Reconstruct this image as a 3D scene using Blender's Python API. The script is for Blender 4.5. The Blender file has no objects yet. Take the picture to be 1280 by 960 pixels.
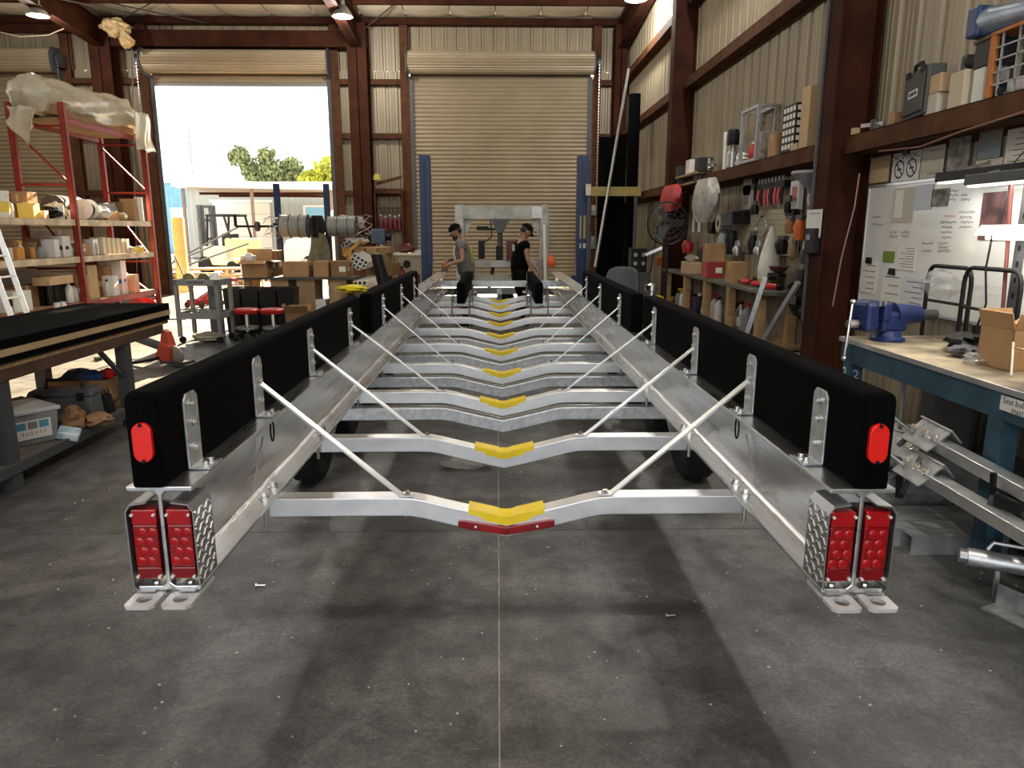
import bpy, bmesh, math, random
from mathutils import Vector, Matrix, Euler

# ------------------------------------------------------------------ camera, world, sun, exposure
scene = bpy.context.scene
COL = scene.collection
R = math.radians
PI = math.pi
CAM_H = 1.62
PITCH, YAW, FPX = R(12.04), R(1.135), 900.0
cam_d = bpy.data.cameras.new('camera')
cam_d.sensor_width = 36.0
cam_d.lens = FPX / 1280.0 * 36.0
cam_d.clip_end = 400
cam_o = bpy.data.objects.new('camera', cam_d)
COL.objects.link(cam_o)
cam_o.location = (0, 0, CAM_H)
cam_o.rotation_euler = (PI / 2 - PITCH, 0, -YAW)
scene.camera = cam_o

world = bpy.data.worlds.new('sky')
scene.world = world
world.use_nodes = True
wn = world.node_tree.nodes
wn['Background'].inputs['Color'].default_value = (0.94, 0.97, 1.0, 1)
wn['Background'].inputs['Strength'].default_value = 2.35

sun_d = bpy.data.lights.new('sun', 'SUN')
sun_d.energy = 48.0
sun_d.color = (1.0, 0.80, 0.52)
sun_d.angle = R(0.6)
sun_o = bpy.data.objects.new('sun', sun_d)
COL.objects.link(sun_o)
SUN_AZ, SUN_EL = R(-2.0), R(19)          # from behind the back wall, a little to the right
sdir = Vector((-math.sin(SUN_AZ) * math.cos(SUN_EL), -math.cos(SUN_AZ) * math.cos(SUN_EL), -math.sin(SUN_EL)))
sun_o.rotation_euler = sdir.to_track_quat('-Z', 'Y').to_euler()

scene.view_settings.view_transform = 'Standard'
scene.view_settings.look = 'None'
scene.view_settings.exposure = 0.0
scene.view_settings.gamma = 1.0
scene.view_settings.use_curve_mapping = False
try:
    scene.cycles.max_bounces = 6
    scene.cycles.diffuse_bounces = 3
    scene.cycles.glossy_bounces = 3
    scene.cycles.transmission_bounces = 4
    scene.cycles.transparent_max_bounces = 6
    scene.cycles.sample_clamp_indirect = 4.0
    scene.cycles.caustics_reflective = False
    scene.cycles.caustics_refractive = False
except Exception:
    pass

# ------------------------------------------------------------------ helpers
rnd = random.Random(7)
_fw = Vector((math.sin(YAW) * math.cos(PITCH), math.cos(YAW) * math.cos(PITCH), -math.sin(PITCH)))
_rt = Vector((math.cos(YAW), -math.sin(YAW), 0))
_up = _rt.cross(_fw)

def at(px, py, X=None, Y=None, Z=None):
    """point of the place seen at a photo pixel, on a plane X=, Y= or Z="""
    d = _fw + _rt * ((px - 640) / FPX) - _up * ((py - 480) / FPX)
    if X is not None: t = X / d.x
    elif Y is not None: t = Y / d.y
    else: t = (Z - CAM_H) / d.z
    return Vector((0, 0, CAM_H)) + d * t

def tag(o, label=None, cat=None, group=None, kind=None):
    if label: o['label'] = label
    if cat: o['category'] = cat
    if group: o['group'] = group
    if kind: o['kind'] = kind
    return o

def thing(name, label, cat, loc=(0, 0, 0), rz=0.0, group=None, kind=None, tilt=None):
    o = bpy.data.objects.new(name, None)
    o.empty_display_size = 0.1
    COL.objects.link(o)
    o.location = loc
    o.rotation_euler = (tilt[0], tilt[1], rz) if tilt else (0, 0, rz)
    return tag(o, label, cat, group, kind)

def rotm(rot):
    if rot is None: return Matrix.Identity(3)
    if isinstance(rot, (int, float)): return Matrix.Rotation(rot, 3, 'Z')
    if isinstance(rot, Matrix): return rot
    return Euler(rot).to_matrix()

class MB:
    """collects shapes; build() links them as one mesh object"""
    def __init__(s):
        s.v, s.f, s.m = [], [], []
    def add(s, vs, fs, mi=0):
        b = len(s.v)
        s.v += [tuple(v) for v in vs]
        s.f += [tuple(b + i for i in f) for f in fs]
        s.m += [mi] * len(fs)
        return s
    def box(s, c, d, rot=None, mi=0, taper=1.0):
        m = rotm(rot); c = Vector(c); hx, hy, hz = d[0] / 2, d[1] / 2, d[2] / 2
        vs = []
        for z in (-1, 1):
            k = taper if z > 0 else 1.0
            for x, y in ((-1, -1), (1, -1), (1, 1), (-1, 1)):
                vs.append(c + m @ Vector((x * hx * k, y * hy * k, z * hz)))
        return s.add(vs, [(3, 2, 1, 0), (4, 5, 6, 7), (0, 1, 5, 4), (1, 2, 6, 5), (2, 3, 7, 6), (3, 0, 4, 7)], mi)
    def bx(s, x0, x1, y0, y1, z0, z1, mi=0):
        return s.box(((x0 + x1) / 2, (y0 + y1) / 2, (z0 + z1) / 2), (abs(x1 - x0), abs(y1 - y0), abs(z1 - z0)), None, mi)
    def bar(s, p0, p1, w, h, mi=0, roll=0.0):
        """rectangular bar from p0 to p1; w across (horizontal), h the other way"""
        p0, p1 = Vector(p0), Vector(p1); d = (p1 - p0); L = d.length; d.normalize()
        u = d.cross(Vector((0, 0, 1)))
        if u.length < 1e-4: u = Vector((1, 0, 0))
        u.normalize(); n = u.cross(d)
        if roll:
            q = Matrix.Rotation(roll, 3, d); u = q @ u; n = q @ n
        vs = []
        for p in (p0, p1):
            for a, b in ((-1, -1), (1, -1), (1, 1), (-1, 1)):
                vs.append(p + u * (a * w / 2) + n * (b * h / 2))
        return s.add(vs, [(0, 1, 2, 3), (7, 6, 5, 4), (0, 4, 5, 1), (1, 5, 6, 2), (2, 6, 7, 3), (3, 7, 4, 0)], mi)
    def cyl(s, p0, p1, r0, r1=None, n=12, cap=True, mi=0):
        if r1 is None: r1 = r0
        return s.tube([p0, p1], [r0, r1], n, cap, mi)
    def tube(s, path, r, n=8, cap=True, mi=0, closed=False):
        P = [Vector(p) for p in path]; k = len(P)
        if not isinstance(r, (list, tuple)): r = [r] * k
        prev = None; rings = []
        for i, p in enumerate(P):
            if closed: d = P[(i + 1) % k] - P[i - 1]
            else: d = P[min(i + 1, k - 1)] - P[max(i - 1, 0)]
            if d.length < 1e-9: d = Vector((0, 0, 1))
            d.normalize()
            if prev is None:
                u = d.cross(Vector((0, 0, 1)))
                if u.length < 1e-3: u = d.cross(Vector((1, 0, 0)))
            else:
                u = prev - d * prev.dot(d)
                if u.length < 1e-4: u = d.cross(Vector((0.3, 0.9, 0.1)))
            u.normalize(); prev = u; w = d.cross(u)
            rings.append([p + (u * math.cos(2 * PI * j / n) + w * math.sin(2 * PI * j / n)) * r[i] for j in range(n)])
        vs = [v for q in rings for v in q]; fs = []
        for i in range(k if closed else k - 1):
            a, b = i * n, ((i + 1) % k) * n
            for j in range(n):
                fs.append((a + j, a + (j + 1) % n, b + (j + 1) % n, b + j))
        if cap and not closed:
            fs.append(tuple(range(n - 1, -1, -1))); fs.append(tuple((k - 1) * n + j for j in range(n)))
        return s.add(vs, fs, mi)
    def prism(s, poly, axis, a, b, mi=0):
        """2-D outline extruded along axis x, y or z from a to b; outline in the other two axes in order"""
        def pt(u, v, w):
            return {'x': (w, u, v), 'y': (u, w, v), 'z': (u, v, w)}[axis]
        n = len(poly)
        vs = [pt(u, v, a) for u, v in poly] + [pt(u, v, b) for u, v in poly]
        fs = [(i, (i + 1) % n, n + (i + 1) % n, n + i) for i in range(n)]
        fs += [tuple(range(n - 1, -1, -1)), tuple(range(n, 2 * n))]
        return s.add(vs, fs, mi)
    def lathe(s, prof, c=(0, 0, 0), n=16, axis='z', mi=0):
        c = Vector(c); vs = []; k = len(prof)
        for r, h in prof:
            for j in range(n):
                a = 2 * PI * j / n; x, y = r * math.cos(a), r * math.sin(a)
                vs.append(c + Vector({'z': (x, y, h), 'x': (h, x, y), 'y': (x, h, y)}[axis]))
        fs = []
        for i in range(k - 1):
            for j in range(n):
                fs.append((i * n + j, i * n + (j + 1) % n, (i + 1) * n + (j + 1) % n, (i + 1) * n + j))
        if prof[0][0] > 1e-5: fs.append(tuple(range(n - 1, -1, -1)))
        if prof[-1][0] > 1e-5: fs.append(tuple((k - 1) * n + j for j in range(n)))
        return s.add(vs, fs, mi)
    def sph(s, c, r, n=12, m=8, rot=None, mi=0, jit=0.0):
        if not isinstance(r, (list, tuple)): r = (r, r, r)
        q = rotm(rot); c = Vector(c); vs = []
        for i in range(m + 1):
            t = PI * i / m
            for j in range(n):
                a = 2 * PI * j / n
                k = 1 + (rnd.uniform(-jit, jit) if jit else 0)
                vs.append(c + q @ Vector((r[0] * math.sin(t) * math.cos(a) * k, r[1] * math.sin(t) * math.sin(a) * k, r[2] * math.cos(t) * k)))
        fs = [(i * n + j, (i + 1) * n + j, (i + 1) * n + (j + 1) % n, i * n + (j + 1) % n) for i in range(m) for j in range(n)]
        return s.add(vs, fs, mi)
    def quad(s, a, b, c, d, mi=0):
        return s.add([a, b, c, d], [(0, 1, 2, 3)], mi)
    def grid(s, fn, nu, nv, mi=0, wrap=False):
        vs = [fn(i / (nu if wrap else nu - 1), j / (nv - 1)) for i in range(nu) for j in range(nv)]
        fs = [((i % nu) * nv + j, ((i + 1) % nu) * nv + j, ((i + 1) % nu) * nv + j + 1, (i % nu) * nv + j + 1)
              for i in range(nu if wrap else nu - 1) for j in range(nv - 1)]
        return s.add(vs, fs, mi)
    def mesh(s, name, mats, smooth=False):
        me = bpy.data.meshes.new(name)
        me.from_pydata(s.v, [], s.f)
        for m in mats: me.materials.append(m)
        if len(mats) > 1: me.polygons.foreach_set('material_index', s.m)
        bm = bmesh.new(); bm.from_mesh(me)
        bmesh.ops.recalc_face_normals(bm, faces=bm.faces); bm.to_mesh(me); bm.free()
        if smooth:
            me.polygons.foreach_set('use_smooth', [True] * len(me.polygons))
            me.set_sharp_from_angle(angle=0.7 if smooth is True else smooth)
        me.update()
        return me
    def build(s, name, mat, parent=None, smooth=False, bevel=0.0, loc=None, rz=0.0, label=None, solid=0.0, seg=2, subsurf=0, kind=None):
        mats = list(mat) if isinstance(mat, (list, tuple)) else [mat]
        o = bpy.data.objects.new(name, s.mesh(name, mats, smooth))
        COL.objects.link(o)
        if parent is not None: o.parent = parent
        if loc is not None: o.location = loc
        if rz: o.rotation_euler = (0, 0, rz)
        if solid:
            q = o.modifiers.new('solid', 'SOLIDIFY'); q.thickness = solid; q.offset = 0
        if bevel:
            q = o.modifiers.new('bevel', 'BEVEL'); q.width = bevel; q.segments = seg; q.limit_method = 'ANGLE'; q.angle_limit = 0.6
        if subsurf:
            q = o.modifiers.new('sub', 'SUBSURF'); q.levels = subsurf; q.render_levels = subsurf
        if label: o['label'] = label
        if kind: o['kind'] = kind
        return o

def inst(src, name=None, parent=None, loc=None, rot=None, label=None):
    """a copy that shares the mesh"""
    o = src.copy(); COL.objects.link(o); o.parent = parent
    if loc is not None: o.location = loc
    if rot is not None: o.rotation_euler = rot
    if label: o['label'] = label
    return o

def copy_tree(o, parent=None):
    c = o.copy(); COL.objects.link(c)
    if parent is not None: c.parent = parent
    for ch in list(o.children): copy_tree(ch, c)
    return c

def single(name, label, cat, mb, mat, loc=(0, 0, 0), rz=0.0, group=None, **kw):
    o = mb.build(name, mat, loc=loc, rz=rz, **kw)
    return tag(o, label, cat, group)

def wob(seed=None):
    return (rnd if seed is None else random.Random(seed)).uniform(-1, 1)

def text(name, body, size, mat, parent, loc, rot, align='CENTER', ext=0.0008, label=None):
    cu = bpy.data.curves.new(name, 'FONT'); cu.body = body; cu.size = size
    cu.align_x = align; cu.align_y = 'CENTER'; cu.extrude = ext; cu.resolution_u = 2
    t = bpy.data.objects.new(name + '_curve', cu); COL.objects.link(t)
    bpy.context.view_layer.update()
    me = bpy.data.meshes.new_from_object(t.evaluated_get(bpy.context.evaluated_depsgraph_get()))
    bpy.data.objects.remove(t)
    o = bpy.data.objects.new(name, me); COL.objects.link(o)
    me.materials.clear(); me.materials.append(mat)
    o.parent = parent; o.location = loc; o.rotation_euler = rot
    if label: o['label'] = label
    return o

# ------------------------------------------------------------------ materials (all procedural)
_M = {}
def M(key, col=(0.5, 0.5, 0.5), rough=0.5, metal=0.0, var=0.0, scale=8.0, bump=0.0, bscale=None, col2=None,
      trans=0.0, emit=0.0, alpha=1.0, stretch=None, rvar=0.0, coat=0.0, sheen=0.0, spec=None, detail=4.0):
    if key in _M: return _M[key]
    m = bpy.data.materials.new(key); m.use_nodes = True
    nt = m.node_tree; N, L = nt.nodes, nt.links
    b = N['Principled BSDF']
    b.inputs['Base Color'].default_value = (*col, 1)
    b.inputs['Roughness'].default_value = rough
    b.inputs['Metallic'].default_value = metal
    b.inputs['Transmission Weight'].default_value = trans
    b.inputs['Coat Weight'].default_value = coat
    b.inputs['Sheen Weight'].default_value = sheen
    if spec is not None: b.inputs['Specular IOR Level'].default_value = spec
    if alpha < 1: b.inputs['Alpha'].default_value = alpha
    if emit:
        b.inputs['Emission Color'].default_value = (*col, 1); b.inputs['Emission Strength'].default_value = emit
    if var or bump or col2 or rvar:
        tc = N.new('ShaderNodeTexCoord'); mp = N.new('ShaderNodeMapping')
        L.new(tc.outputs['Object'], mp.inputs['Vector'])
        if stretch: mp.inputs['Scale'].default_value = stretch
        nz = N.new('ShaderNodeTexNoise'); nz.inputs['Scale'].default_value = scale; nz.inputs['Detail'].default_value = detail
        L.new(mp.outputs['Vector'], nz.inputs['Vector'])
        if var or col2:
            rp = N.new('ShaderNodeValToRGB')
            c1 = tuple(max(0, c * (1 - var)) for c in col); c2 = col2 or tuple(min(1, c * (1 + var)) for c in col)
            rp.color_ramp.elements[0].position = 0.35; rp.color_ramp.elements[1].position = 0.68
            rp.color_ramp.elements[0].color = (*c1, 1); rp.color_ramp.elements[1].color = (*c2, 1)
            L.new(nz.outputs['Fac'], rp.inputs['Fac']); L.new(rp.outputs['Color'], b.inputs['Base Color'])
        if rvar:
            mr = N.new('ShaderNodeMapRange'); mr.inputs['To Min'].default_value = max(0.02, rough - rvar); mr.inputs['To Max'].default_value = min(1, rough + rvar)
            L.new(nz.outputs['Fac'], mr.inputs['Value']); L.new(mr.outputs['Result'], b.inputs['Roughness'])
        if bump:
            n2 = N.new('ShaderNodeTexNoise'); n2.inputs['Scale'].default_value = bscale or scale * 3; n2.inputs['Detail'].default_value = 3
            L.new(mp.outputs['Vector'], n2.inputs['Vector'])
            bp = N.new('ShaderNodeBump'); bp.inputs['Strength'].default_value = bump; bp.inputs['Distance'].default_value = 0.01
            L.new(n2.outputs['Fac'], bp.inputs['Height']); L.new(bp.outputs['Normal'], b.inputs['Normal'])
    _M[key] = m
    return m

def concrete():
    m = bpy.data.materials.new('concrete'); m.use_nodes = True
    nt = m.node_tree; N, L = nt.nodes, nt.links; b = N['Principled BSDF']
    tc = N.new('ShaderNodeTexCoord')
    def noise(sc, det=5, rough=0.6, dist=0.0):
        n = N.new('ShaderNodeTexNoise'); n.inputs['Scale'].default_value = sc; n.inputs['Detail'].default_value = det
        n.inputs['Roughness'].default_value = rough; n.inputs['Distortion'].default_value = dist
        L.new(tc.outputs['Object'], n.inputs['Vector']); return n
    def ramp(src, p0, c0, p1, c1):
        r = N.new('ShaderNodeValToRGB'); e = r.color_ramp.elements
        e[0].position, e[1].position = p0, p1; e[0].color = (*c0, 1); e[1].color = (*c1, 1)
        L.new(src, r.inputs['Fac']); return r
    def mix(kind, a, c, fac=1.0, facs=None):
        x = N.new('ShaderNodeMix'); x.data_type = 'RGBA'; x.blend_type = kind; x.inputs['Factor'].default_value = fac
        if facs: L.new(facs, x.inputs['Factor'])
        L.new(a, x.inputs['A'])
        if isinstance(c, tuple): x.inputs['B'].default_value = (*c, 1)
        else: L.new(c, x.inputs['B'])
        return x.outputs['Result']
    big = ramp(noise(0.9, 6, 0.62, 0.6).outputs['Fac'], 0.34, (0.046, 0.047, 0.047), 0.70, (0.150, 0.150, 0.146))
    mid = ramp(noise(5, 6, 0.7, 0.3).outputs['Fac'], 0.3, (0.40, 0.40, 0.40), 0.70, (1.60, 1.60, 1.60))
    c = mix('MULTIPLY', big.outputs['Color'], mid.outputs['Color'])
    fine = ramp(noise(55, 5, 0.8).outputs['Fac'], 0.32, (0.5, 0.5, 0.5), 0.70, (1.5, 1.5, 1.5))
    c = mix('MULTIPLY', c, fine.outputs['Color'])
    # oil stains
    c = mix('MULTIPLY', c, ramp(noise(1.3, 4, 0.6, 1.0).outputs['Fac'], 0.28, (0.45, 0.44, 0.42), 0.45, (1, 1, 1)).outputs['Color'])
    # brown tint
    c = mix('MULTIPLY', c, ramp(noise(0.6, 3, 0.5, 0.4).outputs['Fac'], 0.45, (1, 1, 1), 0.75, (1.05, 0.99, 0.90)).outputs['Color'])
    # pale specks
    vo = N.new('ShaderNodeTexVoronoi'); vo.inputs['Scale'].default_value = 34; L.new(tc.outputs['Object'], vo.inputs['Vector'])
    sp = ramp(vo.outputs['Distance'], 0.03, (1, 1, 1), 0.075, (0, 0, 0))
    gate = ramp(noise(9, 2, 0.5).outputs['Fac'], 0.50, (0, 0, 0), 0.58, (1, 1, 1))
    spk = mix('MULTIPLY', sp.outputs['Color'], gate.outputs['Color'])
    c = mix('MIX', c, (0.55, 0.54, 0.51), facs=spk)
    # scratches
    mp = N.new('ShaderNodeMapping'); mp.inputs['Scale'].default_value = (3, 60, 1); mp.inputs['Rotation'].default_value = (0, 0, 0.7)
    L.new(tc.outputs['Object'], mp.inputs['Vector'])
    sn = N.new('ShaderNodeTexNoise'); sn.inputs['Scale'].default_value = 1.6; sn.inputs['Detail'].default_value = 2; L.new(mp.outputs['Vector'], sn.inputs['Vector'])
    sc = ramp(sn.outputs['Fac'], 0.71, (0, 0, 0), 0.78, (0.5, 0.5, 0.5))
    c = mix('MIX', c, (0.42, 0.41, 0.39), facs=sc.outputs['Color'])
    L.new(c, b.inputs['Base Color'])
    rr = N.new('ShaderNodeMapRange'); rr.inputs['To Min'].default_value = 0.30; rr.inputs['To Max'].default_value = 0.62
    L.new(noise(2.2, 5, 0.6).outputs['Fac'], rr.inputs['Value']); L.new(rr.outputs['Result'], b.inputs['Roughness'])
    bp = N.new('ShaderNodeBump'); bp.inputs['Strength'].default_value = 0.18; bp.inputs['Distance'].default_value = 0.006
    L.new(noise(38, 5, 0.7).outputs['Fac'], bp.inputs['Height']); L.new(bp.outputs['Normal'], b.inputs['Normal'])
    return m
CONC = concrete()
ALUM = M('aluminium', (0.80, 0.81, 0.82), 0.30, 1.0, var=0.10, scale=6, rvar=0.10, stretch=(6, 0.5, 6), bump=0.05, bscale=40)
ALUMW = M('aluminium_mill', (0.93, 0.95, 0.98), 0.42, 1.0, var=0.07, scale=9, rvar=0.10)
GALV = M('galvanised_steel', (0.66, 0.68, 0.70), 0.42, 0.9, var=0.16, scale=30, rvar=0.12)
GALVD = M('galvanised_dull', (0.40, 0.41, 0.42), 0.55, 0.7, var=0.25, scale=18, rvar=0.1)
CARPET = M('bunk_carpet', (0.0022, 0.0022, 0.0026), 0.95, 0, var=0.5, scale=150, bump=0.5, bscale=260, spec=0.06)
REDLENS = M('red_lens', (0.30, 0.002, 0.006), 0.10, 0, coat=0.6, var=0.25, scale=30)
REDDEEP = M('red_lens_lower', (0.22, 0.002, 0.006), 0.15, 0, coat=0.5)
REDREFL = M('red_reflector', (0.95, 0.015, 0.010), 0.25, 0, coat=0.4, var=0.06, scale=200)
REDWIN = M('red_lens_window', (0.46, 0.004, 0.008), 0.12, 0, coat=0.5)
YELLOW = M('yellow_poly', (0.95, 0.70, 0.008), 0.42, 0, var=0.08, scale=12)
BLACK = M('black_plastic', (0.006, 0.006, 0.0065), 0.5, spec=.3)
RUBBER = M('rubber', (0.006, 0.006, 0.006), 0.9, var=0.2, scale=20)
CHROME = M('bright_zinc', (0.82, 0.82, 0.80), 0.22, 1.0)
STEEL = M('plain_steel', (0.45, 0.45, 0.45), 0.4, 0.9, var=0.15, scale=15)
DSTEEL = M('dark_steel', (0.09, 0.09, 0.095), 0.5, 0.6, var=0.2, scale=12)
BROWN = M('red_oxide_steel', (0.046, 0.0145, 0.007), 0.75, 0.0, var=0.28, scale=3.0, spec=.12)
BROWNL = M('red_oxide_girt', (0.095, 0.040, 0.020), 0.75, 0.0, var=0.25, scale=5.0, spec=.12)
TAN = M('wall_sheet', (0.33, 0.275, 0.19), 0.50, 0.2, var=0.13, scale=1.5, stretch=(4, 4, 0.35))
DOORTAN = M('door_curtain', (0.37, 0.295, 0.195), 0.45, 0.15, var=0.08, scale=1.2)
INSUL = M('roof_insulation', (0.82, 0.72, 0.54), 0.7, var=0.12, scale=2)
CARD = M('cardboard', (0.42, 0.25, 0.12), 0.85, var=0.10, scale=4)
CARDD = M('cardboard_dark', (0.27, 0.15, 0.07), 0.85, var=0.12, scale=4)
CARDL = M('cardboard_pale', (0.56, 0.40, 0.23), 0.85, var=0.08, scale=4)
WOOD = M('timber', (0.42, 0.27, 0.13), 0.7, var=0.25, scale=4, stretch=(1, 8, 8))
PLY = M('plywood', (0.36, 0.25, 0.13), 0.75, var=0.28, scale=3)
PAPER = M('paper', (0.80, 0.79, 0.75), 0.8, var=0.03, scale=5)
WHITE = M('white_plastic', (0.80, 0.79, 0.76), 0.4)
CREAM = M('cream_plastic', (0.78, 0.72, 0.58), 0.5)
INK = M('ink', (0.03, 0.03, 0.035), 0.7)
RACKRED = M('rack_red', (0.24, 0.020, 0.010), 0.5, 0.1, var=0.2, scale=8)
BLUEP = M('blue_paint', (0.012, 0.034, 0.11), 0.4, 0.1, var=0.15, scale=6)
BENCHB = M('bench_blue', (0.030, 0.080, 0.118), 0.55, var=0.25, scale=6)
RED = M('red_paint', (0.50, 0.015, 0.015), 0.35, coat=0.2)
ORANGE = M('orange_paint', (0.75, 0.16, 0.02), 0.45)
GREYP = M('grey_paint', (0.26, 0.27, 0.28), 0.5, 0.1, var=0.12, scale=7)
GREYD = M('dark_grey', (0.07, 0.072, 0.078), 0.55, var=0.1, scale=7)
FILM = M('plastic_film', (0.93, 0.88, 0.70), 0.16, var=0.06, scale=6, trans=0.45, alpha=0.80)
FILMC = M('clear_film', (0.80, 0.82, 0.82), 0.15, trans=0.3, alpha=0.35)
CLEARP = M('clear_plastic', (0.62, 0.66, 0.70), 0.25, trans=0.35, alpha=0.6)
# ------------------------------------------------------------------ the setting
XR, XL, YB, YF = 3.2, -14.0, 19.0, -4.6
EAVE, RIDGE_Y, SLOPE = 6.62, 6.5, 1 / 12
def roof_z(y):
    return EAVE + (YB - y) * SLOPE if y > RIDGE_Y else EAVE + (YB - RIDGE_Y) * SLOPE - (RIDGE_Y - y) * SLOPE

def struct(name, label=None):
    o = thing(name, label, None, kind='structure'); return o

# floor: cast slabs with pale saw-cut joints
flo = struct('floor', 'stained grey concrete slab floor of the workshop')
JX = [XL - .1, -6.4, 0.0, XR + .12]; JY = [YF, -0.4, 3.72, 8.6, 13.6, YB + 0.15]
MB().bx(XL - .1, XR + .12, YF - .1, YB + 0.15, -0.2, -0.004).build('joint_filler', M('joint_filler', (0.46, 0.44, 0.40), 0.8, var=0.3, scale=14), flo)
for i in range(len(JX) - 1):
    for j in range(len(JY) - 1):
        g = 0.0025
        MB().bx(JX[i] + g, JX[i + 1] - g, JY[j] + g, JY[j + 1] - g, -0.1, 0.0).build('slab', CONC, flo)

# ribbed wall sheets -------------------------------------------------------
def sheet_profile(w):
    pts = []; y = 0.0; pitch = 0.3
    n = max(1, round(w / pitch)); p = w / n
    for k in range(n):
        b = k * p
        pts += [(b, 0), (b + p * .10, 0), (b + p * .18, .030), (b + p * .34, .030), (b + p * .42, 0),
                (b + p * .58, 0), (b + p * .61, .006), (b + p * .66, .006), (b + p * .69, 0),
                (b + p * .80, 0), (b + p * .83, .006), (b + p * .88, .006), (b + p * .91, 0)]
    pts.append((w, 0))
    return pts
def sheet_mesh(w, z0, z1):
    mb = MB(); pr = sheet_profile(w); n = len(pr)
    vs = [(x, d, z0) for x, d in pr] + [(x, d, z1) for x, d in pr]
    mb.add(vs, [(i, i + 1, n + i + 1, n + i) for i in range(n - 1)])
    return mb
_sheets = {}
def sheet(parent, p, w, z0, z1, face):
    """face: 'y' stands along X on the back wall, 'x' along Y on the right wall (ribs towards outside)"""
    k = (round(w, 3), z0, z1)
    rot = (0, 0, 0) if face == 'y' else (0, 0, -PI / 2) if face == 'x' else (0, 0, PI / 2)
    if k not in _sheets:
        o = sheet_mesh(w, z0, z1).build('wall_panel', TAN, parent, solid=0.002)
        _sheets[k] = o
    else:
        o = inst(_sheets[k], parent=parent)
    o.location = p; o.rotation_euler = rot
    return o

# right wall (end wall of the bay)
wr = struct('wall_right', 'ribbed tan steel end wall with brown girts')
n = 27; w = (YB - YF) / n
for k in range(n):
    sheet(wr, (XR, YF + (k + 1) * w, 0), w, 0.0, 7.9, 'x')
MB().bx(XR + .05, XR + .12, YF - .1, YB + .1, 0, 7.9).build('wall_backing', TAN, wr)
def girt(parent, axis, p0, p1, face, z, h=.15, d=.17):
    """C-section girt: web towards the room and two flanges back to the sheet"""
    mb = MB(); t = .006
    if axis == 'y':
        mb.bx(face - d, face - d + t, p0, p1, z - h, z); mb.bx(face - d, face, p0, p1, z - t, z); mb.bx(face - d, face, p0, p1, z - h, z - h + t)
        mb.bx(face - t, face, p0, p1, z - h - .05, z)
    else:
        mb.bx(p0, p1, face - d, face - d + t, z - h, z); mb.bx(p0, p1, face - d, face, z - t, z); mb.bx(p0, p1, face - d, face, z - h, z - h + t)
    return mb.build('girt', BROWNL, parent)
RCOLS = [0.4, 6.5, 12.45]
for z in (2.40, 4.00, 5.25):
    edges = [YF] + RCOLS + [YB - .25]
    for a, b in zip(edges[:-1], edges[1:]):
        girt(wr, 'y', a + .16, b - .16, XR, z, d=.24 if z < 3 else .17)
for yc in RCOLS:
    mb = MB()
    mb.bx(XR - .36, XR - .345, yc - .13, yc + .13, 0, 7.3)
    mb.bx(XR - .015, XR, yc - .13, yc + .13, 0, 7.3)
    mb.bx(XR - .345, XR - .015, yc - .008, yc + .008, 0, 7.3)
    mb.bx(XR - .40, XR, yc - .17, yc + .17, 0, .02)
    mb.build('column', BROWN, wr)

# back wall with its three roller-door openings
wb = struct('wall_back', 'ribbed tan steel wall with brown framing around the roller doors')
D1, D2, D3 = (XL, -10.45), (-8.5, -4.0), (-2.2, 2.4)
ZD = 5.45
def fill(x0, x1, z0, z1):
    k = max(1, round((x1 - x0) / .915)); ww = (x1 - x0) / k
    for i in range(k): sheet(wb, (x0 + i * ww, YB, 0), ww, z0, z1, 'y')
fill(D1[1], D2[0], 0, ZD); fill(D2[1], D3[0], 0, ZD); fill(D3[1], XR, 0, ZD)
fill(XL, XR, ZD, 6.75)
for x0, x1 in ((D1[1], D2[0]), (D2[1], D3[0]), (D3[1], XR)):
    for z in (2.60, 3.98, 5.24):
        girt(wb, 'x', x0 + .02, x1 - .02, YB, z, h=.13)
for x in (D1[1] + .06, D2[0] - .06, D2[1] + .06, D3[0] - .06, D3[1] + .06):   # door jambs
    mb = MB(); mb.bx(x - .10, x + .10, YB - .20, YB - .19, 0, 6.5); mb.bx(x - .008, x + .008, YB - .19, YB + .02, 0, 6.5); mb.bx(x - .1, x + .1, YB, YB + .01, 0, 6.5)
    mb.build('door_jamb', BROWNL, wb)
for xc, wc in ((-3.32, .46), (-9.35, .50), (2.98, .3)):
    mb = MB(); d0 = YB - .62
    mb.bx(xc - wc / 2, xc + wc / 2, d0, d0 + .015, 0, 6.4); mb.bx(xc - wc / 2, xc + wc / 2, YB - .21, YB - .195, 0, 6.4)
    mb.bx(xc - .01, xc + .01, d0, YB - .2, 0, 6.4)
    mb.build('column', BROWN, wb)
MB().bx(-9.6, -3.1, YB - .55, YB - .25, 5.88, 6.24).build('header_beam', BROWN, wb)
MB().bx(XL, -9.2, YB - .4, YB - .22, 6.22, 6.36).build('header_beam', BROWN, wb)
mb = MB(); mb.bx(XL, XR, YB - .28, YB - .02, 6.46, 6.60); mb.build('eave_strut', BROWN, wb)

# left and front walls (out of frame), front one with its wide open door
wl = struct('wall_left'); MB().bx(XL - .1, XL, YF, YB, 0, 7.0).build('wall_panel', TAN, wl)
wf = struct('wall_front')
for x0, x1, z0, z1 in ((XL, -5.4, 0, 7.0), (2.9, XR, 0, 7.0), (-5.4, 2.9, 5.0, 7.7), (XL, -5.4, 7.0, 7.5)):
    MB().bx(x0, x1, YF - .1, YF, z0, z1).build('wall_panel', TAN, wf)

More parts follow.
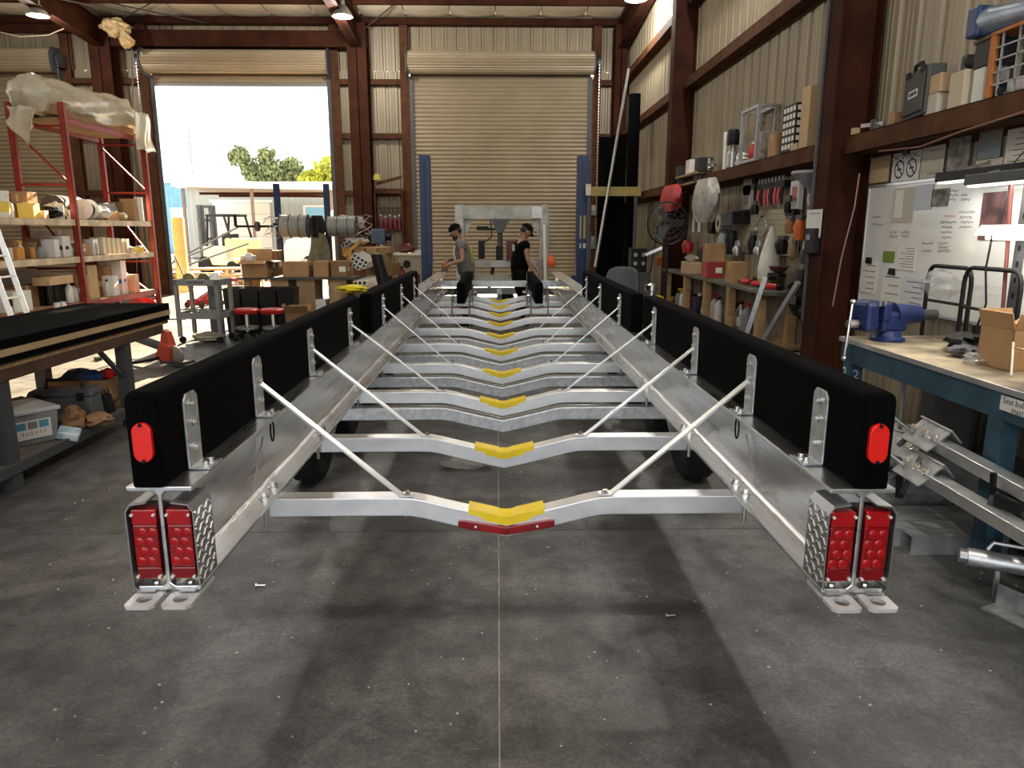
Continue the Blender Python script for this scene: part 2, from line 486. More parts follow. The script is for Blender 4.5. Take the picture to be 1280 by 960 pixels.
# roof: sagging insulation blankets on purlins
ce = struct('ceiling', 'pale insulated metal roof on brown purlins and rafters')
PUR = [YB - .1, 17.5, 16.0, 14.5, 13.0, 11.5, 10.0, 8.5, 7.0, 6.0, 4.5, 3.0, 1.5, 0, -1.5, -3.0, YF + .1]
nx = 16; wx = (XR - XL) / nx
def blanket():
    mb = MB()
    def fn(u, v):
        k = v * (len(PUR) - 1) * 4; i = min(int(k / 4), len(PUR) - 2); t = k / 4 - i
        y = PUR[i] * (1 - t) + PUR[i + 1] * t
        return (.012 + u * (wx - .024), y, roof_z(y) + .06 - .07 * math.sin(PI * t) - .05 * math.sin(PI * u))
    mb.grid(fn, 4, (len(PUR) - 1) * 4 + 1); return mb
b0 = None
for i in range(nx):
    if b0 is None: b0 = blanket().build('roof_panel', INSUL, ce, smooth=1.2); o = b0
    else: o = inst(b0, parent=ce)
    o.location = (XL + i * wx, 0, 0)
mb = MB(); zr = roof_z(RIDGE_Y) + .2
mb.quad((XL, YB + .3, EAVE + .16), (XR + .15, YB + .3, EAVE + .16), (XR + .15, RIDGE_Y, zr), (XL, RIDGE_Y, zr))
mb.quad((XL, YF - .3, roof_z(YF) + .16), (XR + .15, YF - .3, roof_z(YF) + .16), (XR + .15, RIDGE_Y, zr), (XL, RIDGE_Y, zr))
mb.build('roof_sheet', DSTEEL, ce, solid=.02)
pur_src = None
for y in PUR[1:-1]:
    if pur_src is None:
        mb = MB(); mb.bx(XL, XR, -.05, .05, -.005, .005); mb.bx(XL, XR, -.05, -.042, -.2, 0); mb.bx(XL, XR, -.05, .03, -.2, -.193)
        pur_src = mb.build('purlin', BROWN, ce); o = pur_src
    else: o = inst(pur_src, parent=ce)
    o.location = (0, y, roof_z(y) - .01)
for xc in (3.02, -3.32, -9.35):
    mb = MB()
    for ya, yb in ((YB - .2, RIDGE_Y), (RIDGE_Y, YF)):
        za, zb = roof_z(ya) - .22, roof_z(yb) - .22
        for dz0, dz1, hw in ((0, -.015, .12), (-.585, -.60, .12)):
            mb.add([(xc - hw, ya, za + dz0), (xc + hw, ya, za + dz0), (xc + hw, yb, zb + dz0), (xc - hw, yb, zb + dz0),
                    (xc - hw, ya, za + dz1), (xc + hw, ya, za + dz1), (xc + hw, yb, zb + dz1), (xc - hw, yb, zb + dz1)],
                   [(0, 1, 2, 3), (7, 6, 5, 4), (0, 4, 5, 1), (1, 5, 6, 2), (2, 6, 7, 3), (3, 7, 4, 0)])
        mb.add([(xc - .006, ya, za), (xc + .006, ya, za), (xc + .006, yb, zb), (xc - .006, yb, zb),
                (xc - .006, ya, za - .6), (xc + .006, ya, za - .6), (xc + .006, yb, zb - .6), (xc - .006, yb, zb - .6)],
               [(0, 1, 2, 3), (7, 6, 5, 4), (0, 4, 5, 1), (1, 5, 6, 2), (2, 6, 7, 3), (3, 7, 4, 0)])
    mb.build('rafter', BROWN, ce)
for (p, q) in (((-9.3, 18.6, 6.3), (-7.2, 17.4, 6.7)), ((-9.2, 17.4, 6.65), (-6.9, 18.7, 6.45)), ((-3.3, 18.6, 6.2), (-2.2, 17.6, 6.65)), ((-9.4, 15.5, 6.2), (-8.2, 18.3, 6.5))):
    MB().cyl(p, q, .016, n=6).build('brace_rod', DSTEEL, ce)

# roller doors ----------------------------------------------------------
def curtain(x0, x1, z0, z1, y, pitch=.10):
    mb = MB(); pr = []; z = z0
    while z < z1 - 1e-6:
        zt = min(z + pitch, z1); p = zt - z
        pr += [(y, z + p * .02), (y + .016, z + p * .12), (y + .016, z + p * .22), (y, z + p * .34), (y - .012, z + p * .66), (y - .004, z + p * .96)]
        z = zt
    n = len(pr)
    mb.add([(x0, a, b) for a, b in pr] + [(x1, a, b) for a, b in pr], [(i, i + 1, n + i + 1, n + i) for i in range(n - 1)])
    return mb
def coil(x0, x1, y, z, r):
    mb = MB(); n = 26; prof = []
    for k in range(n * 2):
        a = 2 * PI * k / (n * 2); rr = r + (.012 if k % 2 else -.008)
        prof.append((y + rr * math.cos(a), z + rr * math.sin(a)))
    mb.prism(prof, 'x', x0, x1); return mb
def roller_door(name, label, x0, x1, zbot, chain):
    d = struct(name, label); yc = YB - .04
    coil(x0 - .05, x1 + .05, YB - .38, 5.58, .25).build('door_coil', DOORTAN, d)
    curtain(x0 - .02, x1 + .02, zbot, 5.56, yc - .08).build('curtain', DOORTAN, d, solid=.004)
    MB().bx(x0, x1, yc - .10, yc - .05, zbot - .05, zbot + .02).build('bottom_bar', GREYP, d)
    for x in (x0, x1):
        sgn = -1 if x == x0 else 1
        mb = MB(); mb.bx(x - .05, x + .05, yc - .15, yc - .14, 0, 5.3); mb.bx(x + sgn * .04, x + sgn * .05, yc - .15, yc, 0, 5.3)
        mb.build('guide_rail', GREYD, d)
        MB().prism([(YB - .66, 5.40), (YB - .60, 5.30), (YB - .1, 5.22), (YB - .1, 5.90), (YB - .55, 5.86), (YB - .68, 5.70)], 'x', x + sgn * .055, x + sgn * .075).build('coil_bracket', GREYD, d)
    cx = x1 + .10 if chain > 0 else x0 - .10
    mb = MB(); mb.cyl((cx + .02 * chain, YB - .38, 5.58), (cx + .12 * chain, YB - .38, 5.58), .17, n=16)
    mb.build('chain_wheel', DSTEEL, d, smooth=True)
    mb = MB()
    for k in range(64):
        z = 5.5 - k * .07
        mb.box((cx + .07 * chain, YB - .54, z), (.022, .022, .045), None)
    mb.build('hand_chain', STEEL, d)
    return d
roller_door('door_1', 'closed ribbed tan roller door behind the red pallet rack', D1[0], D1[1] - .12, 0.05, 1)
roller_door('door_2', 'ribbed tan roller door rolled up above the open doorway', D2[0] + .12, D2[1] - .1, 5.12, -1)
roller_door('door_3', 'large closed ribbed tan roller door behind the two workers', D3[0] + .1, D3[1] - .1, 0.34, 1)

# high-bay lamps ----------------------------------------------------------
LAMPM = M('lamp_glow', (1.0, 0.95, 0.84), 0.3, emit=24.0)
LAMPW = {}
def high_bay(x, y, z, label, watts):
    t = thing('high_bay_lamp', label, 'lamp', (x, y, z), group='high bay lamps under the rafters')
    MB().lathe([(.21, -.06), (.20, -.02), (.12, .10), (.06, .16), (.055, .30), (.0, .31)], n=20).build('reflector', M('lamp_shell', (.62, .60, .55), .35, .6), t, smooth=True, solid=.004)
    MB().lathe([(.0, -.085), (.11, -.075), (.15, -.05), (.15, -.03), (0, -.02)], n=16).build('bulb', LAMPM, t, smooth=True)
    MB().cyl((0, 0, .30), (0, 0, roof_z(y) - z - .2), .012, n=6).build('hanger', DSTEEL, t)
    ld = bpy.data.lights.new('lamp_light', 'POINT'); ld.energy = watts; ld.color = (1.0, 0.95, 0.87); ld.shadow_soft_size = .12
    lo = bpy.data.objects.new('lamp_light', ld); COL.objects.link(lo); lo.parent = t; lo.location = (0, 0, -.22)
LW = 250
p = at(47, 16, Y=16.2); high_bay(p.x, p.y, p.z, 'lit high bay lamp hanging above the left roller door', LW * .5)
p = at(428, 17, Y=16.2); high_bay(p.x, p.y, p.z, 'lit high bay lamp hanging beside the middle rafter', LW * .9)
high_bay(2.68, 8.8, 6.40, 'high bay lamp over the right pegboard bench, above the frame', LW * 1.3)
high_bay(2.66, 14.9, 5.98, 'high bay lamp close to the right wall near the far corner', LW * .9)
high_bay(-3.6, 8.6, 6.3, 'high bay lamp over the grey cart, above the frame', LW * .7)
high_bay(-9.2, 8.6, 6.3, 'high bay lamp over the left rack, above the frame', LW * .5)
high_bay(2.0, 0.6, 6.1, 'high bay lamp over the right rail of the trailer, above the frame', LW * 1.25)
high_bay(-2.7, 0.6, 6.1, 'high bay lamp over the left rail of the trailer, above the frame', LW * 1.25)
# ------------------------------------------------------------------ the boat trailer
TC = 0.03                               # centre line
tr = thing('boat_trailer', 'long bare aluminium boat trailer frame with black carpeted bunks and yellow keel pads', 'trailer', (TC, 1.87, 0))
TY = 1.87
HALF, BW, BH, ZT = 0.965, 0.18, 0.31, 0.931
BEND = 12.35
def ibeam():
    a, tf, tw = BW / 2, .014, .006
    z0, z1 = ZT - BH, ZT; f = .012
    return [(-a, z1), (a, z1), (a, z1 - tf), (tw + f, z1 - tf), (tw, z1 - tf - f), (tw, z0 + tf + f), (tw + f, z0 + tf), (a, z0 + tf), (a, z0),
            (-a, z0), (-a, z0 + tf), (-tw - f, z0 + tf), (-tw, z0 + tf + f), (-tw, z1 - tf - f), (-tw - f, z1 - tf), (-a, z1 - tf)]
bolt_src = MB().lathe([(.0, .016), (.011, .016), (.011, .004), (.017, .003), (.017, 0), (0, 0)], n=8)
bolt_me = None
def bolt(parent, loc, rot=(0, 0, 0), s=1.0):
    global bolt_me
    if bolt_me is None: bolt_me = bolt_src.mesh('bolt', [CHROME], False)
    o = bpy.data.objects.new('bolt', bolt_me); COL.objects.link(o); o.parent = parent
    o.location = loc; o.rotation_euler = rot; o.scale = (s, s, s)
    return o
CROSS_Y = [2.604 + k for k in (0, .82, 1.85, 2.83, 3.82, 4.85, 5.83, 6.80, 7.78, 8.68)]
beams = {}
for sx in (-1, 1):
    x = sx * HALF; y0 = (1.895 if sx < 0 else 1.84) - TY
    b = MB().prism([(x + u, v) for u, v in ibeam()], 'y', y0, BEND - TY).build('side_beam', ALUM, tr, bevel=.003)
    beams[sx] = b
    # tail-light boxes: two lights, two guard plates and two tie-down tabs on the beam end
    for sd in (-1, 1):
        lx = x + sd * .048
        L = MB()
        L.bx(lx - .036, lx + .036, y0 + .012, y0 + .075, .660, .865)
        h = L.build('tail_light', BLACK, tr, bevel=.004)
        MB().bx(lx - .034, lx + .034, y0 - .004, y0 + .014, .694, .8205).build('stop_lens', REDLENS, h, bevel=.004)
        MB().bx(lx - .034, lx + .034, y0 - .005, y0 + .05, .820, .866).build('marker_lens', REDWIN, h, bevel=.004)
        MB().bx(lx - .034, lx + .034, y0 - .004, y0 + .014, .658, .694).build('lower_lens', REDDEEP, h, bevel=.004)
        mb = MB()
        for r_ in range(4):
            for c_ in range(2):
                mb.sph((lx + (c_ - .5) * .028 + (.005 if r_ % 2 else -.005), y0 - .003, .712 + r_ * .029), (.014, .0025, .014), n=10, m=6)
        mb.build('led_cell', REDWIN, h, smooth=True)
        for qx in (-1, 1):
            for qz in (.668, .852):
                MB().cyl((lx + qx * .030, y0 - .012, qz), (lx + qx * .030, y0 + .0, qz), .0042, n=8).build('screw', WHITE, h)
        # guard plate of tread plate: outer side with bent top and bottom lips
        gx = x + sd * .094
        g = MB(); t = .0035; Y0g, Y1g = y0 - .012, y0 + .115
        g.prism([(gx, .640), (gx, .862), (gx - sd * .014, .884), (gx - sd * .060, .890), (gx - sd * .060, .886), (gx - sd * .016, .880), (gx - sd * t, .861), (gx - sd * t, .640)], 'y', Y0g, Y1g)
        g.prism([(gx, .640), (gx - sd * t, .640), (gx - sd * .020, .626), (gx - sd * .060, .626), (gx - sd * .060, .622), (gx - sd * .018, .622)], 'y', Y0g, Y1g)
        guard = g.build('light_guard', M('tread_plate', (.45, .45, .46), .35, .9), tr)
        lug = MB()
        for i in range(5):
            for j in range(9):
                a = R(45) if (i + j) % 2 else R(-45)
                lug.box((gx + sd * .001, y0 + .002 + i * .024, .655 + j * .0245), (.003, .022, .0045), (a, 0, 0))
        lug.build('tread_lug', CHROME, guard)
        # tie-down tab with its hole
        def ring_plate(cx, y, w, z, hr, th):
            mb = MB(); n = 20; outer = []; d0, d1 = y - .085, y + .045
            for k in range(n):
                a = 2 * PI * k / n; c, s_ = math.cos(a), math.sin(a); q = max(abs(c), abs(s_))
                ox, oy = c / q, s_ / q
                if abs(ox) > .99 and abs(oy) > .8 or abs(oy) > .99 and abs(ox) > .8:
                    ox *= .96; oy *= .96
                outer.append((cx + ox * w / 2, (d0 + .042) + oy * .042))
            inner = [(cx + hr * math.cos(2 * PI * k / n), d0 + .042 + hr * math.sin(2 * PI * k / n)) for k in range(n)]
            vs = [(p[0], p[1], z) for p in outer] + [(p[0], p[1], z) for p in inner] + [(p[0], p[1], z - th) for p in outer] + [(p[0], p[1], z - th) for p in inner]
            fs = []
            for k in range(n):
                l = (k + 1) % n
                fs += [(k, l, n + l, n + k), (2 * n + k, 3 * n + k, 3 * n + l, 2 * n + l), (k, 2 * n + k, 2 * n + l, l), (n + k, n + l, 3 * n + l, 3 * n + k)]
            mb.add(vs, fs); mb.bx(cx - w / 2, cx + w / 2, d0 + .084, y + .09, z - th, z)
            return mb
        ring_plate(x + sd * .050, y0, .082, .618, .021, .010).build('tie_down_tab', M('tab_metal', (.78, .79, .80), .45, .45), tr)
        bolt(tr, (x + sd * .048, y0 + .03, .621), s=1.1)

# bunks -------------------------------------------------------------------
def rr(w, h, r, z0, cx=0.0, rb=.008):
    pts = []
    for (ox, oz, a0, q) in ((w / 2, h, 0, r), (-w / 2, h, 90, r), (-w / 2, 0, 180, rb), (w / 2, 0, 270, rb)):
        sx = 1 if ox > 0 else -1; sz = 1 if oz > 0 else -1
        for k in range(5):
            a = R(a0 + 22.5 * k)
            pts.append((cx + ox - sx * q + q * math.cos(a), z0 + oz - sz * q + q * math.sin(a)))
    return pts
def bunk(cx, y0, y1, w, z0, h, label, smoothing=.012):
    pr = rr(w, h, .022, z0, cx); mb = MB(); n = len(pr)
    cz = z0 + h / 2
    ys = [(y0, .93), (y0 + .008, .985), (y0 + .02, 1), (y1 - .06, 1), (y1 - .02, .97), (y1, .88)]
    ny = 14; full = []
    for k, (y, s) in enumerate(ys): full.append((y, s))
    vs = []
    for y, s in full:
        for u, v in pr: vs.append((cx + (u - cx) * (s if s < 1 else 1), y, z0 + (v - z0) * (1 - (1 - s) * .5)))
    m = len(full)
    fs = [(i * n + j, i * n + (j + 1) % n, (i + 1) * n + (j + 1) % n, (i + 1) * n + j) for i in range(m - 1) for j in range(n)]
    fs += [tuple(range(n - 1, -1, -1)), tuple((m - 1) * n + j for j in range(n))]
    mb.add(vs, fs)
    return mb.build('bunk', CARPET, tr, smooth=.9, label=label)
ORI = None
def bracket(sx, xb, y, parent=tr):
    """angle bracket: upright on the bunk's inner side, foot bolted on the flange"""
    global ORI
    if ORI is None:
        mb = MB(); w = .095; h = .225; t = .007
        up = [(-w / 2, 0), (w / 2, 0), (w / 2, h - .018), (w / 2 - .018, h), (-w / 2 + .018, h), (-w / 2, h - .018)]
        mb.prism(up, 'x', 0, t)
        mb.bx(0, .065, -w / 2, w / 2, 0, t)
        ORI = mb.build('bracket', GALV, parent, bevel=.002); o = ORI
    else:
        o = inst(ORI, parent=parent)
    o.location = (xb, y, ZT + .001); o.rotation_euler = (0, 0, 0 if sx < 0 else PI)
    for zz in (.06, .135, .19): bolt(o, (.007, 0, zz), (0, PI / 2, 0), .85)
    for yy in (-.018, .018): bolt(o, (.042, yy, .007), s=.9)
    return o
BRK = [2.08, 2.68, 3.47, 4.42, 5.38, 6.42, 7.42]
for sx in (-1, 1):
    side = 'left' if sx < 0 else 'right'
    y0 = (1.885 if sx < 0 else 1.835) - TY
    b1 = bunk(sx * .985, y0, 4.80 - TY, .088, ZT + .001, .268, 'black carpeted bunk on the near part of the %s rail' % side)
    b2 = bunk(sx * .930, 4.93 - TY, 7.85 - TY, .088, ZT + .001, .268, 'black carpeted bunk on the far part of the %s rail' % side)
    # oblong reflector on the near end
    mb = MB(); cx, cz = sx * .985, 1.062; pts = []
    for k in range(9): a = PI * k / 8; pts.append((cx + .026 * math.cos(a), cz + .029 + .026 * math.sin(a)))
    for k in range(9): a = PI + PI * k / 8; pts.append((cx + .026 * math.cos(a), cz - .029 + .026 * math.sin(a)))
    mb.prism(pts, 'y', y0 - .012, y0 + .002)
    rf = mb.build('reflector', REDREFL, b1, bevel=.002, label='red oblong reflector')
    for q in (-1, 1): MB().cyl((cx, y0 - .015, cz + q * .050), (cx, y0 - .01, cz + q * .050), .0055, n=8).build('screw', BLACK, b1)
    for k, y in enumerate(BRK):
        xb = sx * ((.985 if k < 4 else .930) - .044)
        bk = bracket(sx, xb, y - TY)
        if 1 <= k:                                  # flat brace down to a cross member
            cy = CROSS_Y[k - 1] - TY + .02
            p0 = Vector((xb - sx * .012, y - TY, ZT + .125)); p1 = Vector((sx * .405, cy, .628))
            m2 = MB(); m2.bar(p0, p1, .034, .007)
            m2.bar(p1 + Vector((sx * .004, 0, -.002)), p1 + Vector((-sx * .05, 0, -.002)), .034, .006)
            br = m2.build('brace', ALUMW, tr)
            bolt(br, p1 + Vector((-sx * .025, 0, .002)), s=.8)
    # wire loop hanging under the flange
    mb = MB(); x = sx * (HALF - .075)
    yl = 2.66 - TY
    mb.tube([(x, yl + .02 * math.sin(a), ZT - .055 + .042 * math.cos(a)) for a in [2 * PI * k / 14 for k in range(14)]], .0035, n=6, closed=True)
    mb.build('cable_loop', BLACK, beams[sx], smooth=True)
    mb = MB(); mb.tube([(sx * (HALF - .02) , yl + .05 - .02 * k, ZT - .10 - .02 * k + .004 * (-1) ** k) for k in range(9)], .0035, n=6)
    mb.build('wire', M('wire_pink', (.55, .42, .42), .5), beams[sx], smooth=True)

# V-shaped cross members with yellow keel pads -------------------------------
def vprof(x, dip=.088):
    a = abs(x)
    if a > .40: return 0.0
    if a > .30: t = (.40 - a) / .10; return -.012 * t * t * 1.3
    t = (.30 - a) / .30
    return -.0156 - (dip - .0156) * (t * .92 + .08 * (1 - (1 - t) ** 2)) if a > .04 else -dip + .004 * (a / .04) ** 2
def vbar(half, w, h, ztop, dip=.088, dy=0.0, nseg=40):
    mb = MB(); xs = [-half + 2 * half * i / nseg for i in range(nseg + 1)]; vs = []
    for x in xs:
        z = ztop + vprof(x, dip)
        vs += [(x, dy - w / 2, z - h), (x, dy + w / 2, z - h), (x, dy + w / 2, z), (x, dy - w / 2, z)]
    fs = [(4 * i + j, 4 * i + (j + 1) % 4, 4 * i + 4 + (j + 1) % 4, 4 * i + 4 + j) for i in range(nseg) for j in range(4)]
    fs += [(3, 2, 1, 0), tuple(4 * nseg + j for j in range(4))]
    return mb.add(vs, fs)
cross_src = pad_src = None
ZC = ZT - BH
for k, y in enumerate(CROSS_Y):
    yy = y - TY + .038
    if cross_src is None:
        cross_src = vbar(1.04, .076, .074, 0, .088).build('cross_member', ALUMW, tr, bevel=.004); c = cross_src
    else: c = inst(cross_src, parent=tr)
    c.location = (0, yy, ZC)
    if pad_src is None:
        mb = MB(); n = 14; vs = []
        for i in range(n + 1):
            x = -.145 + .29 * i / n; z = vprof(x) + .009; e = abs(x) / .145
            lip = .020 + .012 * (1 if e < .62 else 0)
            vs += [(x, -.046, z - lip), (x, -.044, z), (x, .044, z), (x, .046, z - lip), (x, .040, z - lip), (x, .040, z - .0085), (x, -.040, z - .0085), (x, -.040, z - lip)]
        fs = [(8 * i + j, 8 * i + (j + 1) % 8, 8 * i + 8 + (j + 1) % 8, 8 * i + 8 + j) for i in range(n) for j in range(8)]
        fs += [tuple(range(7, -1, -1)), tuple(8 * n + j for j in range(8))]
        mb.add(vs, fs)
        pad_src = mb.build('keel_pad', YELLOW, c, label='yellow keel pad'); pd = pad_src
    else: pd = inst(pad_src, parent=c)
    pd.location = (0, 0, .001)
    for sx in (-1, 1):
        for q in (-1, 1):
            bolt(c, (sx * (HALF - .05), q * .055, .0145), s=1.35)
            if k < 4:
                MB().cyl((sx * (HALF - .05), q * .055, -.10), (sx * (HALF - .05), q * .055, .0), .008, n=8).build('bolt_shank', CHROME, c)
# red identification light bar on the first cross member
mb = MB(); n = 20; vs = []; y1 = CROSS_Y[0] - TY
for i in range(n + 1):
    x = -.185 + .37 * i / n; z = ZC - .100 - .032 * (1 - abs(x) / .185) ; e = .012 if i in (0, n) else .0165
    vs += [(x, y1 - .018, z - e), (x, y1 + .004, z - e), (x, y1 + .004, z + e), (x, y1 - .018, z + e)]
fs = [(4 * i + j, 4 * i + (j + 1) % 4, 4 * i + 4 + (j + 1) % 4, 4 * i + 4 + j) for i in range(n) for j in range(4)]
fs += [(3, 2, 1, 0), tuple(4 * n + j for j in range(4))]
lb = mb.add(vs, fs).build('light_bar', REDLENS, tr, bevel=.003, label='red identification light bar')
for x in (-.118, .118):
    z = ZC - .100 - .032 * (1 - abs(x) / .185)
    MB().cyl((x, y1 - .020, z), (x, y1 - .014, z), .005, n=8).build('screw', WHITE, lb)
for x in (-.165, 0, .165):
    z = ZC - .100 - .032 * (1 - abs(x) / .185)
    MB().box((x, y1 - .0185, z), (.030, .003, .022)).build('lamp_cell', REDDEEP, lb)

# galvanised axles under cross members 3..6, hubs and tyres ----------------------
def tyre():
    ro, ri, w = .345, .19, .20
    pr = [(ri, -w * .40), (ri + .03, -w * .48), (ro - .06, -w * .5), (ro - .02, -w * .44), (ro, -w * .36), (ro, w * .36), (ro - .02, w * .44), (ro - .06, w * .5), (ri + .03, w * .48), (ri, w * .40), (ri, -w * .40)]
    return MB().lathe(pr, n=36, axis='x')
ax_src = ty_src = rim_src = hub_src = None
for k in (2, 3, 4, 5):
    y = CROSS_Y[k] - TY
    if ax_src is None: ax_src = vbar(1.06, .085, .085, 0, .085).build('axle_tube', GALV, tr, bevel=.008); a = ax_src
    else: a = inst(ax_src, parent=tr)
    a.location = (0, y + .02, ZC - .098)
    for sx in (-1, 1):
        w_ = MB().box((sx * 1.10, y + .08, .42), (.05, .22, .08), (R(28), 0, 0)).build('torsion_arm', GALV, tr, bevel=.01)
        if ty_src is None:
            ty_src = tyre().build('tyre', RUBBER, tr, smooth=.8); t_ = ty_src
            rim_src = MB().lathe([(.19, -.07), (.18, -.05), (.16, .02), (.08, .035), (.045, .05), (.0, .055)], n=24, axis='x').build('rim', GALV, t_, smooth=.8, solid=.004)
        else:
            t_ = inst(ty_src, parent=tr); inst(rim_src, parent=t_, loc=(0, 0, 0))
        t_.location = (sx * 1.27, y + .16, .346); t_.rotation_euler = (0, 0, 0 if sx > 0 else PI)
# masking tape left on two axles
MB().box((-.26, 4.455 - TY - .02, .452), (.10, .002, .018), (0, -.12, 0)).build('tape_strip', M('pale_tape', (.62, .66, .80), .5), tr)

# inner keel bunks on threaded-rod brackets, tongue and front cross beam ---------------------
for sx in (-1, 1):
    side = 'left' if sx < 0 else 'right'
    x = sx * .50
    b = bunk(x, 9.25 - TY, 11.9 - TY, .10, .70, .27, 'short black carpeted inner bunk on the %s of the far end' % side)
    for y in (9.15, 9.5, 10.30, 10.62):
        for q in (-.11, .11):
            MB().cyl((x + q, y - TY, .40), (x + q, y - TY, .86), .010, n=8).build('threaded_rod', STEEL, tr)
    for y in (9.4, 10.45, 11.3):
        MB().bx(x - .14, x + .14, y - .03 - TY, y + .03 - TY, .665, .70).build('rod_plate', GALV, tr)
mb = MB(); mb.bx(-HALF + .01, HALF - .01, 12.06 - TY, 12.14 - TY, .70, .80); mb.build('front_beam', GALV, tr, bevel=.004)
mb = MB(); mb.bar((-HALF, 12.30 - TY, .60), (0, 13.75 - TY, .50), .08, .12); mb.bar((HALF, 12.30 - TY, .60), (0, 13.75 - TY, .50), .08, .12)
mb.bx(-.05, .05, 13.6 - TY, 13.95 - TY, .44, .55)
mb.build('tongue', GALV, tr)
MB().bx(-.05, .05, 13.75 - TY, 13.85 - TY, .0, .46).build('tongue_jack', GALVD, tr)
# ------------------------------------------------------------------ kit of small things
def card_box(label, loc, dims, rz=0.0, mat=CARD, opened=False, tape=True, mark=None, group=None, flap=None, name='cardboard_box', cat='box'):
    w, d, h = dims
    t = thing(name, label, cat, loc, rz, group)
    th = .006
    if opened:
        mb = MB(); mb.bx(-w/2, w/2, -d/2, d/2, 0, th)
        mb.bx(-w/2, w/2, -d/2, -d/2 + th, 0, h); mb.bx(-w/2, w/2, d/2 - th, d/2, 0, h)
        mb.bx(-w/2, -w/2 + th, -d/2, d/2, 0, h); mb.bx(w/2 - th, w/2, -d/2, d/2, 0, h)
        mb.build('body', mat, t)
        fl = flap or (35, -20, 50, 25)
        L = min(w, d) * .48
        for k, (cx, cy, ax, ang) in enumerate(((0, -d/2, 'x', fl[0]), (0, d/2, 'x', fl[1]), (-w/2, 0, 'y', fl[2]), (w/2, 0, 'y', fl[3]))):
            a = R(ang); o = MB()
            sg = -1 if k in (0, 2) else 1
            if ax == 'x': o.add([(-w/2, cy, h), (w/2, cy, h), (w/2, cy + sg * L * math.cos(a), h + L * math.sin(a)), (-w/2, cy + sg * L * math.cos(a), h + L * math.sin(a))], [(0, 1, 2, 3)])
            else: o.add([(cx, -d/2, h), (cx, d/2, h), (cx + sg * L * math.cos(a), d/2, h + L * math.sin(a)), (cx + sg * L * math.cos(a), -d/2, h + L * math.sin(a))], [(0, 1, 2, 3)])
            o.build('flap', mat, t, solid=.006)
    else:
        MB().bx(-w/2, w/2, -d/2, d/2, 0, h).build('body', mat, t, bevel=.004)
        mb = MB(); mb.bx(-w/2 - .0005, w/2 + .0005, -.004, .004, h - .0005, h + .001); mb.build('flap_seam', M('seam', (.12, .07, .03), .9), t)
        if tape:
            mb = MB(); mb.bx(-w/2 - .001, w/2 + .001, -.025, .025, h, h + .0015); mb.bx(-w/2 - .0015, -w/2, -.025, .025, h * .7, h); mb.bx(w/2, w/2 + .0015, -.025, .025, h * .7, h)
            mb.build('tape', M('tape', (.50, .34, .18), .3), t)
    if mark:
        mm = {'white': PAPER, 'red': RED, 'blue': M('label_blue', (.05, .16, .5), .5), 'black': INK, 'yellow': YELLOW}[mark]
        s = min(w, h) * .42
        MB().bx(w * .02, w * .02 + s, -d/2 - .0016, -d/2 - .0002, h * .32, h * .32 + s * .8).build('label', mm, t)
        if w / max(d, .01) < 3:
            MB().bx(w/2 + .0002, w/2 + .0016, -s * .4, s * .4, h * .35, h * .35 + s * .6).build('label', mm, t)
    return t

def bottle(label, loc, r, h, mat, cap=WHITE, kind='bottle', group=None, band=None, rz=0.0):
    t = thing(kind if kind != 'spray' else 'spray_bottle', label, 'bottle' if kind != 'can' else 'can', loc, rz, group)
    if kind == 'can':
        MB().lathe([(r * .96, 0), (r, .008), (r, h * .82), (r * .75, h * .87), (r * .4, h * .88), (0, h * .88)], n=14).build('body', mat, t, smooth=True)
        MB().lathe([(r * .62, h * .87), (r * .62, h), (0, h)], n=12).build('cap', cap, t, smooth=True)
    elif kind == 'spray':
        MB().lathe([(r * .95, 0), (r, .01), (r, h * .55), (r * .55, h * .72), (r * .30, h * .76), (r * .30, h * .82), (0, h * .82)], n=14).build('body', mat, t, smooth=True)
        mb = MB(); mb.box((0, 0, h * .86), (r * .8, r * .8, h * .08)); mb.box((-r * .5, 0, h * .94), (r * 2.0, r * .6, h * .09)); mb.bar((-r * .9, 0, h * .90), (-r * .55, 0, h * .74), r * .3, r * .3)
        mb.build('trigger', cap, t, bevel=.003)
    else:
        MB().lathe([(r * .95, 0), (r, .01), (r, h * .62), (r * .80, h * .74), (r * .34, h * .84), (r * .34, h * .90), (0, h * .90)], n=14).build('body', mat, t, smooth=True)
        MB().lathe([(r * .42, h * .89), (r * .42, h), (0, h)], n=12).build('cap', cap, t, smooth=True)
    if band:
        MB().lathe([(r * 1.004, h * .16), (r * 1.012, h * .17), (r * 1.012, h * .48), (r * 1.004, h * .49)], n=14).build('wrap_label', band, t, smooth=True)
    return t

def bucket(label, loc, r, h, mat, lid=None, band=None, name='bucket'):
    t = thing(name, label, 'bucket', loc)
    MB().lathe([(r * .86, 0), (r * .88, .01), (r, h), (r * .96, h), (r * .84, .02), (0, .02)], n=20).build('body', mat, t, smooth=True)
    if lid: MB().lathe([(r * 1.03, h - .02), (r * 1.03, h + .012), (0, h + .015)], n=20).build('lid', lid, t, smooth=True)
    if band: MB().lathe([(r * .91, h * .2), (r * .915, h * .2), (r * .965, h * .62), (r * .955, h * .62)], n=20).build('wrap_label', band, t, smooth=True)
    pts = [(r * 1.0 * math.cos(a), -.01 - r * .9 * math.sin(a) * .3, h * .86 - r * .9 * math.sin(a)) for a in [PI * k / 10 for k in range(11)]]
    MB().tube(pts, .004, n=6).build('handle', STEEL, t, smooth=True)
    return t

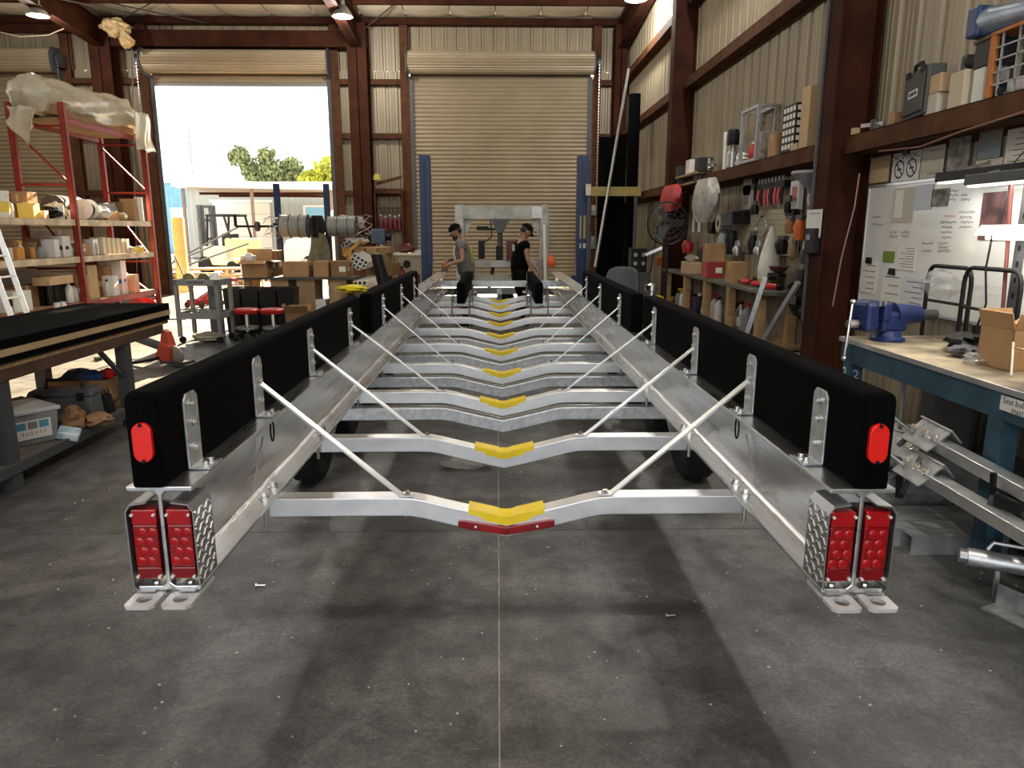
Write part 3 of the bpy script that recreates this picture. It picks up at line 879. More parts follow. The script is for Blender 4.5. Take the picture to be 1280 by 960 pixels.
def crumple(loc, size, mat, name, label, cat, n=16, m=10, amp=.28, seed=1, rz=0.0):
    """creased bag or cloth"""
    q = random.Random(seed); mb = MB(); vs = []
    bump = [[q.uniform(1 - amp, 1 + amp) for j in range(n)] for i in range(m + 1)]
    for i in range(m + 1):
        th = PI * i / m
        for j in range(n):
            a = 2 * PI * j / n; k = bump[i][j] * (1 + .12 * math.sin(3 * a + i))
            if i in (0, m): k = 1
            vs.append((size[0] / 2 * math.sin(th) * math.cos(a) * k, size[1] / 2 * math.sin(th) * math.sin(a) * k, size[2] / 2 * (1 + math.cos(th) * (1 if i in (0, m) else bump[i][0] * .5 + .5)) * .98))
    mb.add(vs, [(i * n + j, (i + 1) * n + j, (i + 1) * n + (j + 1) % n, i * n + (j + 1) % n) for i in range(m) for j in range(n)])
    return single(name, label, cat, mb, mat, loc, rz, smooth=.6)
# ------------------------------------------------------------------ the yard outside the open door
gd = tag(MB().bx(-90, 70, YB + .15, 160, -.12, -.01).build('ground', M('yard_ground', (.62, .55, .44), .9, var=.15, scale=.6)), 'pale sunlit dirt yard outside the open door', None, kind='structure')
SHEDW = M('shed_wall', (.36, .39, .38), .6, var=.08, scale=1, stretch=(6, 6, .3))
SKYB = M('blue_siding', (.16, .38, .55), .6, var=.1, scale=2)
def ribbed(x0, x1, y, z0, z1, pitch=.3):
    mb = MB(); n = max(2, int((x1 - x0) / pitch)); vs = []
    for i in range(n * 2 + 1):
        x = x0 + (x1 - x0) * i / (n * 2); vs += [(x, y + (.03 if i % 2 else 0), z0), (x, y + (.03 if i % 2 else 0), z1)]
    return mb.add(vs, [(2 * i, 2 * i + 2, 2 * i + 3, 2 * i + 1) for i in range(n * 2)])
b = thing('blue_building', 'pale blue clad building at the left of the yard', 'building', (-20.6, 53, 0))
ribbed(-3.6, 2.2, 0, 0, 4.9).build('wall', SKYB, b)
MB().bx(-3.6, 2.2, .05, 6, 0, 4.9).build('building_body', SKYB, b)
MB().bx(-3.8, 2.4, -.15, 6.2, 4.9, 5.15).build('roof_edge', WHITE, b)
MB().bx(.3, .65, -.1, .05, 0, 3.9).build('downpipe', GREYD, b)
MB().bx(1.7, 2.2, -.12, .02, 0, 4.9).build('corner_trim', WHITE, b)
MB().bx(-2.6, -1.4, -.05, .02, 0, 3.2).build('wall_door', WHITE, b)
MB().bx(.6, 1.6, 1, 2, 5.1, 5.7).build('roof_unit', M('roof_unit', (.5, .5, .48), .6), b)
MB().cyl((-1.2, 1, 4.9), (-1.2, 1, 8.6), .05, n=6).build('antenna_mast', GREYP, b)

s = thing('shed_building', 'grey ribbed shed with white garage door behind the canopy', 'building', (-13, 42, 0))
ribbed(-4.4, 6.2, 0, 0, 4.0).build('wall', SHEDW, s)
MB().bx(-4.4, 6.2, .05, 8, 0, 3.95).build('building_body', SHEDW, s)
gdoor = thing('garage_door', None, None); gdoor.parent = s
for k in range(5):
    MB().bx(-3.0, .2, -.06, .02, .05 + k * .62, .05 + k * .62 + .60).build('door_panel', M('garage_white', (.78, .74, .66), .5), gdoor)
MB().bx(-3.15, .35, -.04, .02, 3.15, 3.3).build('door_trim', WHITE, s)
mb = MB(); mb.add([(-4.8, -.3, 3.95), (6.6, -.3, 3.95), (6.6, 4, 4.5), (-4.8, 4, 4.5)], [(0, 1, 2, 3)]); mb.add([(-4.8, 8.3, 3.95), (6.6, 8.3, 3.95), (6.6, 4, 4.5), (-4.8, 4, 4.5)], [(0, 1, 2, 3)])
mb.build('roof', WHITE, s, solid=.08)
MB().bx(2.2, 4.4, -.06, .02, 1.0, 2.9).build('window', M('window_blue', (.22, .50, .72), .15), s)
MB().bx(2.05, 4.55, -.04, .01, .88, 3.02).build('window_frame', WHITE, s)

c = thing('canopy', 'open canopy with white fascia and steel posts in the yard', 'canopy', (-11, 34, 0))
mb = MB(); mb.add([(-3.6, 0, 3.62), (3.9, 0, 3.50), (4.8, 7.6, 3.35), (-3.6, 7.6, 3.5)], [(0, 1, 2, 3)])
mb.build('roof_sheet', M('canopy_roof', (.42, .34, .28), .6), c, solid=.05)
mb = MB(); mb.bar((-3.7, -.05, 3.66), (3.9, -.05, 3.52), .06, .22); mb.bar((3.9, -.05, 3.52), (4.85, 3.0, 3.22), .06, .22); mb.build('fascia', WHITE, c)
for x in (-3.3, -.2, 3.4):
    MB().bx(x - .06, x + .06, .1, .22, 0, 3.5).build('post', M('post_brown', (.20, .13, .10), .6), c)
for y in (2.5, 5.0):
    MB().bx(-3.5, 4.2, y, y + .08, 3.32, 3.44).build('rafter', BROWN, c)

# trees beyond the roofs
def tree(name, label, base, h, blobs, lmat, seed, leaf=.22, per=420):
    t = thing(name, label, 'tree', base, group='trees beyond the yard'); q = random.Random(seed)
    mb = MB(); mb.tube([(0, 0, 0), (.1, 0, h * .4), (0, .1, h * .7)], [.28, .2, .1], n=8)
    for (bx_, by_, bz, br) in blobs: mb.tube([(0, 0, h * .4), (bx_ * .5, by_ * .5, (h * .4 + bz) / 2 + .3), (bx_, by_, bz)], [.12, .08, .03], n=5)
    mb.build('trunk', M('bark', (.16, .12, .08), .9), t)
    mb = MB()
    for (bx_, by_, bz, br) in blobs:
        for k in range(int(per * br * br)):
            d = Vector((q.gauss(0, 1), q.gauss(0, 1), q.gauss(0, .8))); d.normalize()
            p = Vector((bx_, by_, bz)) + d * br * (q.random() ** .45)
            e = Euler((q.uniform(0, 6), q.uniform(0, 6), q.uniform(0, 6))).to_matrix()
            u, v = e @ Vector((leaf * q.uniform(.6, 1.2), 0, 0)), e @ Vector((0, leaf * .6, 0))
            mb.quad(p - u, p - v, p + u, p + v)
    mb.build('foliage', lmat, t, kind='stuff')
LEAF1 = M('leaf_olive', (.20, .23, .10), .7, var=.3, scale=.7)
LEAF2 = M('leaf_yellow', (.42, .45, .05), .7, var=.25, scale=.7)
B1 = at(250, 230, Y=60); 
tree('tree', 'tall ragged olive-green tree behind the white shed roof', (-19.3, 66, 0), 7.5,
     [(-3.2, 0, 7.9, .95), (-2.3, .3, 6.9, 1.0), (-.8, 0, 8.0, .8), (-.4, 0, 6.6, 1.3), (-1.6, 0, 5.7, 1.3), (.9, 0, 5.6, 1.5), (1.3, .2, 7.0, 1.0), (2.2, 0, 6.0, 1.0), (2.8, 0, 5.0, .9), (0, 0, 4.6, 1.6), (-.9, 0, 7.3, .7)], LEAF1, 3)
tree('tree', 'round yellow-green tree at the right of the doorway', (-12.4, 55, 0), 6.0,
     [(-1.2, 0, 5.0, 1.0), (0, 0, 5.7, 1.2), (1.2, 0, 5.4, 1.2), (2.2, 0, 5.9, 1.1), (.4, 0, 4.4, 1.5), (2.4, 0, 4.4, 1.4)], LEAF2, 5)

# forklift
f = thing('forklift', 'cream forklift with tall mast standing in the yard', 'forklift', (-10.6, 28, 0), R(-28))
FY = M('forklift_cream', (.80, .74, .50), .5)
MB().bx(-.2, 1.5, -.55, .55, .35, 1.05).build('chassis', FY, f, bevel=.05)
MB().bx(.95, 1.75, -.55, .55, .45, 1.35).build('counterweight', M('forklift_yellow', (.70, .62, .30), .5), f, bevel=.08)
for yy in (-.34, -.2, .2, .34): MB().bx(-.52, -.40, yy - .05, yy + .05, .1, 2.55).build('mast_rail', DSTEEL, f)
for z in (.5, 1.3, 2.0, 2.5): MB().bx(-.55, -.42, -.38, .38, z - .05, z + .05).build('mast_bar', DSTEEL, f)
for yy in (-.25, .25): MB().bx(-1.55, -.5, yy - .06, yy + .06, .55, .60).build('fork', DSTEEL, f)
for p, q in (((0, -.5, 1.0), (.15, -.5, 2.15)), ((0, .5, 1.0), (.15, .5, 2.15)), ((1.3, -.5, 1.2), (1.0, -.5, 2.15)), ((1.3, .5, 1.2), (1.0, .5, 2.15))):
    MB().bar(p, q, .06, .06).build('cage_post', BLACK, f)
MB().bx(.1, 1.05, -.55, .55, 2.12, 2.2).build('cage_roof', BLACK, f)
MB().bx(.5, .9, -.25, .25, 1.05, 1.5).build('seat', BLACK, f, bevel=.04)
for x, yy, r in ((-.1, -.5, .34), (-.1, .5, .34), (1.3, -.5, .26), (1.3, .5, .26)):
    MB().lathe([(r * .5, -.1), (r, -.1), (r, .1), (r * .5, .1), (0, .1)], (x, yy, r), n=18, axis='y').build('wheel', RUBBER, f, smooth=True)

# parked white van
v = thing('van', 'white van parked under the canopy beside a blue post', 'van', (-7.4, 29.5, 0), R(8))
MB().prism([(-1.0, .35), (4.2, .35), (4.2, 2.35), (.9, 2.40), (.1, 1.55), (-.9, 1.25), (-1.05, .8)], 'y', -.95, .95).build('body', M('van_white', (.75, .74, .70), .35), v, bevel=.06)
MB().prism([(.82, 2.28), (.16, 1.60), (.14, 1.62), (.80, 2.30)], 'y', -.8, .8).build('windscreen', M('van_glass', (.12, .25, .38), .08), v)
MB().bx(.35, 1.3, -.97, -.94, 1.55, 2.15).build('side_window', M('van_glass'), v)
for x in (0, 3.2):
    for yy in (-.85, .85): MB().lathe([(.18, -.11), (.34, -.11), (.34, .11), (.18, .11), (0, .11)], (x, yy, .34), n=18, axis='y').build('wheel', RUBBER, v, smooth=True)

# stacks of timber, beams and pallets just outside the door
TIMB = M('weathered_timber', (.50, .38, .24), .85, var=.25, scale=5)
for k, (cx, cy, z, n, L, a, lab) in enumerate(((-9.2, 22.6, 0, 5, 3.4, 6, 'lowest layer of pale boards stacked outside the door'),
                                            (-9.1, 22.7, .16, 5, 3.2, -3, 'middle layer of pale boards stacked outside the door'),
                                            (-9.4, 22.9, .32, 4, 2.8, 10, 'short top layer of boards stacked outside the door'),
                                            (-8.6, 24.6, 0, 4, 3.4, -8, 'grey boards lying behind the board stack'))):
    t = thing('board_stack', lab, 'timber', (cx, cy, z), R(a), 'board stacks outside the door')
    for i in range(n):
        MB().bx(-L / 2 + wob() * .15, L / 2 + wob() * .15, -.45 + i * .2, -.45 + i * .2 + .17, .10, .16).build('board', TIMB if i % 2 else PLY, t)
    for x in (-L * .35, L * .35): MB().bx(x - .05, x + .05, -.5, .5, 0, .10).build('bearer', TIMB, t)
for k, (p, q, lab) in enumerate((((-9.4, 21.4, .75), (-8.2, 23.6, 1.75), 'upper dark steel bar sticking out of the yard rack'), ((-9.4, 21.9, .55), (-8.1, 24.0, 1.2), 'lower dark steel bar sticking out of the yard rack'), ((-9.9, 21.2, .5), (-9.0, 23.4, 1.15), 'short grey bar leaning on the yard stack'))):
    single('steel_bar', lab, 'bar', MB().bar(p, q, .045, .045), GREYD)
single('crate', 'small timber crate beside the forklift', 'crate', MB().box((0, 0, .3), (.9, .7, .6)), TIMB, (-6.6, 26.4, 0), .2, bevel=.02)
single('trestle', 'low timber trestle outside the door', 'trestle', MB().bx(-.6, .6, -.06, .06, .5, .6).bar((-.5, -.25, 0), (-.45, 0, .5), .06, .06).bar((-.5, .25, 0), (-.45, 0, .5), .06, .06).bar((.5, -.25, 0), (.45, 0, .5), .06, .06).bar((.5, .25, 0), (.45, 0, .5), .06, .06), TIMB, (-6.4, 21.5, 0), .3)
single('timber_post', 'yellow timber post standing against the door jamb', 'post', MB().bx(-.14, .14, -.08, .08, 0, 1.95), M('pine', (.72, .52, .22), .7, var=.15, scale=4), (-8.45, 19.7, 0), .1)
# ------------------------------------------------------------------ left side: pallet rack with its goods
RX0, RX1 = -7.78, -6.95
FRY = (9.7, 12.3, 14.95)
rk = thing('pallet_rack', 'red steel pallet rack loaded with boxes at the left wall', 'rack', ((RX0 + RX1) / 2, 12.3, 0))
ox, oy = (RX0 + RX1) / 2, 12.3
hw = (RX1 - RX0) / 2
for k, y in enumerate(FRY):
    top = 1.95 if k == 0 else 3.62
    for x in (-hw, hw):
        mb = MB(); yy = y - oy
        mb.bx(x - .045, x + .045, yy - .035, yy - .030, 0, top); mb.bx(x - .045, x - .040, yy - .035, yy + .04, 0, top); mb.bx(x + .040, x + .045, yy - .035, yy + .04, 0, top)
        mb.bx(x - .07, x + .07, yy - .07, yy + .07, 0, .012)
        mb.build('upright', RACKRED, rk)
    for z in (0.25, 1.0, 2.35, 3.26):
        if z < top: MB().bx(-hw, hw, y - oy - .012, y - oy + .012, z - .018, z + .018).build('frame_strut', RACKRED, rk)
    for za, zb in ((2.35, 3.22), (1.0, 2.2), (.25, .95)):
        if zb < top: MB().bar((-hw, y - oy, zb), (hw, y - oy, za), .022, .03).build('frame_brace', RACKRED, rk)
LV = {'low': .45, 'mid': 1.20, 'up': 1.80, 'top': 3.40}
for a, b in ((0, 1), (1, 2)):
    for nm, z in LV.items():
        if nm == 'top' and a == 0: continue
        for x in (-hw, hw):
            MB().bx(x - .022, x + .022, FRY[a] - oy + .04, FRY[b] - oy - .04, z - .10, z - .005).build('shelf_beam', M('beam_cream', (.62, .50, .34), .5, var=.3, scale=5) if nm in ('up', 'mid') else RACKRED, rk)
        n = 6
        for i in range(n):
            L = (FRY[b] - FRY[a] - .1) / n
            y0 = FRY[a] - oy + .05 + i * L
            MB().bx(-hw, hw, y0 + .006, y0 + L - .006, z - .022, z).build('deck_board', PLY, rk)
RXF = RX1 - .02                        # front line of the shelves
def on(px, level, inset=.2, py=300):
    """base point on a rack shelf for the photo column px, inset from the front edge"""
    p = at(px, py, X=RXF - inset); z = LV[level] if level in LV else 0.0
    return (RXF - inset, p.y, z + .001)
RG = 'goods on the red pallet rack'
# upper level
bucket('white bucket with yellow label on the upper rack shelf', on(7, 'up', .14), .115, .36, WHITE, lid=WHITE, band=M('label_yellow', (.8, .6, .1), .5))
card_box('tall brown carton with torn label on the upper rack shelf', on(33, 'up', .40), (.34, .30, .40), .1, CARD, mark='white', group=RG)
card_box('dark brown carton beside the bucket on the upper rack shelf', on(20, 'up', .36), (.22, .2, .36), -.1, CARDD, group=RG)
card_box('low yellow carton at the front of the upper rack shelf', on(41, 'up', .14), (.22, .22, .22), .15, M('carton_yellow', (.75, .55, .12), .7), tape=False, group=RG)
card_box('small white carton leaning beside a black tool on the upper shelf', on(80, 'up', .12), (.10, .10, .22), .5, PAPER, tape=False, group=RG)
bottle('narrow white bottle beside the brown cartons', on(19, 'up', .10), .035, .26, WHITE, BLACK)
crumple(on(66, 'up', .22), (.34, .26, .20), BLACK, 'tool_bag', 'black tool bag lying on the upper rack shelf', 'bag', seed=4)
crumple(on(75, 'up', .30), (.30, .26, .30), FILM, 'plastic_bag', 'crumpled clear bag behind the black tool bag', 'bag', seed=5, amp=.4)
single('steel_drum', 'dark grey drum lying at the back of the upper rack shelf', 'drum', MB().lathe([(.0, -.35), (.20, -.35), (.205, -.33), (.20, -.30), (.20, -.02), (.208, 0), (.20, .02), (.20, .3), (.205, .33), (.2, .35), (0, .35)], (0, 0, .208), n=24, axis='y'), GREYD, on(86, 'up', .56), 0, smooth=.6)
t = thing('cable_reel', 'cable reel with white ribbed flange on the upper rack shelf', 'reel', on(112, 'up', .16))
for s_ in (-1, 1): MB().lathe([(0, s_ * .09), (.17, s_ * .09), (.175, s_ * .10), (.17, s_ * .11), (0, s_ * .11)], (0, 0, .176), n=24, axis='y').build('flange', WHITE, t, smooth=.6)
MB().lathe([(.11, -.09), (.11, .09)], (0, 0, .176), n=20, axis='y').build('winding', BLACK, t, smooth=True)
mb = MB()
for k in range(10): a = 2 * PI * k / 10; mb.bar((0, -.113, .176), (.15 * math.cos(a), -.113, .176 + .15 * math.sin(a)), .012, .008)
mb.build('rib', CREAM, t)
crumple(on(128, 'up', .14), (.36, .36, .26), WHITE, 'plastic_sack', 'white plastic sack next to the cable reel', 'sack', seed=6, amp=.2)
crumple(on(138, 'up', .42), (.4, .5, .34), GREYP, 'plastic_sack', 'grey plastic sack behind the white sack', 'sack', seed=8, amp=.2)
single('pipe_fitting', 'tan ring fitting on the upper rack shelf', 'fitting', MB().lathe([(.05, -.06), (.075, -.06), (.075, .06), (.05, .06), (.05, -.06)], (0, 0, .076), n=18, axis='y'), CREAM, on(156, 'up', .10), 0, smooth=.6)
card_box('dark carton behind the ring fitting on the upper shelf', on(152, 'up', .44), (.30, .26, .36), 0, CARDD, group=RG)
card_box('upright brown carton near the right rack post', on(167, 'up', .22), (.26, .26, .42), .05, CARD, group=RG)
single('paper_roll', 'upright white roll at the right end of the upper shelf', 'roll', MB().lathe([(.02, 0), (.07, 0), (.07, .46), (.02, .46), (.02, 0)], n=16), PAPER, on(178, 'up', .10), 0, smooth=.6)
crumple(on(153, 'up', .10), (.24, .2, .14), M('rag_tan', (.55, .42, .24), .9), 'rag', 'small tan rag bundle before the ring fitting', 'rag', seed=9)
# wrapped bundle on top
mb = MB(); q = random.Random(21)
pl = [(-7.45, 12.05), (-7.0, 14.9)]
def wrap(u, v):
    a = 2 * PI * u; y = 12.0 + 3.15 * v
    e = max(0.0, min(1, v / .05, (1 - v) / .04)) ** .5
    fold = 1 + e * (.07 * math.sin(5 * a + 9 * v) * (.4 + .6 * abs(math.sin(5 * v))) + .04 * math.sin(11 * a - 17 * v))
    e = max(0, e); hx = .335 * fold * (.04 + .96 * e); hz = (.29 + .12 * v) * fold * (.04 + .96 * e)
    return (RX0 + .42 + hx * math.cos(a), y, 3.402 + max(.0, .32 + hz * math.sin(a)))
w = thing('wrapped_bundle', 'long bundle wrapped in clear plastic sheet on top of the red rack', 'bundle', (RX0 + .42, 13.5, 3.4))
mb.grid(lambda u, v: tuple(Vector(wrap(u, v)) - Vector((RX0 + .42, 13.5, 3.4))), 48, 40, wrap=True)
mb.build('plastic_wrap', FILM, w, smooth=.5)
MB().bx(-.26, .28, -1.25, 1.4, .04, .36).build('carton', CARDD, w)
def hang(u, v):
    x = .50 + .04 * math.sin(11 * u + 3 * v) * (.3 + v); return (x, .95 + .68 * u + .05 * math.sin(7 * v), .45 - .80 * v + .10 * abs(math.sin(5 * u)) * v)
m2 = MB(); m2.grid(hang, 16, 10); m2.build('hanging_sheet', FILM, w, smooth=.5, solid=.003)
def hang2(u, v):
    return (-.30 + .42 * u, -1.46 + .08 * math.sin(8 * u + 4 * v), .12 - (.60 - .32 * abs(u - .55) * 2) * v)
m2 = MB(); m2.grid(hang2, 14, 8); m2.build('hanging_sheet', FILM, w, smooth=.5, solid=.003)
# middle level
for px, lab, ins, d, rz, mt, mk in ((6, 'dark carton at the far left of the middle rack shelf', .3, (.34, .3, .28), .2, CARDD, None), (30, 'grey-brown carton tipped on the middle rack shelf', .3, (.3, .26, .24), .5, CARDD, None),
                             (50, 'brown carton behind the white packs on the middle shelf', .42, (.36, .36, .30), 0, CARD, None), (62, 'square white pack on the middle rack shelf', .14, (.2, .16, .28), .1, PAPER, None),
                             (75, 'taller white pack with grey print on the middle shelf', .16, (.22, .18, .33), -.15, WHITE, 'black'), (93, 'flat brown carton next to the middle rack post', .2, (.3, .4, .20), 0, CARD, 'white'),
                             (15, 'orange-brown carton at the front of the middle shelf', .12, (.2, .2, .18), .1, M('carton_orange', (.62, .28, .06), .8), None), (113, 'small white carton right of the middle rack post', .16, (.16, .2, .27), .1, WHITE, None)):
    card_box(lab, on(px, 'mid', ins), d, rz, mt, mark=mk, group=RG, tape=mt in (CARD, CARDD))
bottle('white spray bottle on the middle rack shelf', on(24, 'mid', .10), .045, .27, WHITE, M('trigger_yellow', (.8, .5, .05), .5), 'spray')
bottle('grey tub on the middle rack shelf', on(48, 'mid', .14), .075, .20, GREYP, GREYD)
for k, px in enumerate((122, 128, 134, 140, 146, 152)):
    card_box('%s of the row of slim cream cartons on the middle shelf' % ('leftmost', 'second', 'third', 'fourth', 'fifth', 'rightmost')[k], on(px, 'mid', .2), (.22, .12, .30 - .008 * k), .12, M('carton_cream', (.74, .66, .5), .7), tape=False, group=RG)
for px, lab, mt in ((160, 'small cream parts tray near the right rack post', CREAM), (172, 'small yellow parts tray near the right rack post', M('tray_yellow', (.65, .5, .12), .5))):
    t = thing('parts_tray', lab, 'tray', on(px, 'mid', .14)); MB().lathe([(.10, 0), (.13, .10), (.125, .10), (.095, .01), (0, .01)], n=4).build('body', mt, t); crumple((0, 0, .02), (.16, .16, .11), STEEL, 'fittings', None, None, seed=int(px)).parent = t
# low level and floor goods
for px, lab, ins, d, rz, mt, mk, lv in ((5, 'white carton with print on the lowest rack shelf', .15, (.3, .42, .30), 0, PAPER, 'black', 'low'), (13, 'long brown carton on the lowest rack shelf', .42, (.3, .56, .34), 0, CARDD, None, 'low'),
                                 (60, 'flat brown carton on top of the black crate', .12, (.26, .70, .13), .05, CARDL, None, 'x'),
                                 (92, 'upright carton with white patches on the lowest rack shelf', .14, (.22, .24, .44), .1, CARD, 'white', 'low'), (103, 'tall tan carton beside the middle rack post', .16, (.22, .26, .58), -.1, CARDL, None, 'low'),
                                 (121, 'brown carton at the bottom right of the rack', .36, (.30, .34, .52), .05, CARD, 'white', 'low'), (132, 'white carton standing on the lowest shelf right of the post', .12, (.20, .22, .36), .1, PAPER, None, 'low'),
                                 (142, 'stacked tall white carton with blue print', .18, (.24, .24, .62), .1, WHITE, 'blue', 'low'), (157, 'lower tan carton next to the tall white carton', .10, (.24, .26, .34), .1, CARDL, None, 'low')):
    p = on(px, lv, ins)
    if lv == 'x': p = (p[0], p[1], LV['low'] + .33)
    card_box(lab, p, d, rz, mt, mark=mk, group=RG, tape=mt in (CARD, CARDD, CARDL))
t = thing('plastic_crate', 'black plastic crate on the lowest rack shelf', 'crate', on(54, 'low', .36))
mb = MB(); mb.bx(-.2, .2, -.45, .45, 0, .02); mb.bx(-.2, -.18, -.45, .45, 0, .33); mb.bx(.18, .2, -.45, .45, 0, .33); mb.bx(-.2, .2, -.45, -.43, 0, .33); mb.bx(-.2, .2, .43, .45, 0, .33); mb.build('body', BLACK, t)
for i in range(5): MB().bx(.2, .212, -.4 + i * .18, -.37 + i * .18, .02, .31).build('rib', BLACK, t)
for px, r, h, mt, lab in ((78, .06, .36, WHITE, 'white plastic jug on the lowest rack shelf'), (84, .07, .30, M('jug_grey', (.5, .5, .5), .4), 'grey plastic jug beside the white jug'), (127, .05, .30, M('can_white', (.7, .68, .6), .4), 'slim white can in front of the brown carton')):
    bottle(lab, on(px, 'low', .12), r, h, mt, BLACK)
# red trolley jack parked by the door jamb
t = thing('trolley_jack', 'red trolley jack with silver handle at the end of the rack', 'jack', (-6.35, 15.75, 0), R(70))
mb = MB(); mb.bx(-.35, .35, -.16, -.12, .06, .18); mb.bx(-.35, .35, .12, .16, .06, .18); mb.bx(-.35, -.2, -.16, .16, .06, .14); mb.build('frame', RED, t, bevel=.01)
MB().bar((-.2, 0, .14), (.3, 0, .34), .12, .06).build('lift_arm', RED, t); MB().cyl((.3, 0, .32), (.3, 0, .38), .06).build('saddle', DSTEEL, t)
for x in (-.3, .3):
    for y in (-.19, .19): MB().lathe([(.03, -.02), (.065, -.02), (.065, .02), (.03, .02), (0, .02)], (x, y, .065), n=14, axis='y').build('wheel', DSTEEL, t, smooth=True)
MB().tube([(-.3, 0, .15), (-.55, 0, .75), (-.72, 0, 1.10)], .016, n=8).build('handle', CHROME, t)
t = thing('floor_stand', 'red steel stand with white legs beside the trolley jack', 'stand', (-6.2, 16.6, 0), .3)
MB().bx(-.3, .3, -.14, .14, .50, .56).build('top_plate', RED, t)
for x in (-.26, .26):
    for y in (-.1, .1): MB().bar((x, y, .5), (x * 1.25, y * 2.0, .02), .03, .03).build('leg', WHITE, t)
# aluminium ladder leaning at the far left
t = thing('ladder', 'aluminium ladder leaning against the left end of the rack', 'ladder')
a0, a1 = at(48, 400, Z=0.0), None
p0, p1 = Vector((-6.62, 10.3, 0.0)), Vector((-6.80, 9.2, 1.95))
p0 = at(42, 389, X=-6.55); p0.z = 0.02; p1 = at(-6, 280, X=-6.80)
for o_ in (0, .34):
    d_ = Vector((0, -o_, 0)); MB().bar(p0 + d_, p1 + d_, .03, .07).build('stile', ALUMW, t)
for k in range(6):
    f_ = (k + .5) / 6; c_ = p0.lerp(p1, f_); MB().cyl(c_, c_ + Vector((0, -.34, 0)), .014, n=8).build('rung', ALUMW, t)

# more goods
t = thing('foam_panel', 'long white foam panel lying at the back of the middle rack shelf', 'panel', on(72, 'mid', .60)); MB().bx(-.05, .05, -.55, .6, .0, .42).build('sheet', PAPER, t); MB().bx(-.052, .052, -.05, .05, .0, .42).build('tape', M('tape'), t)
t = thing('foam_panel', 'white board leaning at the back of the lowest rack shelf', 'panel', on(22, 'low', .74)); MB().bx(-.03, .03, -.7, .7, .0, .55).build('sheet', PAPER, t); MB().bx(.03, .033, -.3, .3, .1, .3).build('print', M('scale_grey', (.35, .33, .30), .6), t)
for px, lab in ((52, 'left upright white pipe on the lowest rack shelf'), (60, 'right upright white pipe on the lowest rack shelf')):
    single('white_pipe', lab, 'pipe', MB().lathe([(.03, 0), (.045, 0), (.045, .52), (.03, .52), (.03, 0)], n=14), WHITE, (RXF + .10, on(px, 'low', 0)[1], 0.0), 0, smooth=.6, group='white pipes by the rack')
for k, px in enumerate((100, 109, 118, 127, 137, 147)):
    t = thing('caster_wheel', '%s of the black casters lying before the rack' % ('leftmost', 'second', 'third', 'fourth', 'fifth', 'rightmost')[k], 'caster', (RXF + .22 + .05 * (k % 2), on(px, 'low', -.2)[1], 0), .7 * k, 'black casters before the rack')
    MB().lathe([(.03, -.025), (.075, -.025), (.08, 0), (.075, .025), (.03, .025), (0, .025)], (0, 0, .08), n=16, axis='x').build('wheel', BLACK, t, smooth=.6)
    mb = MB(); mb.bx(-.045, -.035, -.03, .03, .05, .20); mb.bx(.035, .045, -.03, .03, .05, .20); mb.bx(-.07, .07, -.06, .06, .20, .21); mb.build('fork', CHROME, t)
for k, (px, dz) in enumerate(((163, 0), (173, 0))):
    p = on(px, 'low', -.34); t = thing('hose_reel', ('left' if k == 0 else 'right') + ' red disc reel standing at the right end of the rack', 'reel', (p[0], p[1], 0), .25, 'red disc reels')
    for s_ in (-1, 1): MB().lathe([(0, s_ * .05), (.19, s_ * .05), (.195, s_ * .06), (.19, s_ * .07), (0, s_ * .07)], (0, 0, .196), n=24, axis='y').build('flange', RED, t, smooth=.6)
    MB().lathe([(.10, -.05), (.10, .05)], (0, 0, .196), n=18, axis='y').build('winding', BLACK, t, smooth=True)
card_box('square brown carton on the floor before the rack post', (RXF + .22, on(90, 'low', -.2)[1], 0), (.26, .3, .34), .2, CARD, mark='white', group=RG)
card_box('low white carton on the floor beside the brown one', (RXF + .20, on(76, 'low', -.2)[1], 0), (.22, .22, .24), -.1, PAPER, mark='blue', tape=False, group=RG)
for px, mt, lab in ((86, M('can_white'), 'white can on the middle rack shelf beside the tall pack'), (38, M('can_amber', (.5, .25, .05), .4), 'amber can on the middle rack shelf'), (10, WHITE, 'white can at the far left of the middle shelf'), (118, M('can_grey', (.45, .45, .42), .4), 'grey can right of the middle rack post'), (105, WHITE, 'white can standing before the middle rack post')):
    bottle(lab, on(px, 'mid', .09), .04, .20, mt, GREYD, 'can')
for px, d, mt, lab in ((57, (.12, .18, .12), CARDL, 'little tan carton on the upper rack shelf'), (95, (.14, .16, .15), PAPER, 'little white carton left of the cable reel'), (145, (.16, .2, .16), CARD, 'little brown carton behind the ring fitting')):
    card_box(lab, on(px, 'up', .10), d, .2, mt, tape=False, group=RG)

# ------------------------------------------------------------------ left steel table with boards on top
TX1, TX0, TY0, TY1 = -3.06, -3.86, 2.2, 6.72
tb = thing('steel_table', 'long grey steel work table with a lower shelf on the left', 'table', ((TX0 + TX1) / 2, 4.5, 0))
lx, ly = (TX1 - TX0) / 2, 4.5
MB().bx(-lx, lx, TY0 - ly, TY1 - ly, .780, .815).build('table_top', WOOD, tb)
for x in (-lx + .03, lx - .03): MB().bx(x - .025, x + .025, TY0 - ly, TY1 - ly - .1, .70, .78).build('apron_rail', M('rust_steel', (.12, .07, .045), .6, .3, var=.3, scale=6), tb)
for y in (TY0 + .3, 4.45, 5.98):
    for x in (-lx + .06, lx - .06):
        MB().bx(x - .045, x + .045, y - ly - .045, y - ly + .045, 0, .70).build('leg', GREYD, tb)
    MB().bar((lx - .06, y - ly - .03, .42), (lx - .06, y - ly - .36, .70), .03, .03).build('corner_brace', GREYD, tb)
MB().bx(-lx + .02, lx, TY0 - ly, TY1 - ly - .38, .13, .165).build('lower_shelf', M('shelf_dusty', (.17, .15, .125), .7, var=.25, scale=5), tb)
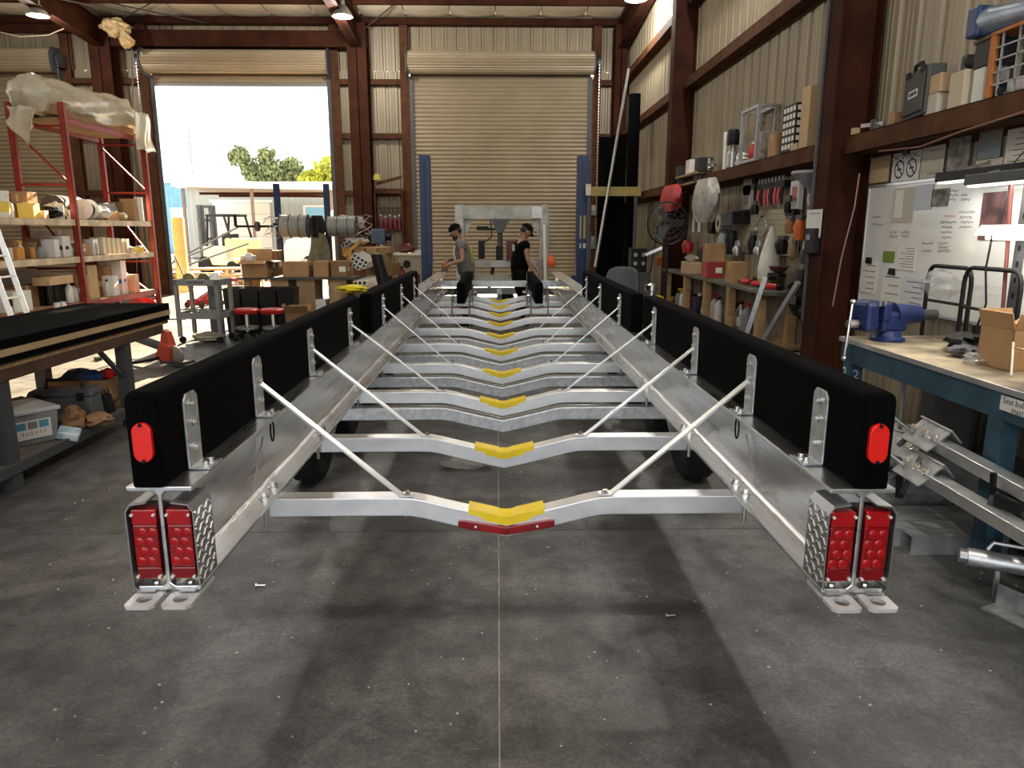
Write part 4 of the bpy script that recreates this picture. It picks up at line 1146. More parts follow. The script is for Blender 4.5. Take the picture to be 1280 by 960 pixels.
MB().bx(lx - .02, lx + .01, TY0 - ly, TY1 - ly - .38, .11, .175).build('shelf_rail', GREYD, tb)
BC = CARPET
def board(lab, z0, z1, mat, dx=0, dy=0, name='board'):
    return single(name, lab, 'board', MB().bx(-lx + .02, lx + .02, -2.2, 2.2, 0, z1 - z0), mat, ((TX0 + TX1) / 2 + dx, 4.52 + dy, z0), 0, bevel=.004)
board('lower black carpeted board on the left table', .816, .856, BC, 0, 0, 'carpeted_board')
board('raw plywood board between the two black boards', .857, .905, CARDL, .0, .02, 'plywood_board')
board('top black carpeted board on the left table', .906, .965, BC, .005, .0, 'carpeted_board')
single('metal_strip', 'thin metal strip sticking out under the boards', 'strip', MB().bx(-.2, .30, -.03, .03, 0, .006), DSTEEL, (TX1 - .12, 6.66, .8155 + .0), .1)
# things on the lower shelf
SZ = .166
t = card_box('open brown box full of blue and red gloves under the left table', (-3.45, 6.02, SZ), (.46, .36, .25), .04, CARD, opened=True, flap=(-82, -82, -80, -80), mark='blue')
for k, (mt, lab, dx, dy) in enumerate(((M('glove_blue', (.05, .10, .32), .8), 'dark blue work glove in the open brown box', .04, -.10), (M('glove_navy', (.03, .04, .10), .8), 'navy rag in the open brown box', -.10, .08), (RED, 'red grip handle in the open brown box', .12, .12))):
    crumple((-3.45 + dx * 1.1, 6.02 + dy * .5, SZ + .12), (.22, .20, .20), mt, 'work_glove' if k != 2 else 'grip_handle', lab, 'glove' if k != 2 else 'handle', seed=30 + k)
t = thing('tool_box', 'grey plastic tool box with black handle under the left table', 'toolbox', (-3.33, 5.47, SZ), R(8))
MB().box((0, 0, .11), (.46, .22, .22), taper=.94).build('body', M('toolbox_grey', (.10, .105, .115), .5), t, bevel=.012)
MB().box((0, 0, .245), (.47, .23, .05), taper=.9).build('lid', GREYD, t, bevel=.01)
MB().tube([(-.13, 0, .265), (-.12, 0, .335), (.12, 0, .335), (.13, 0, .265)], .013, n=8).build('handle', BLACK, t, smooth=True)
for x in (-.15, .15): MB().box((x, -.115, .22), (.05, .012, .06)).build('latch', BLACK, t)
t = thing('storage_box', 'clear plastic storage box with printed label under the left table', 'storage box', (-3.40, 4.93, SZ), R(-35))
MB().box((0, 0, .11), (.36, .42, .22), taper=1.08).build('body', CLEARP, t, bevel=.012)
MB().box((0, 0, .235), (.42, .48, .03)).build('lid', M('lid_clear', (.62, .64, .66), .3), t, bevel=.008)
MB().box((.02, 0, .07), (.28, .34, .10)).build('contents', GREYD, t)
lbl = MB().bx(.192, .1945, -.15, .17, .045, .175).build('label', PAPER, t)
for i in range(3):
    MB().bx(.1946, .1956, -.05 + i * .072, .010 + i * .072, .115, .165).build('picture', M('pic_%d' % i, ((.10, .28, .45), (.30, .22, .20), (.12, .35, .50))[i], .5), t)
text('print', '4 x 0 + 1 1', .035, M('print_red', (.5, .08, .08), .6), t, (.1956, .055, .085), (PI / 2, 0, PI / 2))
crumple((-3.13, 5.20, SZ), (.15, .18, .20), CARDD, 'paper_bag', 'crumpled brown paper bag beside the storage box', 'bag', seed=41)
crumple((-3.02, 5.33, SZ), (.18, .20, .11), CARDD, 'paper_bag', 'flattened brown paper bag before the grey tool box', 'bag', seed=43)
single('film_wrapper', 'blue and white wrapper lying on the lower shelf', 'wrapper', MB().box((0, 0, .03), (.14, .12, .06), (.2, .3, .4)), M('wrapper_blue', (.25, .48, .62), .3, col2=(.8, .85, .88), scale=12), (-3.08, 5.04, SZ), 0, bevel=.01)
card_box('tan carton at the left edge under the table', (-3.22, 4.20, SZ), (.22, .26, .26), .1, CARDD, mark='white')
crumple((-3.56, 4.36, SZ), (.2, .3, .38), BLACK, 'black_bag', 'black bag behind the tan carton under the table', 'bag', seed=44)
crumple((-3.68, 5.45, SZ), (.2, .3, .20), M('rag_brown', (.16, .11, .07), .9), 'rag', 'brown rag heap behind the storage box', 'rag', seed=45)
t = thing('tool_pouch', 'black tool pouch beside the grey tool box at the table leg', 'pouch', (-3.22, 5.74, SZ)); MB().box((0, 0, .08), (.18, .14, .16), taper=.8).build('body', BLACK, t, bevel=.02); MB().tube([(-.08, 0, .15), (0, 0, .22), (.08, 0, .15)], .008).build('strap', BLACK, t)

# red cut-off saw on the floor
t = thing('power_saw', 'red and grey cut-off saw lying on the floor behind the left rail', 'saw', at(212, 456, Z=0), R(-25))
MB().box((0, 0, .16), (.26, .20, .24), (0, .25, 0), taper=.7).build('housing', M('saw_red', (.50, .06, .03), .4), t, bevel=.03)
MB().cyl((-.10, 0, .22), (-.48, -.02, .30), .055, .05, n=14).build('motor', GREYD, t, smooth=True)
MB().prism([(-.08, .26), (.10, .24), (.04, .42), (-.03, .44)], 'y', -.05, .05).build('top_grip', M('saw_red'), t, bevel=.015)
MB().cyl((.16, -.03, .12), (.16, -.045, .12), .13, n=24).build('blade', STEEL, t); MB().box((.14, 0, .05), (.34, .22, .03)).build('shoe', DSTEEL, t)
MB().tube([(-.05, -.1, .1), (-.25, -.16, .05), (-.45, -.2, .015)], .018).build('side_handle', BLACK, t); MB().sph((-.46, -.2, .03), .03).build('knob', RED, t)
single('bolt_scrap', 'small steel bolt lying on the bright floor', 'bolt', MB().cyl((-.04, 0, .02), (.04, 0, .02), .02, n=8).cyl((.04, 0, .03), (.07, 0, .03), .032, n=6), STEEL, at(122, 450, Z=0))
# ------------------------------------------------------------------ grey steel cart
c0 = at(258, 428, Z=0); CX, CY = -4.33, 10.75
ct = thing('tool_cart', 'grey steel cart with two trays standing on the bright floor', 'cart', (CX, CY, 0), R(-4))
for x in (-.30, .30):
    for y in (-.22, .22): MB().bx(x - .025, x + .025, y - .025, y + .025, .10, .92).build('post', GREYP, ct)
for z in (.36, .84): 
    mb = MB(); mb.bx(-.32, .32, -.24, .24, z, z + .012); mb.bx(-.32, .32, -.245, -.235, z, z + .09); mb.bx(-.32, .32, .235, .245, z, z + .09); mb.bx(-.325, -.315, -.24, .24, z, z + .09); mb.bx(.315, .325, -.24, .24, z, z + .09)
    mb.build('tray', GREYP, ct)
MB().bx(-.07, .09, .26, .40, .02, .86).build('rear_column', M('column_grey', (.13, .15, .17), .5), ct)
mb = MB()
for z in (.45, .68):
    mb.bar((-.06, .255, z - .06), (.08, .255, z + .06), .006, .012); mb.bar((.08, .255, z - .06), (-.06, .255, z + .06), .006, .012)
mb.build('cross_mark', DSTEEL, ct)
MB().tube([(-.10, -.26, .895), (-.10, -.285, .895), (.12, -.285, .895), (.12, -.26, .895)], .008).build('drawer_pull', DSTEEL, ct)
for x in (-.28, .28):
    for y in (-.2, .2): MB().lathe([(.02, -.015), (.05, -.015), (.05, .015), (.02, .015), (0, .015)], (x, y, .05), n=14, axis='y').build('caster', RUBBER, ct, smooth=True)
for k, (dx, r_, mt, lab) in enumerate(((-.20, .085, M('olive', (.13, .12, .05), .7), 'olive round pot on top of the grey cart'), (.02, .08, M('olive_dark', (.09, .085, .05), .7), 'darker round pot in the middle of the cart top'))):
    single('round_pot', lab, 'pot', MB().lathe([(r_ * .7, 0), (r_, .05), (r_ * .95, .11), (r_ * .5, .15), (0, .155)], n=16), mt, (CX + dx, CY, .93 - .075), 0, smooth=.7)
crumple((CX + .18, CY + .0, .854), (.17, .22, .16), WHITE, 'cloth_bundle', 'white cloth bundle on the right of the cart top', 'cloth', seed=50)
for k in range(9):
    single('socket', ('pale steel socket on the middle tray of the cart' if k % 2 else 'dark steel socket on the middle tray of the cart'), 'socket', MB().cyl((0, 0, 0), (0, 0, .05 + .01 * (k % 3)), .02, n=10), STEEL if k % 2 else DSTEEL, (CX - .26 + k * .062, CY - .1 + .08 * (k % 3), .373), 0, group='sockets on the cart tray')
crumple((CX + .05, CY - .05, 0), (.42, .3, .16), M('rag_cream', (.48, .42, .33), .9), 'rag', 'pale rag heap under the grey cart', 'rag', seed=52)
# ------------------------------------------------------------------ middle left: bins, stools, cartons, wire reels
for k in range(4):
    p = at(288 + 21 * k, 395, Y=11.6)
    t = thing('waste_bin', '%s of the four black plastic bins in a row' % ('leftmost', 'second from left', 'third from left', 'rightmost')[k], 'bin', (-4.24 + k * .285, 11.75, 0), 0, 'row of black plastic bins')
    mb = MB(); mb.add([(-.10, -.13, 0), (.10, -.13, 0), (.10, .13, 0), (-.10, .13, 0), (-.135, -.17, .72), (.135, -.17, .72), (.135, .17, .72), (-.135, .17, .72), (-.125, -.16, .72), (.125, -.16, .72), (.125, .16, .72), (-.125, .16, .72), (-.095, -.12, .02), (.095, -.12, .02), (.095, .12, .02), (-.095, .12, .02)],
       [(0, 1, 5, 4), (1, 2, 6, 5), (2, 3, 7, 6), (3, 0, 4, 7), (4, 5, 9, 8), (5, 6, 10, 9), (6, 7, 11, 10), (7, 4, 8, 11), (8, 9, 13, 12), (9, 10, 14, 13), (10, 11, 15, 14), (11, 8, 12, 15), (12, 13, 14, 15), (3, 2, 1, 0)])
    mb.build('body', BLACK, t)
    mb = MB(); mb.bx(-.14, .14, -.178, -.168, .695, .725); mb.bx(-.14, .14, .168, .178, .695, .725); mb.build('rim', BLACK, t)
for k, px in enumerate((309, 342)):
    p = at(px, 401, Y=10.9)
    t = thing('work_stool', ('left' if k == 0 else 'right') + ' one of the two round red-seated stools before the bins', 'stool', (p.x, 10.9, 0), 0, 'red stools')
    MB().lathe([(0, .40), (.17, .40), (.19, .43), (.19, .455), (.16, .475), (0, .48)], n=24).build('seat', RED, t, smooth=.6)
    MB().cyl((0, 0, .1), (0, 0, .40), .03, n=12).build('column', CHROME, t)
    for j in range(4):
        a = PI / 4 + PI / 2 * j; MB().bar((0, 0, .12), (.2 * math.cos(a), .2 * math.sin(a), .07), .035, .03).build('leg', BLACK, t)
        MB().sph((.2 * math.cos(a), .2 * math.sin(a), .035), .034, n=10, m=6).build('caster', BLACK, t, smooth=True)
    MB().lathe([(.16, .16), (.17, .17), (.17, .20), (.16, .20)], n=20).build('tray', GREYP, t)
card_box('small dark carton on the floor beside the right stool', (-3.05, 11.05, 0), (.34, .28, .40), .1, CARDD, opened=True, flap=(60, 40, 70, 40))
crumple((-3.03, 11.03, .30), (.24, .2, .18), WHITE, 'plastic_bag', 'white plastic bag sticking out of the small dark carton', 'bag', seed=60, amp=.4)
bucket('white bucket standing between the stools and the rail', (-2.62, 10.3, 0), .16, .40, WHITE, lid=WHITE)
bucket('second white bucket further along the left rail', (-1.85, 10.9, 0), .16, .44, M('pail_pale', (.66, .64, .58), .5), lid=WHITE)

# packing table with plywood legs
pt = thing('packing_table', 'rough packing table with wide plywood legs under the wire reels', 'table', (-3.5, 13.4, 0))
MB().bx(-1.15, .95, -.35, .35, .76, .80).build('table_top', DSTEEL, pt)
for x in (-1.0, -.42, .05, .62): MB().bx(x - .16 if x > -.5 else x - .05, x + .16 if x > -.5 else x + .05, -.3, .3, 0, .76).build('leg_panel', PLY, pt)
BXG = 'cartons on the packing table'
card_box('open carton with white paper hanging out at the left of the packing table', (-4.32, 13.2, .80), (.44, .40, .30), .05, CARD, opened=True, flap=(-15, 84, 10, -10), group=BXG)
crumple((-4.42, 13.08, .98), (.26, .2, .26), PAPER, 'packing_paper', 'white packing paper in the leftmost open carton', 'paper', seed=61, amp=.4)
card_box('large carton behind the left open carton', (-4.28, 13.62, .80), (.50, .34, .46), 0, CARDD, group=BXG, mark='white')
card_box('wide closed carton in the middle of the packing table', (-3.62, 13.3, .80), (.46, .36, .27), 0, CARD, group=BXG)
card_box('carton standing right of the wide closed carton', (-3.17, 13.3, .80), (.26, .36, .28), 0, CARD, group=BXG)
card_box('dark carton at the right end of the packing table', (-2.86, 13.35, .80), (.28, .36, .28), 0, CARDD, group=BXG, mark='white')
card_box('big carton standing on the floor beneath the packing table', (-4.23, 13.35, .0), (.26, .46, .60), 0, CARDL, group=BXG)
card_box('pale carton between the plywood legs', (-3.19, 13.2, 0), (.18, .3, .40), 0, WHITE, mark='blue', tape=False, group=BXG)
# wire reel stand
rs = thing('reel_stand', 'blue post stand with a shaft carrying wire reels', 'stand', (-3.6, 14.3, 0))
for px, ax in ((347, 0), (409, 0)):
    p = at(px, 300, Y=14.3); MB().bx(p.x + 3.6 - .05, p.x + 3.6 + .05, .09, .19, 0, 2.50).build('post', BLUEP, rs); MB().bx(p.x + 3.6 - .02, p.x + 3.6 + .02, -.2, .09, 1.70, 1.76).build('shaft_arm', BLUEP, rs)
    MB().bx(p.x + 3.6 - .2, p.x + 3.6 + .2, -.1, .4, 0, .03).build('foot_plate', BLUEP, rs)
pa, pb = at(297, 283, Y=14.2), at(446, 281, Y=14.2)
MB().cyl((pa.x + 3.6, -.2, pa.z), (pb.x + 3.6, -.2, pa.z), .022, n=10).build('shaft', BLACK, rs)
MB().bar((pa.x + 3.6, -.2, pa.z), (pa.x + 3.6, -.2, pa.z + .22), .045, .045).build('crank', BLACK, rs)
MB().lathe([(0, -.03), (.09, -.03), (.1, 0), (.09, .03), (0, .03)], (at(324, 283, Y=14.2).x + 3.6, -.2, pa.z), n=18, axis='x').build('stop_collar', DSTEEL, rs)
CABLE = M('cable_grey', (.28, .29, .27), .5, .2, var=.2, scale=30, stretch=(14, 1, 1))
for (x0, x1, r_, lab) in ((352, 386, .21, 'wide reel of grey cable left of the hanging apron'), (411, 446, .19, 'reel of grey cable at the right end of the shaft')):
    a, b = at(x0, 290, Y=14.1).x, at(x1, 290, Y=14.1).x
    t = thing('wire_reel', lab, 'reel', (a, 14.1, pa.z), group='grey wire reels')
    n = 9; pr = [(.03, 0), (.08, 0)]
    for k in range(n):
        u = (b - a) * (k + .02) / n; v = (b - a) * (k + .98) / n; pr += [(r_ * .97, u), (r_, u + (v - u) * .25), (r_, u + (v - u) * .75), (r_ * .97, v)]
    pr += [(.08, b - a), (.03, b - a)]
    MB().lathe(pr, n=28, axis='x').build('winding', CABLE, t, smooth=.5)
    for u in (0, (b - a) * .36, (b - a) * .72, b - a): MB().lathe([(r_ * .9, u - .006), (r_ + .012, u - .006), (r_ + .012, u + .006), (r_ * .9, u + .006)], n=28, axis='x').build('band', DSTEEL, t, smooth=.5)
    mb = MB(); q = random.Random(int(x0))
    for k in range(7):
        pts = [((b - a) * (0 if x0 < 400 else 1) + (-.1 if x0 < 400 else .1) * j + .02 * q.uniform(-1, 1), -.05 + q.uniform(-.1, .1), r_ * math.sin(k * .9 + j * .7) * .9 + q.uniform(-.06, .06)) for j in range(4)]
        mb.tube(pts, .007, n=5)
    mb.build('loose_wire', STEEL, t)
t = thing('work_apron', 'tan canvas apron with black top hanging on the reel shaft', 'apron', tuple(at(397, 283, Y=13.95)))
def apron(u, v):
    w = .13 + .10 * min(1, v * 1.6); return ((u - .5) * 2 * w + .02 * math.sin(6 * v), .04 * math.sin(7 * u + 3 * v) - .02, -.15 - .80 * v + .04 * math.sin(PI * u))
MB().grid(apron, 14, 14).build('skirt', M('canvas_olive', (.20, .18, .11), .9, var=.25, scale=7), t, smooth=.8, solid=.012)
def bib(u, v):
    w = .09 + .06 * math.sin(PI * v); return ((u - .5) * 2 * w, -.03 + .03 * math.sin(9 * u), .20 - .40 * v)
MB().grid(bib, 10, 8).build('bib', BLACK, t, smooth=.8, solid=.02)

# bundles of square tube seen end-on and the timber heap behind them
q = random.Random(5)
def tube_bundle(lab, px, py, Y, cells, s, length, rot, z_down=True):
    p = at(px, py, Y=Y); t = thing('tube_bundle', lab, 'tube bundle', (p.x, p.y, p.z), group='bundles of square tube')
    for (i, j) in cells:
        c, sn = math.cos(rot), math.sin(rot); x, z = (i * c - j * sn) * s * 1.06, (i * sn + j * c) * s * 1.06
        mb = MB(); o, k = s / 2, s / 2 - .012
        out = [(-o, -o), (o, -o), (o, o), (-o, o)]; inn = [(-k, -k), (k, -k), (k, k), (-k, k)]
        rt2 = lambda a: (x + a[0] * c - a[1] * sn, z + a[0] * sn + a[1] * c)
        vs = [(*rt2(a), 0) for a in out] + [(*rt2(a), 0) for a in inn] + [(*rt2(a), length) for a in out] + [(*rt2(a), length) for a in inn]
        vs = [(v[0], v[2], v[1]) for v in vs]
        fs = []
        for a in range(4):
            b2 = (a + 1) % 4; fs += [(a, b2, 4 + b2, 4 + a), (8 + a, 12 + a, 12 + b2, 8 + b2), (a, 8 + a, 8 + b2, b2), (4 + a, 4 + b2, 12 + b2, 12 + a)]
        mb.add(vs, fs).build('square_tube', M('tube_white', (.70, .70, .68), .4, .3), t)
    return t
tube_bundle('upper small bundle of pale square tube ends', 424, 278, 14.4, [(-1, 0), (0, 0), (0, 1), (1, 0), (0, -1), (1, 1)], .07, 2.2, .5)
tube_bundle('small bundle of pale square tubes under the right reel', 433, 305, 14.6, [(-1, 0), (0, 0), (1, 0), (0, 1)], .07, 2.0, .5)
tube_bundle('largest bundle of pale square tube ends on the timber heap', 450, 330, 13.6, [(-2, 1), (-1, 1), (-1, 0), (0, 1), (0, 0), (1, 0), (-1, -1), (0, -1), (1, 1), (-2, 0)], .075, 1.05, -.55)
tube_bundle('lowest bundle of pale square tube ends beside the yellow cloth', 450, 354, 12.9, [(-1, 0), (0, 0), (1, 0), (0, -1), (1, -1), (-1, -1)], .075, 1.6, .05)
for k, (x, y, z, L, w, rz, ry, mt, lab) in enumerate(((-2.85, 15.9, .0, 2.2, .34, 1.35, 0, PLY, 'thick plywood block at the bottom of the timber heap'), (-2.85, 15.8, .34, 2.0, .3, 1.5, 0, WOOD, 'timber baulk on the lower layer of the heap'),
                               (-2.8, 15.9, .64, 1.9, .26, 1.3, 0, CARDD, 'brown flat bale on the timber heap'), (-2.8, 16.0, .90, 1.7, .22, 1.6, 0, PLY, 'plywood strip pack on the timber heap'), (-2.8, 16.1, 1.12, 1.6, .14, 1.45, 0, WOOD, 'topmost timber pack under the right wire reel'))):
    t = thing('timber_pack', lab, 'timber', (x, y, z), rz, 'timber heap')
    for i in range(3): MB().bx(-L / 2 + .1 * wob(), L / 2 + .1 * wob(), -.36 + i * .25, -.36 + i * .25 + .22, 0, w).build('plank', mt, t)
crumple((-2.05, 12.35, .0), (.4, .4, .55), CARDD, 'sack', 'brown sack under the lowest tube bundle', 'sack', seed=64)
t = thing('trestle_table', 'low pallet table holding the lowest tube bundle', 'table', (-2.12, 13.2, 0)); MB().bx(-.38, .38, -.5, 1.4, .52, .56).build('top', PLY, t)
for x in (-.32, .32):
    for y in (-.42, 1.3): MB().bx(x - .04, x + .04, y - .04, y + .04, 0, .52).build('leg', WOOD, t)
crumple(tuple(Vector((at(438, 364, Y=12.5).x, 12.68, .561))), (.52, .24, .14), M('hi_vis_yellow', (.85, .72, .02), .6), 'yellow_cloth', 'bright yellow cloth lying beside the lowest tube bundle', 'cloth', seed=66)
for k, (a, b, lab) in enumerate((((430, 320), (452, 300), 'upper orange timber strut leaning on the heap'), ((437, 315), (441, 345), 'orange timber prop standing on the heap'), ((420, 335), (440, 330), 'short orange timber offcut on the heap'))):
    pA, pB = at(*a, Y=14.2), at(*b, Y=14.2); single('timber_strut', lab, 'timber', MB().bar(pA, pB, .05, .05), M('timber_orange', (.60, .33, .06), .6))

# band saw / upright machine by the column, welding arm, small wall shelf, extinguisher, grinder bench
t = thing('bench_grinder', 'blue and black machine on a stand beside the brown column', 'machine', (-2.88, 17.9, 0))
MB().bx(-.16, .16, -.16, .16, 0, .1).build('foot', DSTEEL, t); MB().cyl((0, 0, .1), (0, 0, 1.3), .07, n=12).build('pedestal', DSTEEL, t)
MB().box((0, 0, 1.48), (.34, .3, .36)).build('head', M('machine_blue', (.05, .09, .16), .5), t, bevel=.03); MB().cyl((-.3, 0, 1.48), (.3, 0, 1.48), .10, n=16).build('wheel_guard', BLACK, t, smooth=True); MB().bar((.05, -.1, 1.3), (.3, -.3, 1.1), .05, .05).build('tool_rest', STEEL, t)
t = thing('vacuum_hose', 'thick black hose standing beside the far bunk', 'hose', (at(478, 330, Y=11.5).x, 11.5, 0)); MB().tube([(.12, 0, 0), (.10, 0, .5), (.0, 0, .85), (-.09, 0, 1.25)], [.10, .10, .10, .085], n=14).build('hose', BLACK, t, smooth=True); MB().lathe([(.09, 0), (.10, .01), (.09, .03), (0, .03)], (-.09, 0, 1.24), n=14).build('cuff', GREYD, t)
ws = thing('wall_shelf', 'small brown wooden cubby on the wall left of the big roller door', 'shelf', (-2.72, 18.72, 0))
for z in (1.62, 2.16): MB().bx(-.33, .33, -.12, .1, z, z + .03).build('shelf_board', BROWNL, ws)
MB().bx(-.34, .34, -.14, .1, 2.52, 2.64).build('top_rail', BROWNL, ws)
for x in (-.34, .34): MB().bx(x - .02, x + .02, -.12, .1, 1.2, 2.6).build('side', BROWNL, ws)
for k, x in enumerate((-.22, -.1, .02, .14, .25)):
    bottle('%s of the dark red bottles in the wooden cubby' % ('leftmost', 'second', 'middle', 'fourth', 'rightmost')[k], (-2.72 + x, 18.68, 1.651), .05, .36 - .03 * (k % 2), M('bottle_maroon', (.14, .02, .03), .4), WHITE, group='bottles in the cubby')
wbn = thing('work_bench', 'small cream cabinet bench left of the big roller door', 'bench', (-2.02, 17.4, 0))
MB().bx(-.42, .42, -.3, .3, 1.05, 1.10).build('bench_top', CREAM, wbn); MB().bx(-.3, .3, -.28, .28, 0, 1.05).build('cabinet', M('cabinet_tan', (.40, .33, .23), .6), wbn); MB().cyl((-.1, -.285, .85), (-.1, -.30, .85), .09, n=16).build('dial', BLACK, wbn)
for x in (-.1, .12): MB().bx(x - .08, x + .08, -.30, -.28, .40, .62).build('socket_plate', M('maroon_plate', (.14, .03, .03), .5), wbn)
crumple((-2.16, 17.4, 1.10), (.40, .3, .22), M('maroon', (.12, .03, .03), .7), 'cloth_heap', 'maroon cloth heap on the small cream bench', 'cloth', seed=70)
single('tool_tray', 'grey tray with tools on the small cream bench', 'tray', MB().box((0, 0, .03), (.3, .2, .06)).bar((-.1, 0, .07), (.12, .02, .08), .03, .03), STEEL, (-1.80, 17.35, 1.10), 0, bevel=.008)
ex = thing('fire_extinguisher', 'red fire extinguisher on the floor beside the cream bench', 'extinguisher', (-2.2, 16.78, 0)); MB().lathe([(.08, 0), (.095, .02), (.095, .62), (.05, .74), (0, .76)], n=18).build('cylinder', RED, ex, smooth=True); MB().box((0, 0, .79), (.05, .14, .06)).build('valve', BLACK, ex); MB().tube([(0, -.06, .78), (.12, -.08, .6), (.11, -.05, .3)], .012).build('hose', BLACK, ex)
t = thing('articulated_lamp', 'yellow-headed lamp on an arm above the wooden cubby', 'lamp', (-2.98, 18.5, 2.55)); MB().bar((0, 0, .2), (.62, 0, .36), .06, .07).build('arm', BROWNL, t); MB().lathe([(.0, .12), (.08, .1), (.11, -.04), (.0, -.05)], (.04, -.1, .32), n=14).build('shade', M('shade_yellow', (.45, .42, .06), .5), t, smooth=True)
single('torn_insulation', 'torn yellow insulation clump hanging from the rafter', 'insulation', MB().sph((0, 0, -.05), (.28, .2, .18), n=14, m=9, jit=.3).sph((.16, 0, -.3), (.16, .14, .18), n=10, m=8, jit=.3).sph((-.2, 0, .0), (.2, .15, .14), n=10, m=8, jit=.3), M('insul_yellow', (.55, .40, .20), .95, var=.3, scale=9), tuple(at(147, 32, Y=18.0)))
single('power_cable', 'dark cable hanging down the column from the torn insulation', 'cable', MB().tube([at(156, 30, Y=18.0), at(164, 60, Y=18.2), at(166, 100, Y=18.25), at(166, 160, Y=18.25), at(170, 300, Y=18.3), at(172, 385, Y=18.3)], .018, n=6), GREYD)
single('cable', 'pale cable sagging under the roof at the left', 'cable', MB().tube([at(-10, 38, Y=17.5), at(25, 46, Y=17.5), at(60, 44, Y=17.5), at(84, 34, Y=17.5)], .014, n=6), M('cable_pale', (.42, .34, .22), .6))

# ------------------------------------------------------------------ two-post lift, galvanised portal frame
lf = thing('vehicle_lift', 'two dark blue lift columns standing before the big roller door', 'lift', (.1, 15.3, 0))
for px in (533.5, 726.5):
    p = at(px, 300, Y=15.3); x = p.x - .1; s_ = 1 if px < 640 else -1
    mb = MB(); mb.bx(x - .11, x + .11, -.15, .13, 0, 3.10); mb.build('column', BLUEP, lf, bevel=.01)
    MB().bx(x - .02, x + .02, -.17, -.15, .1, 3.0).build('carriage_slot', M('blue_dark', (.01, .03, .10), .5), lf)
    MB().bx(x - .22, x + .22, -.25, .25, 0, .03).build('base_plate', BLUEP, lf)
    MB().box((x + s_ * .16, -.1, .55), (.12, .2, .3)).build('carriage', BLUEP, lf)
    if px > 640:
        MB().bx(x - .055, x + .075, -.165, -.152, 1.45, 1.92).build('warning_label', M('label_tan', (.45, .36, .16), .6), lf); MB().bx(x - .05, x + .08, -.166, -.152, 1.26, 1.36).build('label', PAPER, lf)
        MB().bx(x + .12, x + .2, -.1, .05, 1.0, 1.6).build('control_box', GREYD, lf)
        mb = MB(); mb.tube([(x + .15, -.12, 3.0), (x + .17, -.12, 2.2), (x + .15, -.12, 1.5)], .02); mb.build('hose', GREYD, lf)
pf = thing('portal_frame', 'grey galvanised press frame standing behind the workers', 'frame', (.05, 14.3, 0))
GP = M('galv_old', (.42, .42, .38), .5, .4, var=.25, scale=5)
xa, xb = at(575, 300, Y=14.3).x - .05, at(680, 300, Y=14.3).x - .05
zt_ = at(625, 258, Y=14.3).z
for x in (xa, xb): MB().bx(x - .085, x + .085, -.12, .12, 0, zt_ + .03).build('post', GP, pf, bevel=.008)
MB().bx(xa, xb, -.11, .11, zt_ - .24, zt_).build('top_beam', GP, pf, bevel=.006)
MB().bx(xb - .24, xb - .05, -.125, -.112, zt_ - .22, zt_ - .01).build('plate', M('galv_bright', (.62, .63, .62), .45, .5, var=.2, scale=6), pf)
for x, s_ in ((xa, 1), (xb, -1)): MB().prism([(x + s_ * .08, zt_ - .24), (x + s_ * .26, zt_ - .24), (x + s_ * .08, zt_ - .62)], 'y', -.02, .02).build('gusset', GP, pf)
MB().prism([(-.18, zt_ - .24), (.20, zt_ - .24), (.06, zt_ - .50), (-.05, zt_ - .50)], 'y', -.1, .1).build('ram_mount', DSTEEL, pf)
MB().cyl((0, 0, zt_ - .5), (0, 0, zt_ - .78), .05, n=12).build('ram', DSTEEL, pf); MB().bx(-.08, .06, -.06, .06, zt_ - 1.15, zt_ - .75).build('ram_block', BLACK, pf)
for z in (1.0, .72): MB().bx(xa, xb, -.1, .1, z - .08, z + .05).build('cross_beam', GP, pf)
mb = MB(); mb.bx(-.45, -.22, -.1, .0, 1.62, 1.70); mb.bx(-.26, .0, -.06, -.03, 1.62, 1.66); mb.build('gauge_arm', BLACK, pf)
MB().bx(-.42, -.30, -.1, .05, 1.08, 1.42).build('control_box', BLACK, pf)
MB().tube([(-.18, -.05, 1.8), (-.16, -.08, 1.5), (-.3, -.05, 1.4)], .012).build('hose', BLACK, pf)
MB().bx(.12, .36, -.15, .08, 1.06, 1.42).build('toolbox_tray', M('maroon_box', (.10, .025, .02), .5), pf)
single('white_tube', 'white fluorescent-white pipe standing by the right lift column', 'pipe', MB().bar((0, 0, -1.1), (-.05, 0, .62), .05, .05), M('pipe_white', (.85, .86, .80), .4), tuple(at(683, 322, Y=13.9)), 0)
single('orange_bag', 'orange bag hanging on the white pipe past the right rail', 'bag', MB().sph((0, 0, 0), (.085, .06, .11), n=12, m=8, jit=.12).tube([(0, 0, .10), (-.05, .02, .16), (-.075, .05, .14)], .008, n=6), M('hivis_orange', (.85, .16, .04), .6), tuple(at(689, 327, Y=13.85)))
t = thing('floor_machine', 'dark tow dolly with wheels standing behind the far cross members', 'dolly', (-.1, 16.0, 0)); MB().bx(-.6, .4, -.1, .1, .30, .36).build('frame', DSTEEL, t)
for x in (-.5, .3): MB().lathe([(.08, -.05), (.17, -.05), (.17, .05), (.08, .05), (0, .05)], (x, 0, .17), n=16, axis='y').build('wheel', RUBBER, t, smooth=True)
MB().bar((-.1, 0, .33), (.0, -.2, .85), .06, .06).build('handle', DSTEEL, t)
# ------------------------------------------------------------------ right wall, near bay
def span(x0, y0, x1, y1, X):
    """where a photo rectangle lies on the plane X: middle Y, length in Y, z of its bottom and top"""
    ym = (y0 + y1) / 2; a, b = at(x0, ym, X=X).y, at(x1, ym, X=X).y; xm = (x0 + x1) / 2
    return (a + b) / 2, abs(a - b), at(xm, y1, X=X).z, at(xm, y0, X=X).z
SH = 2.401
def shelf_y(px, X=3.05): return at(px, 180, X=X).y
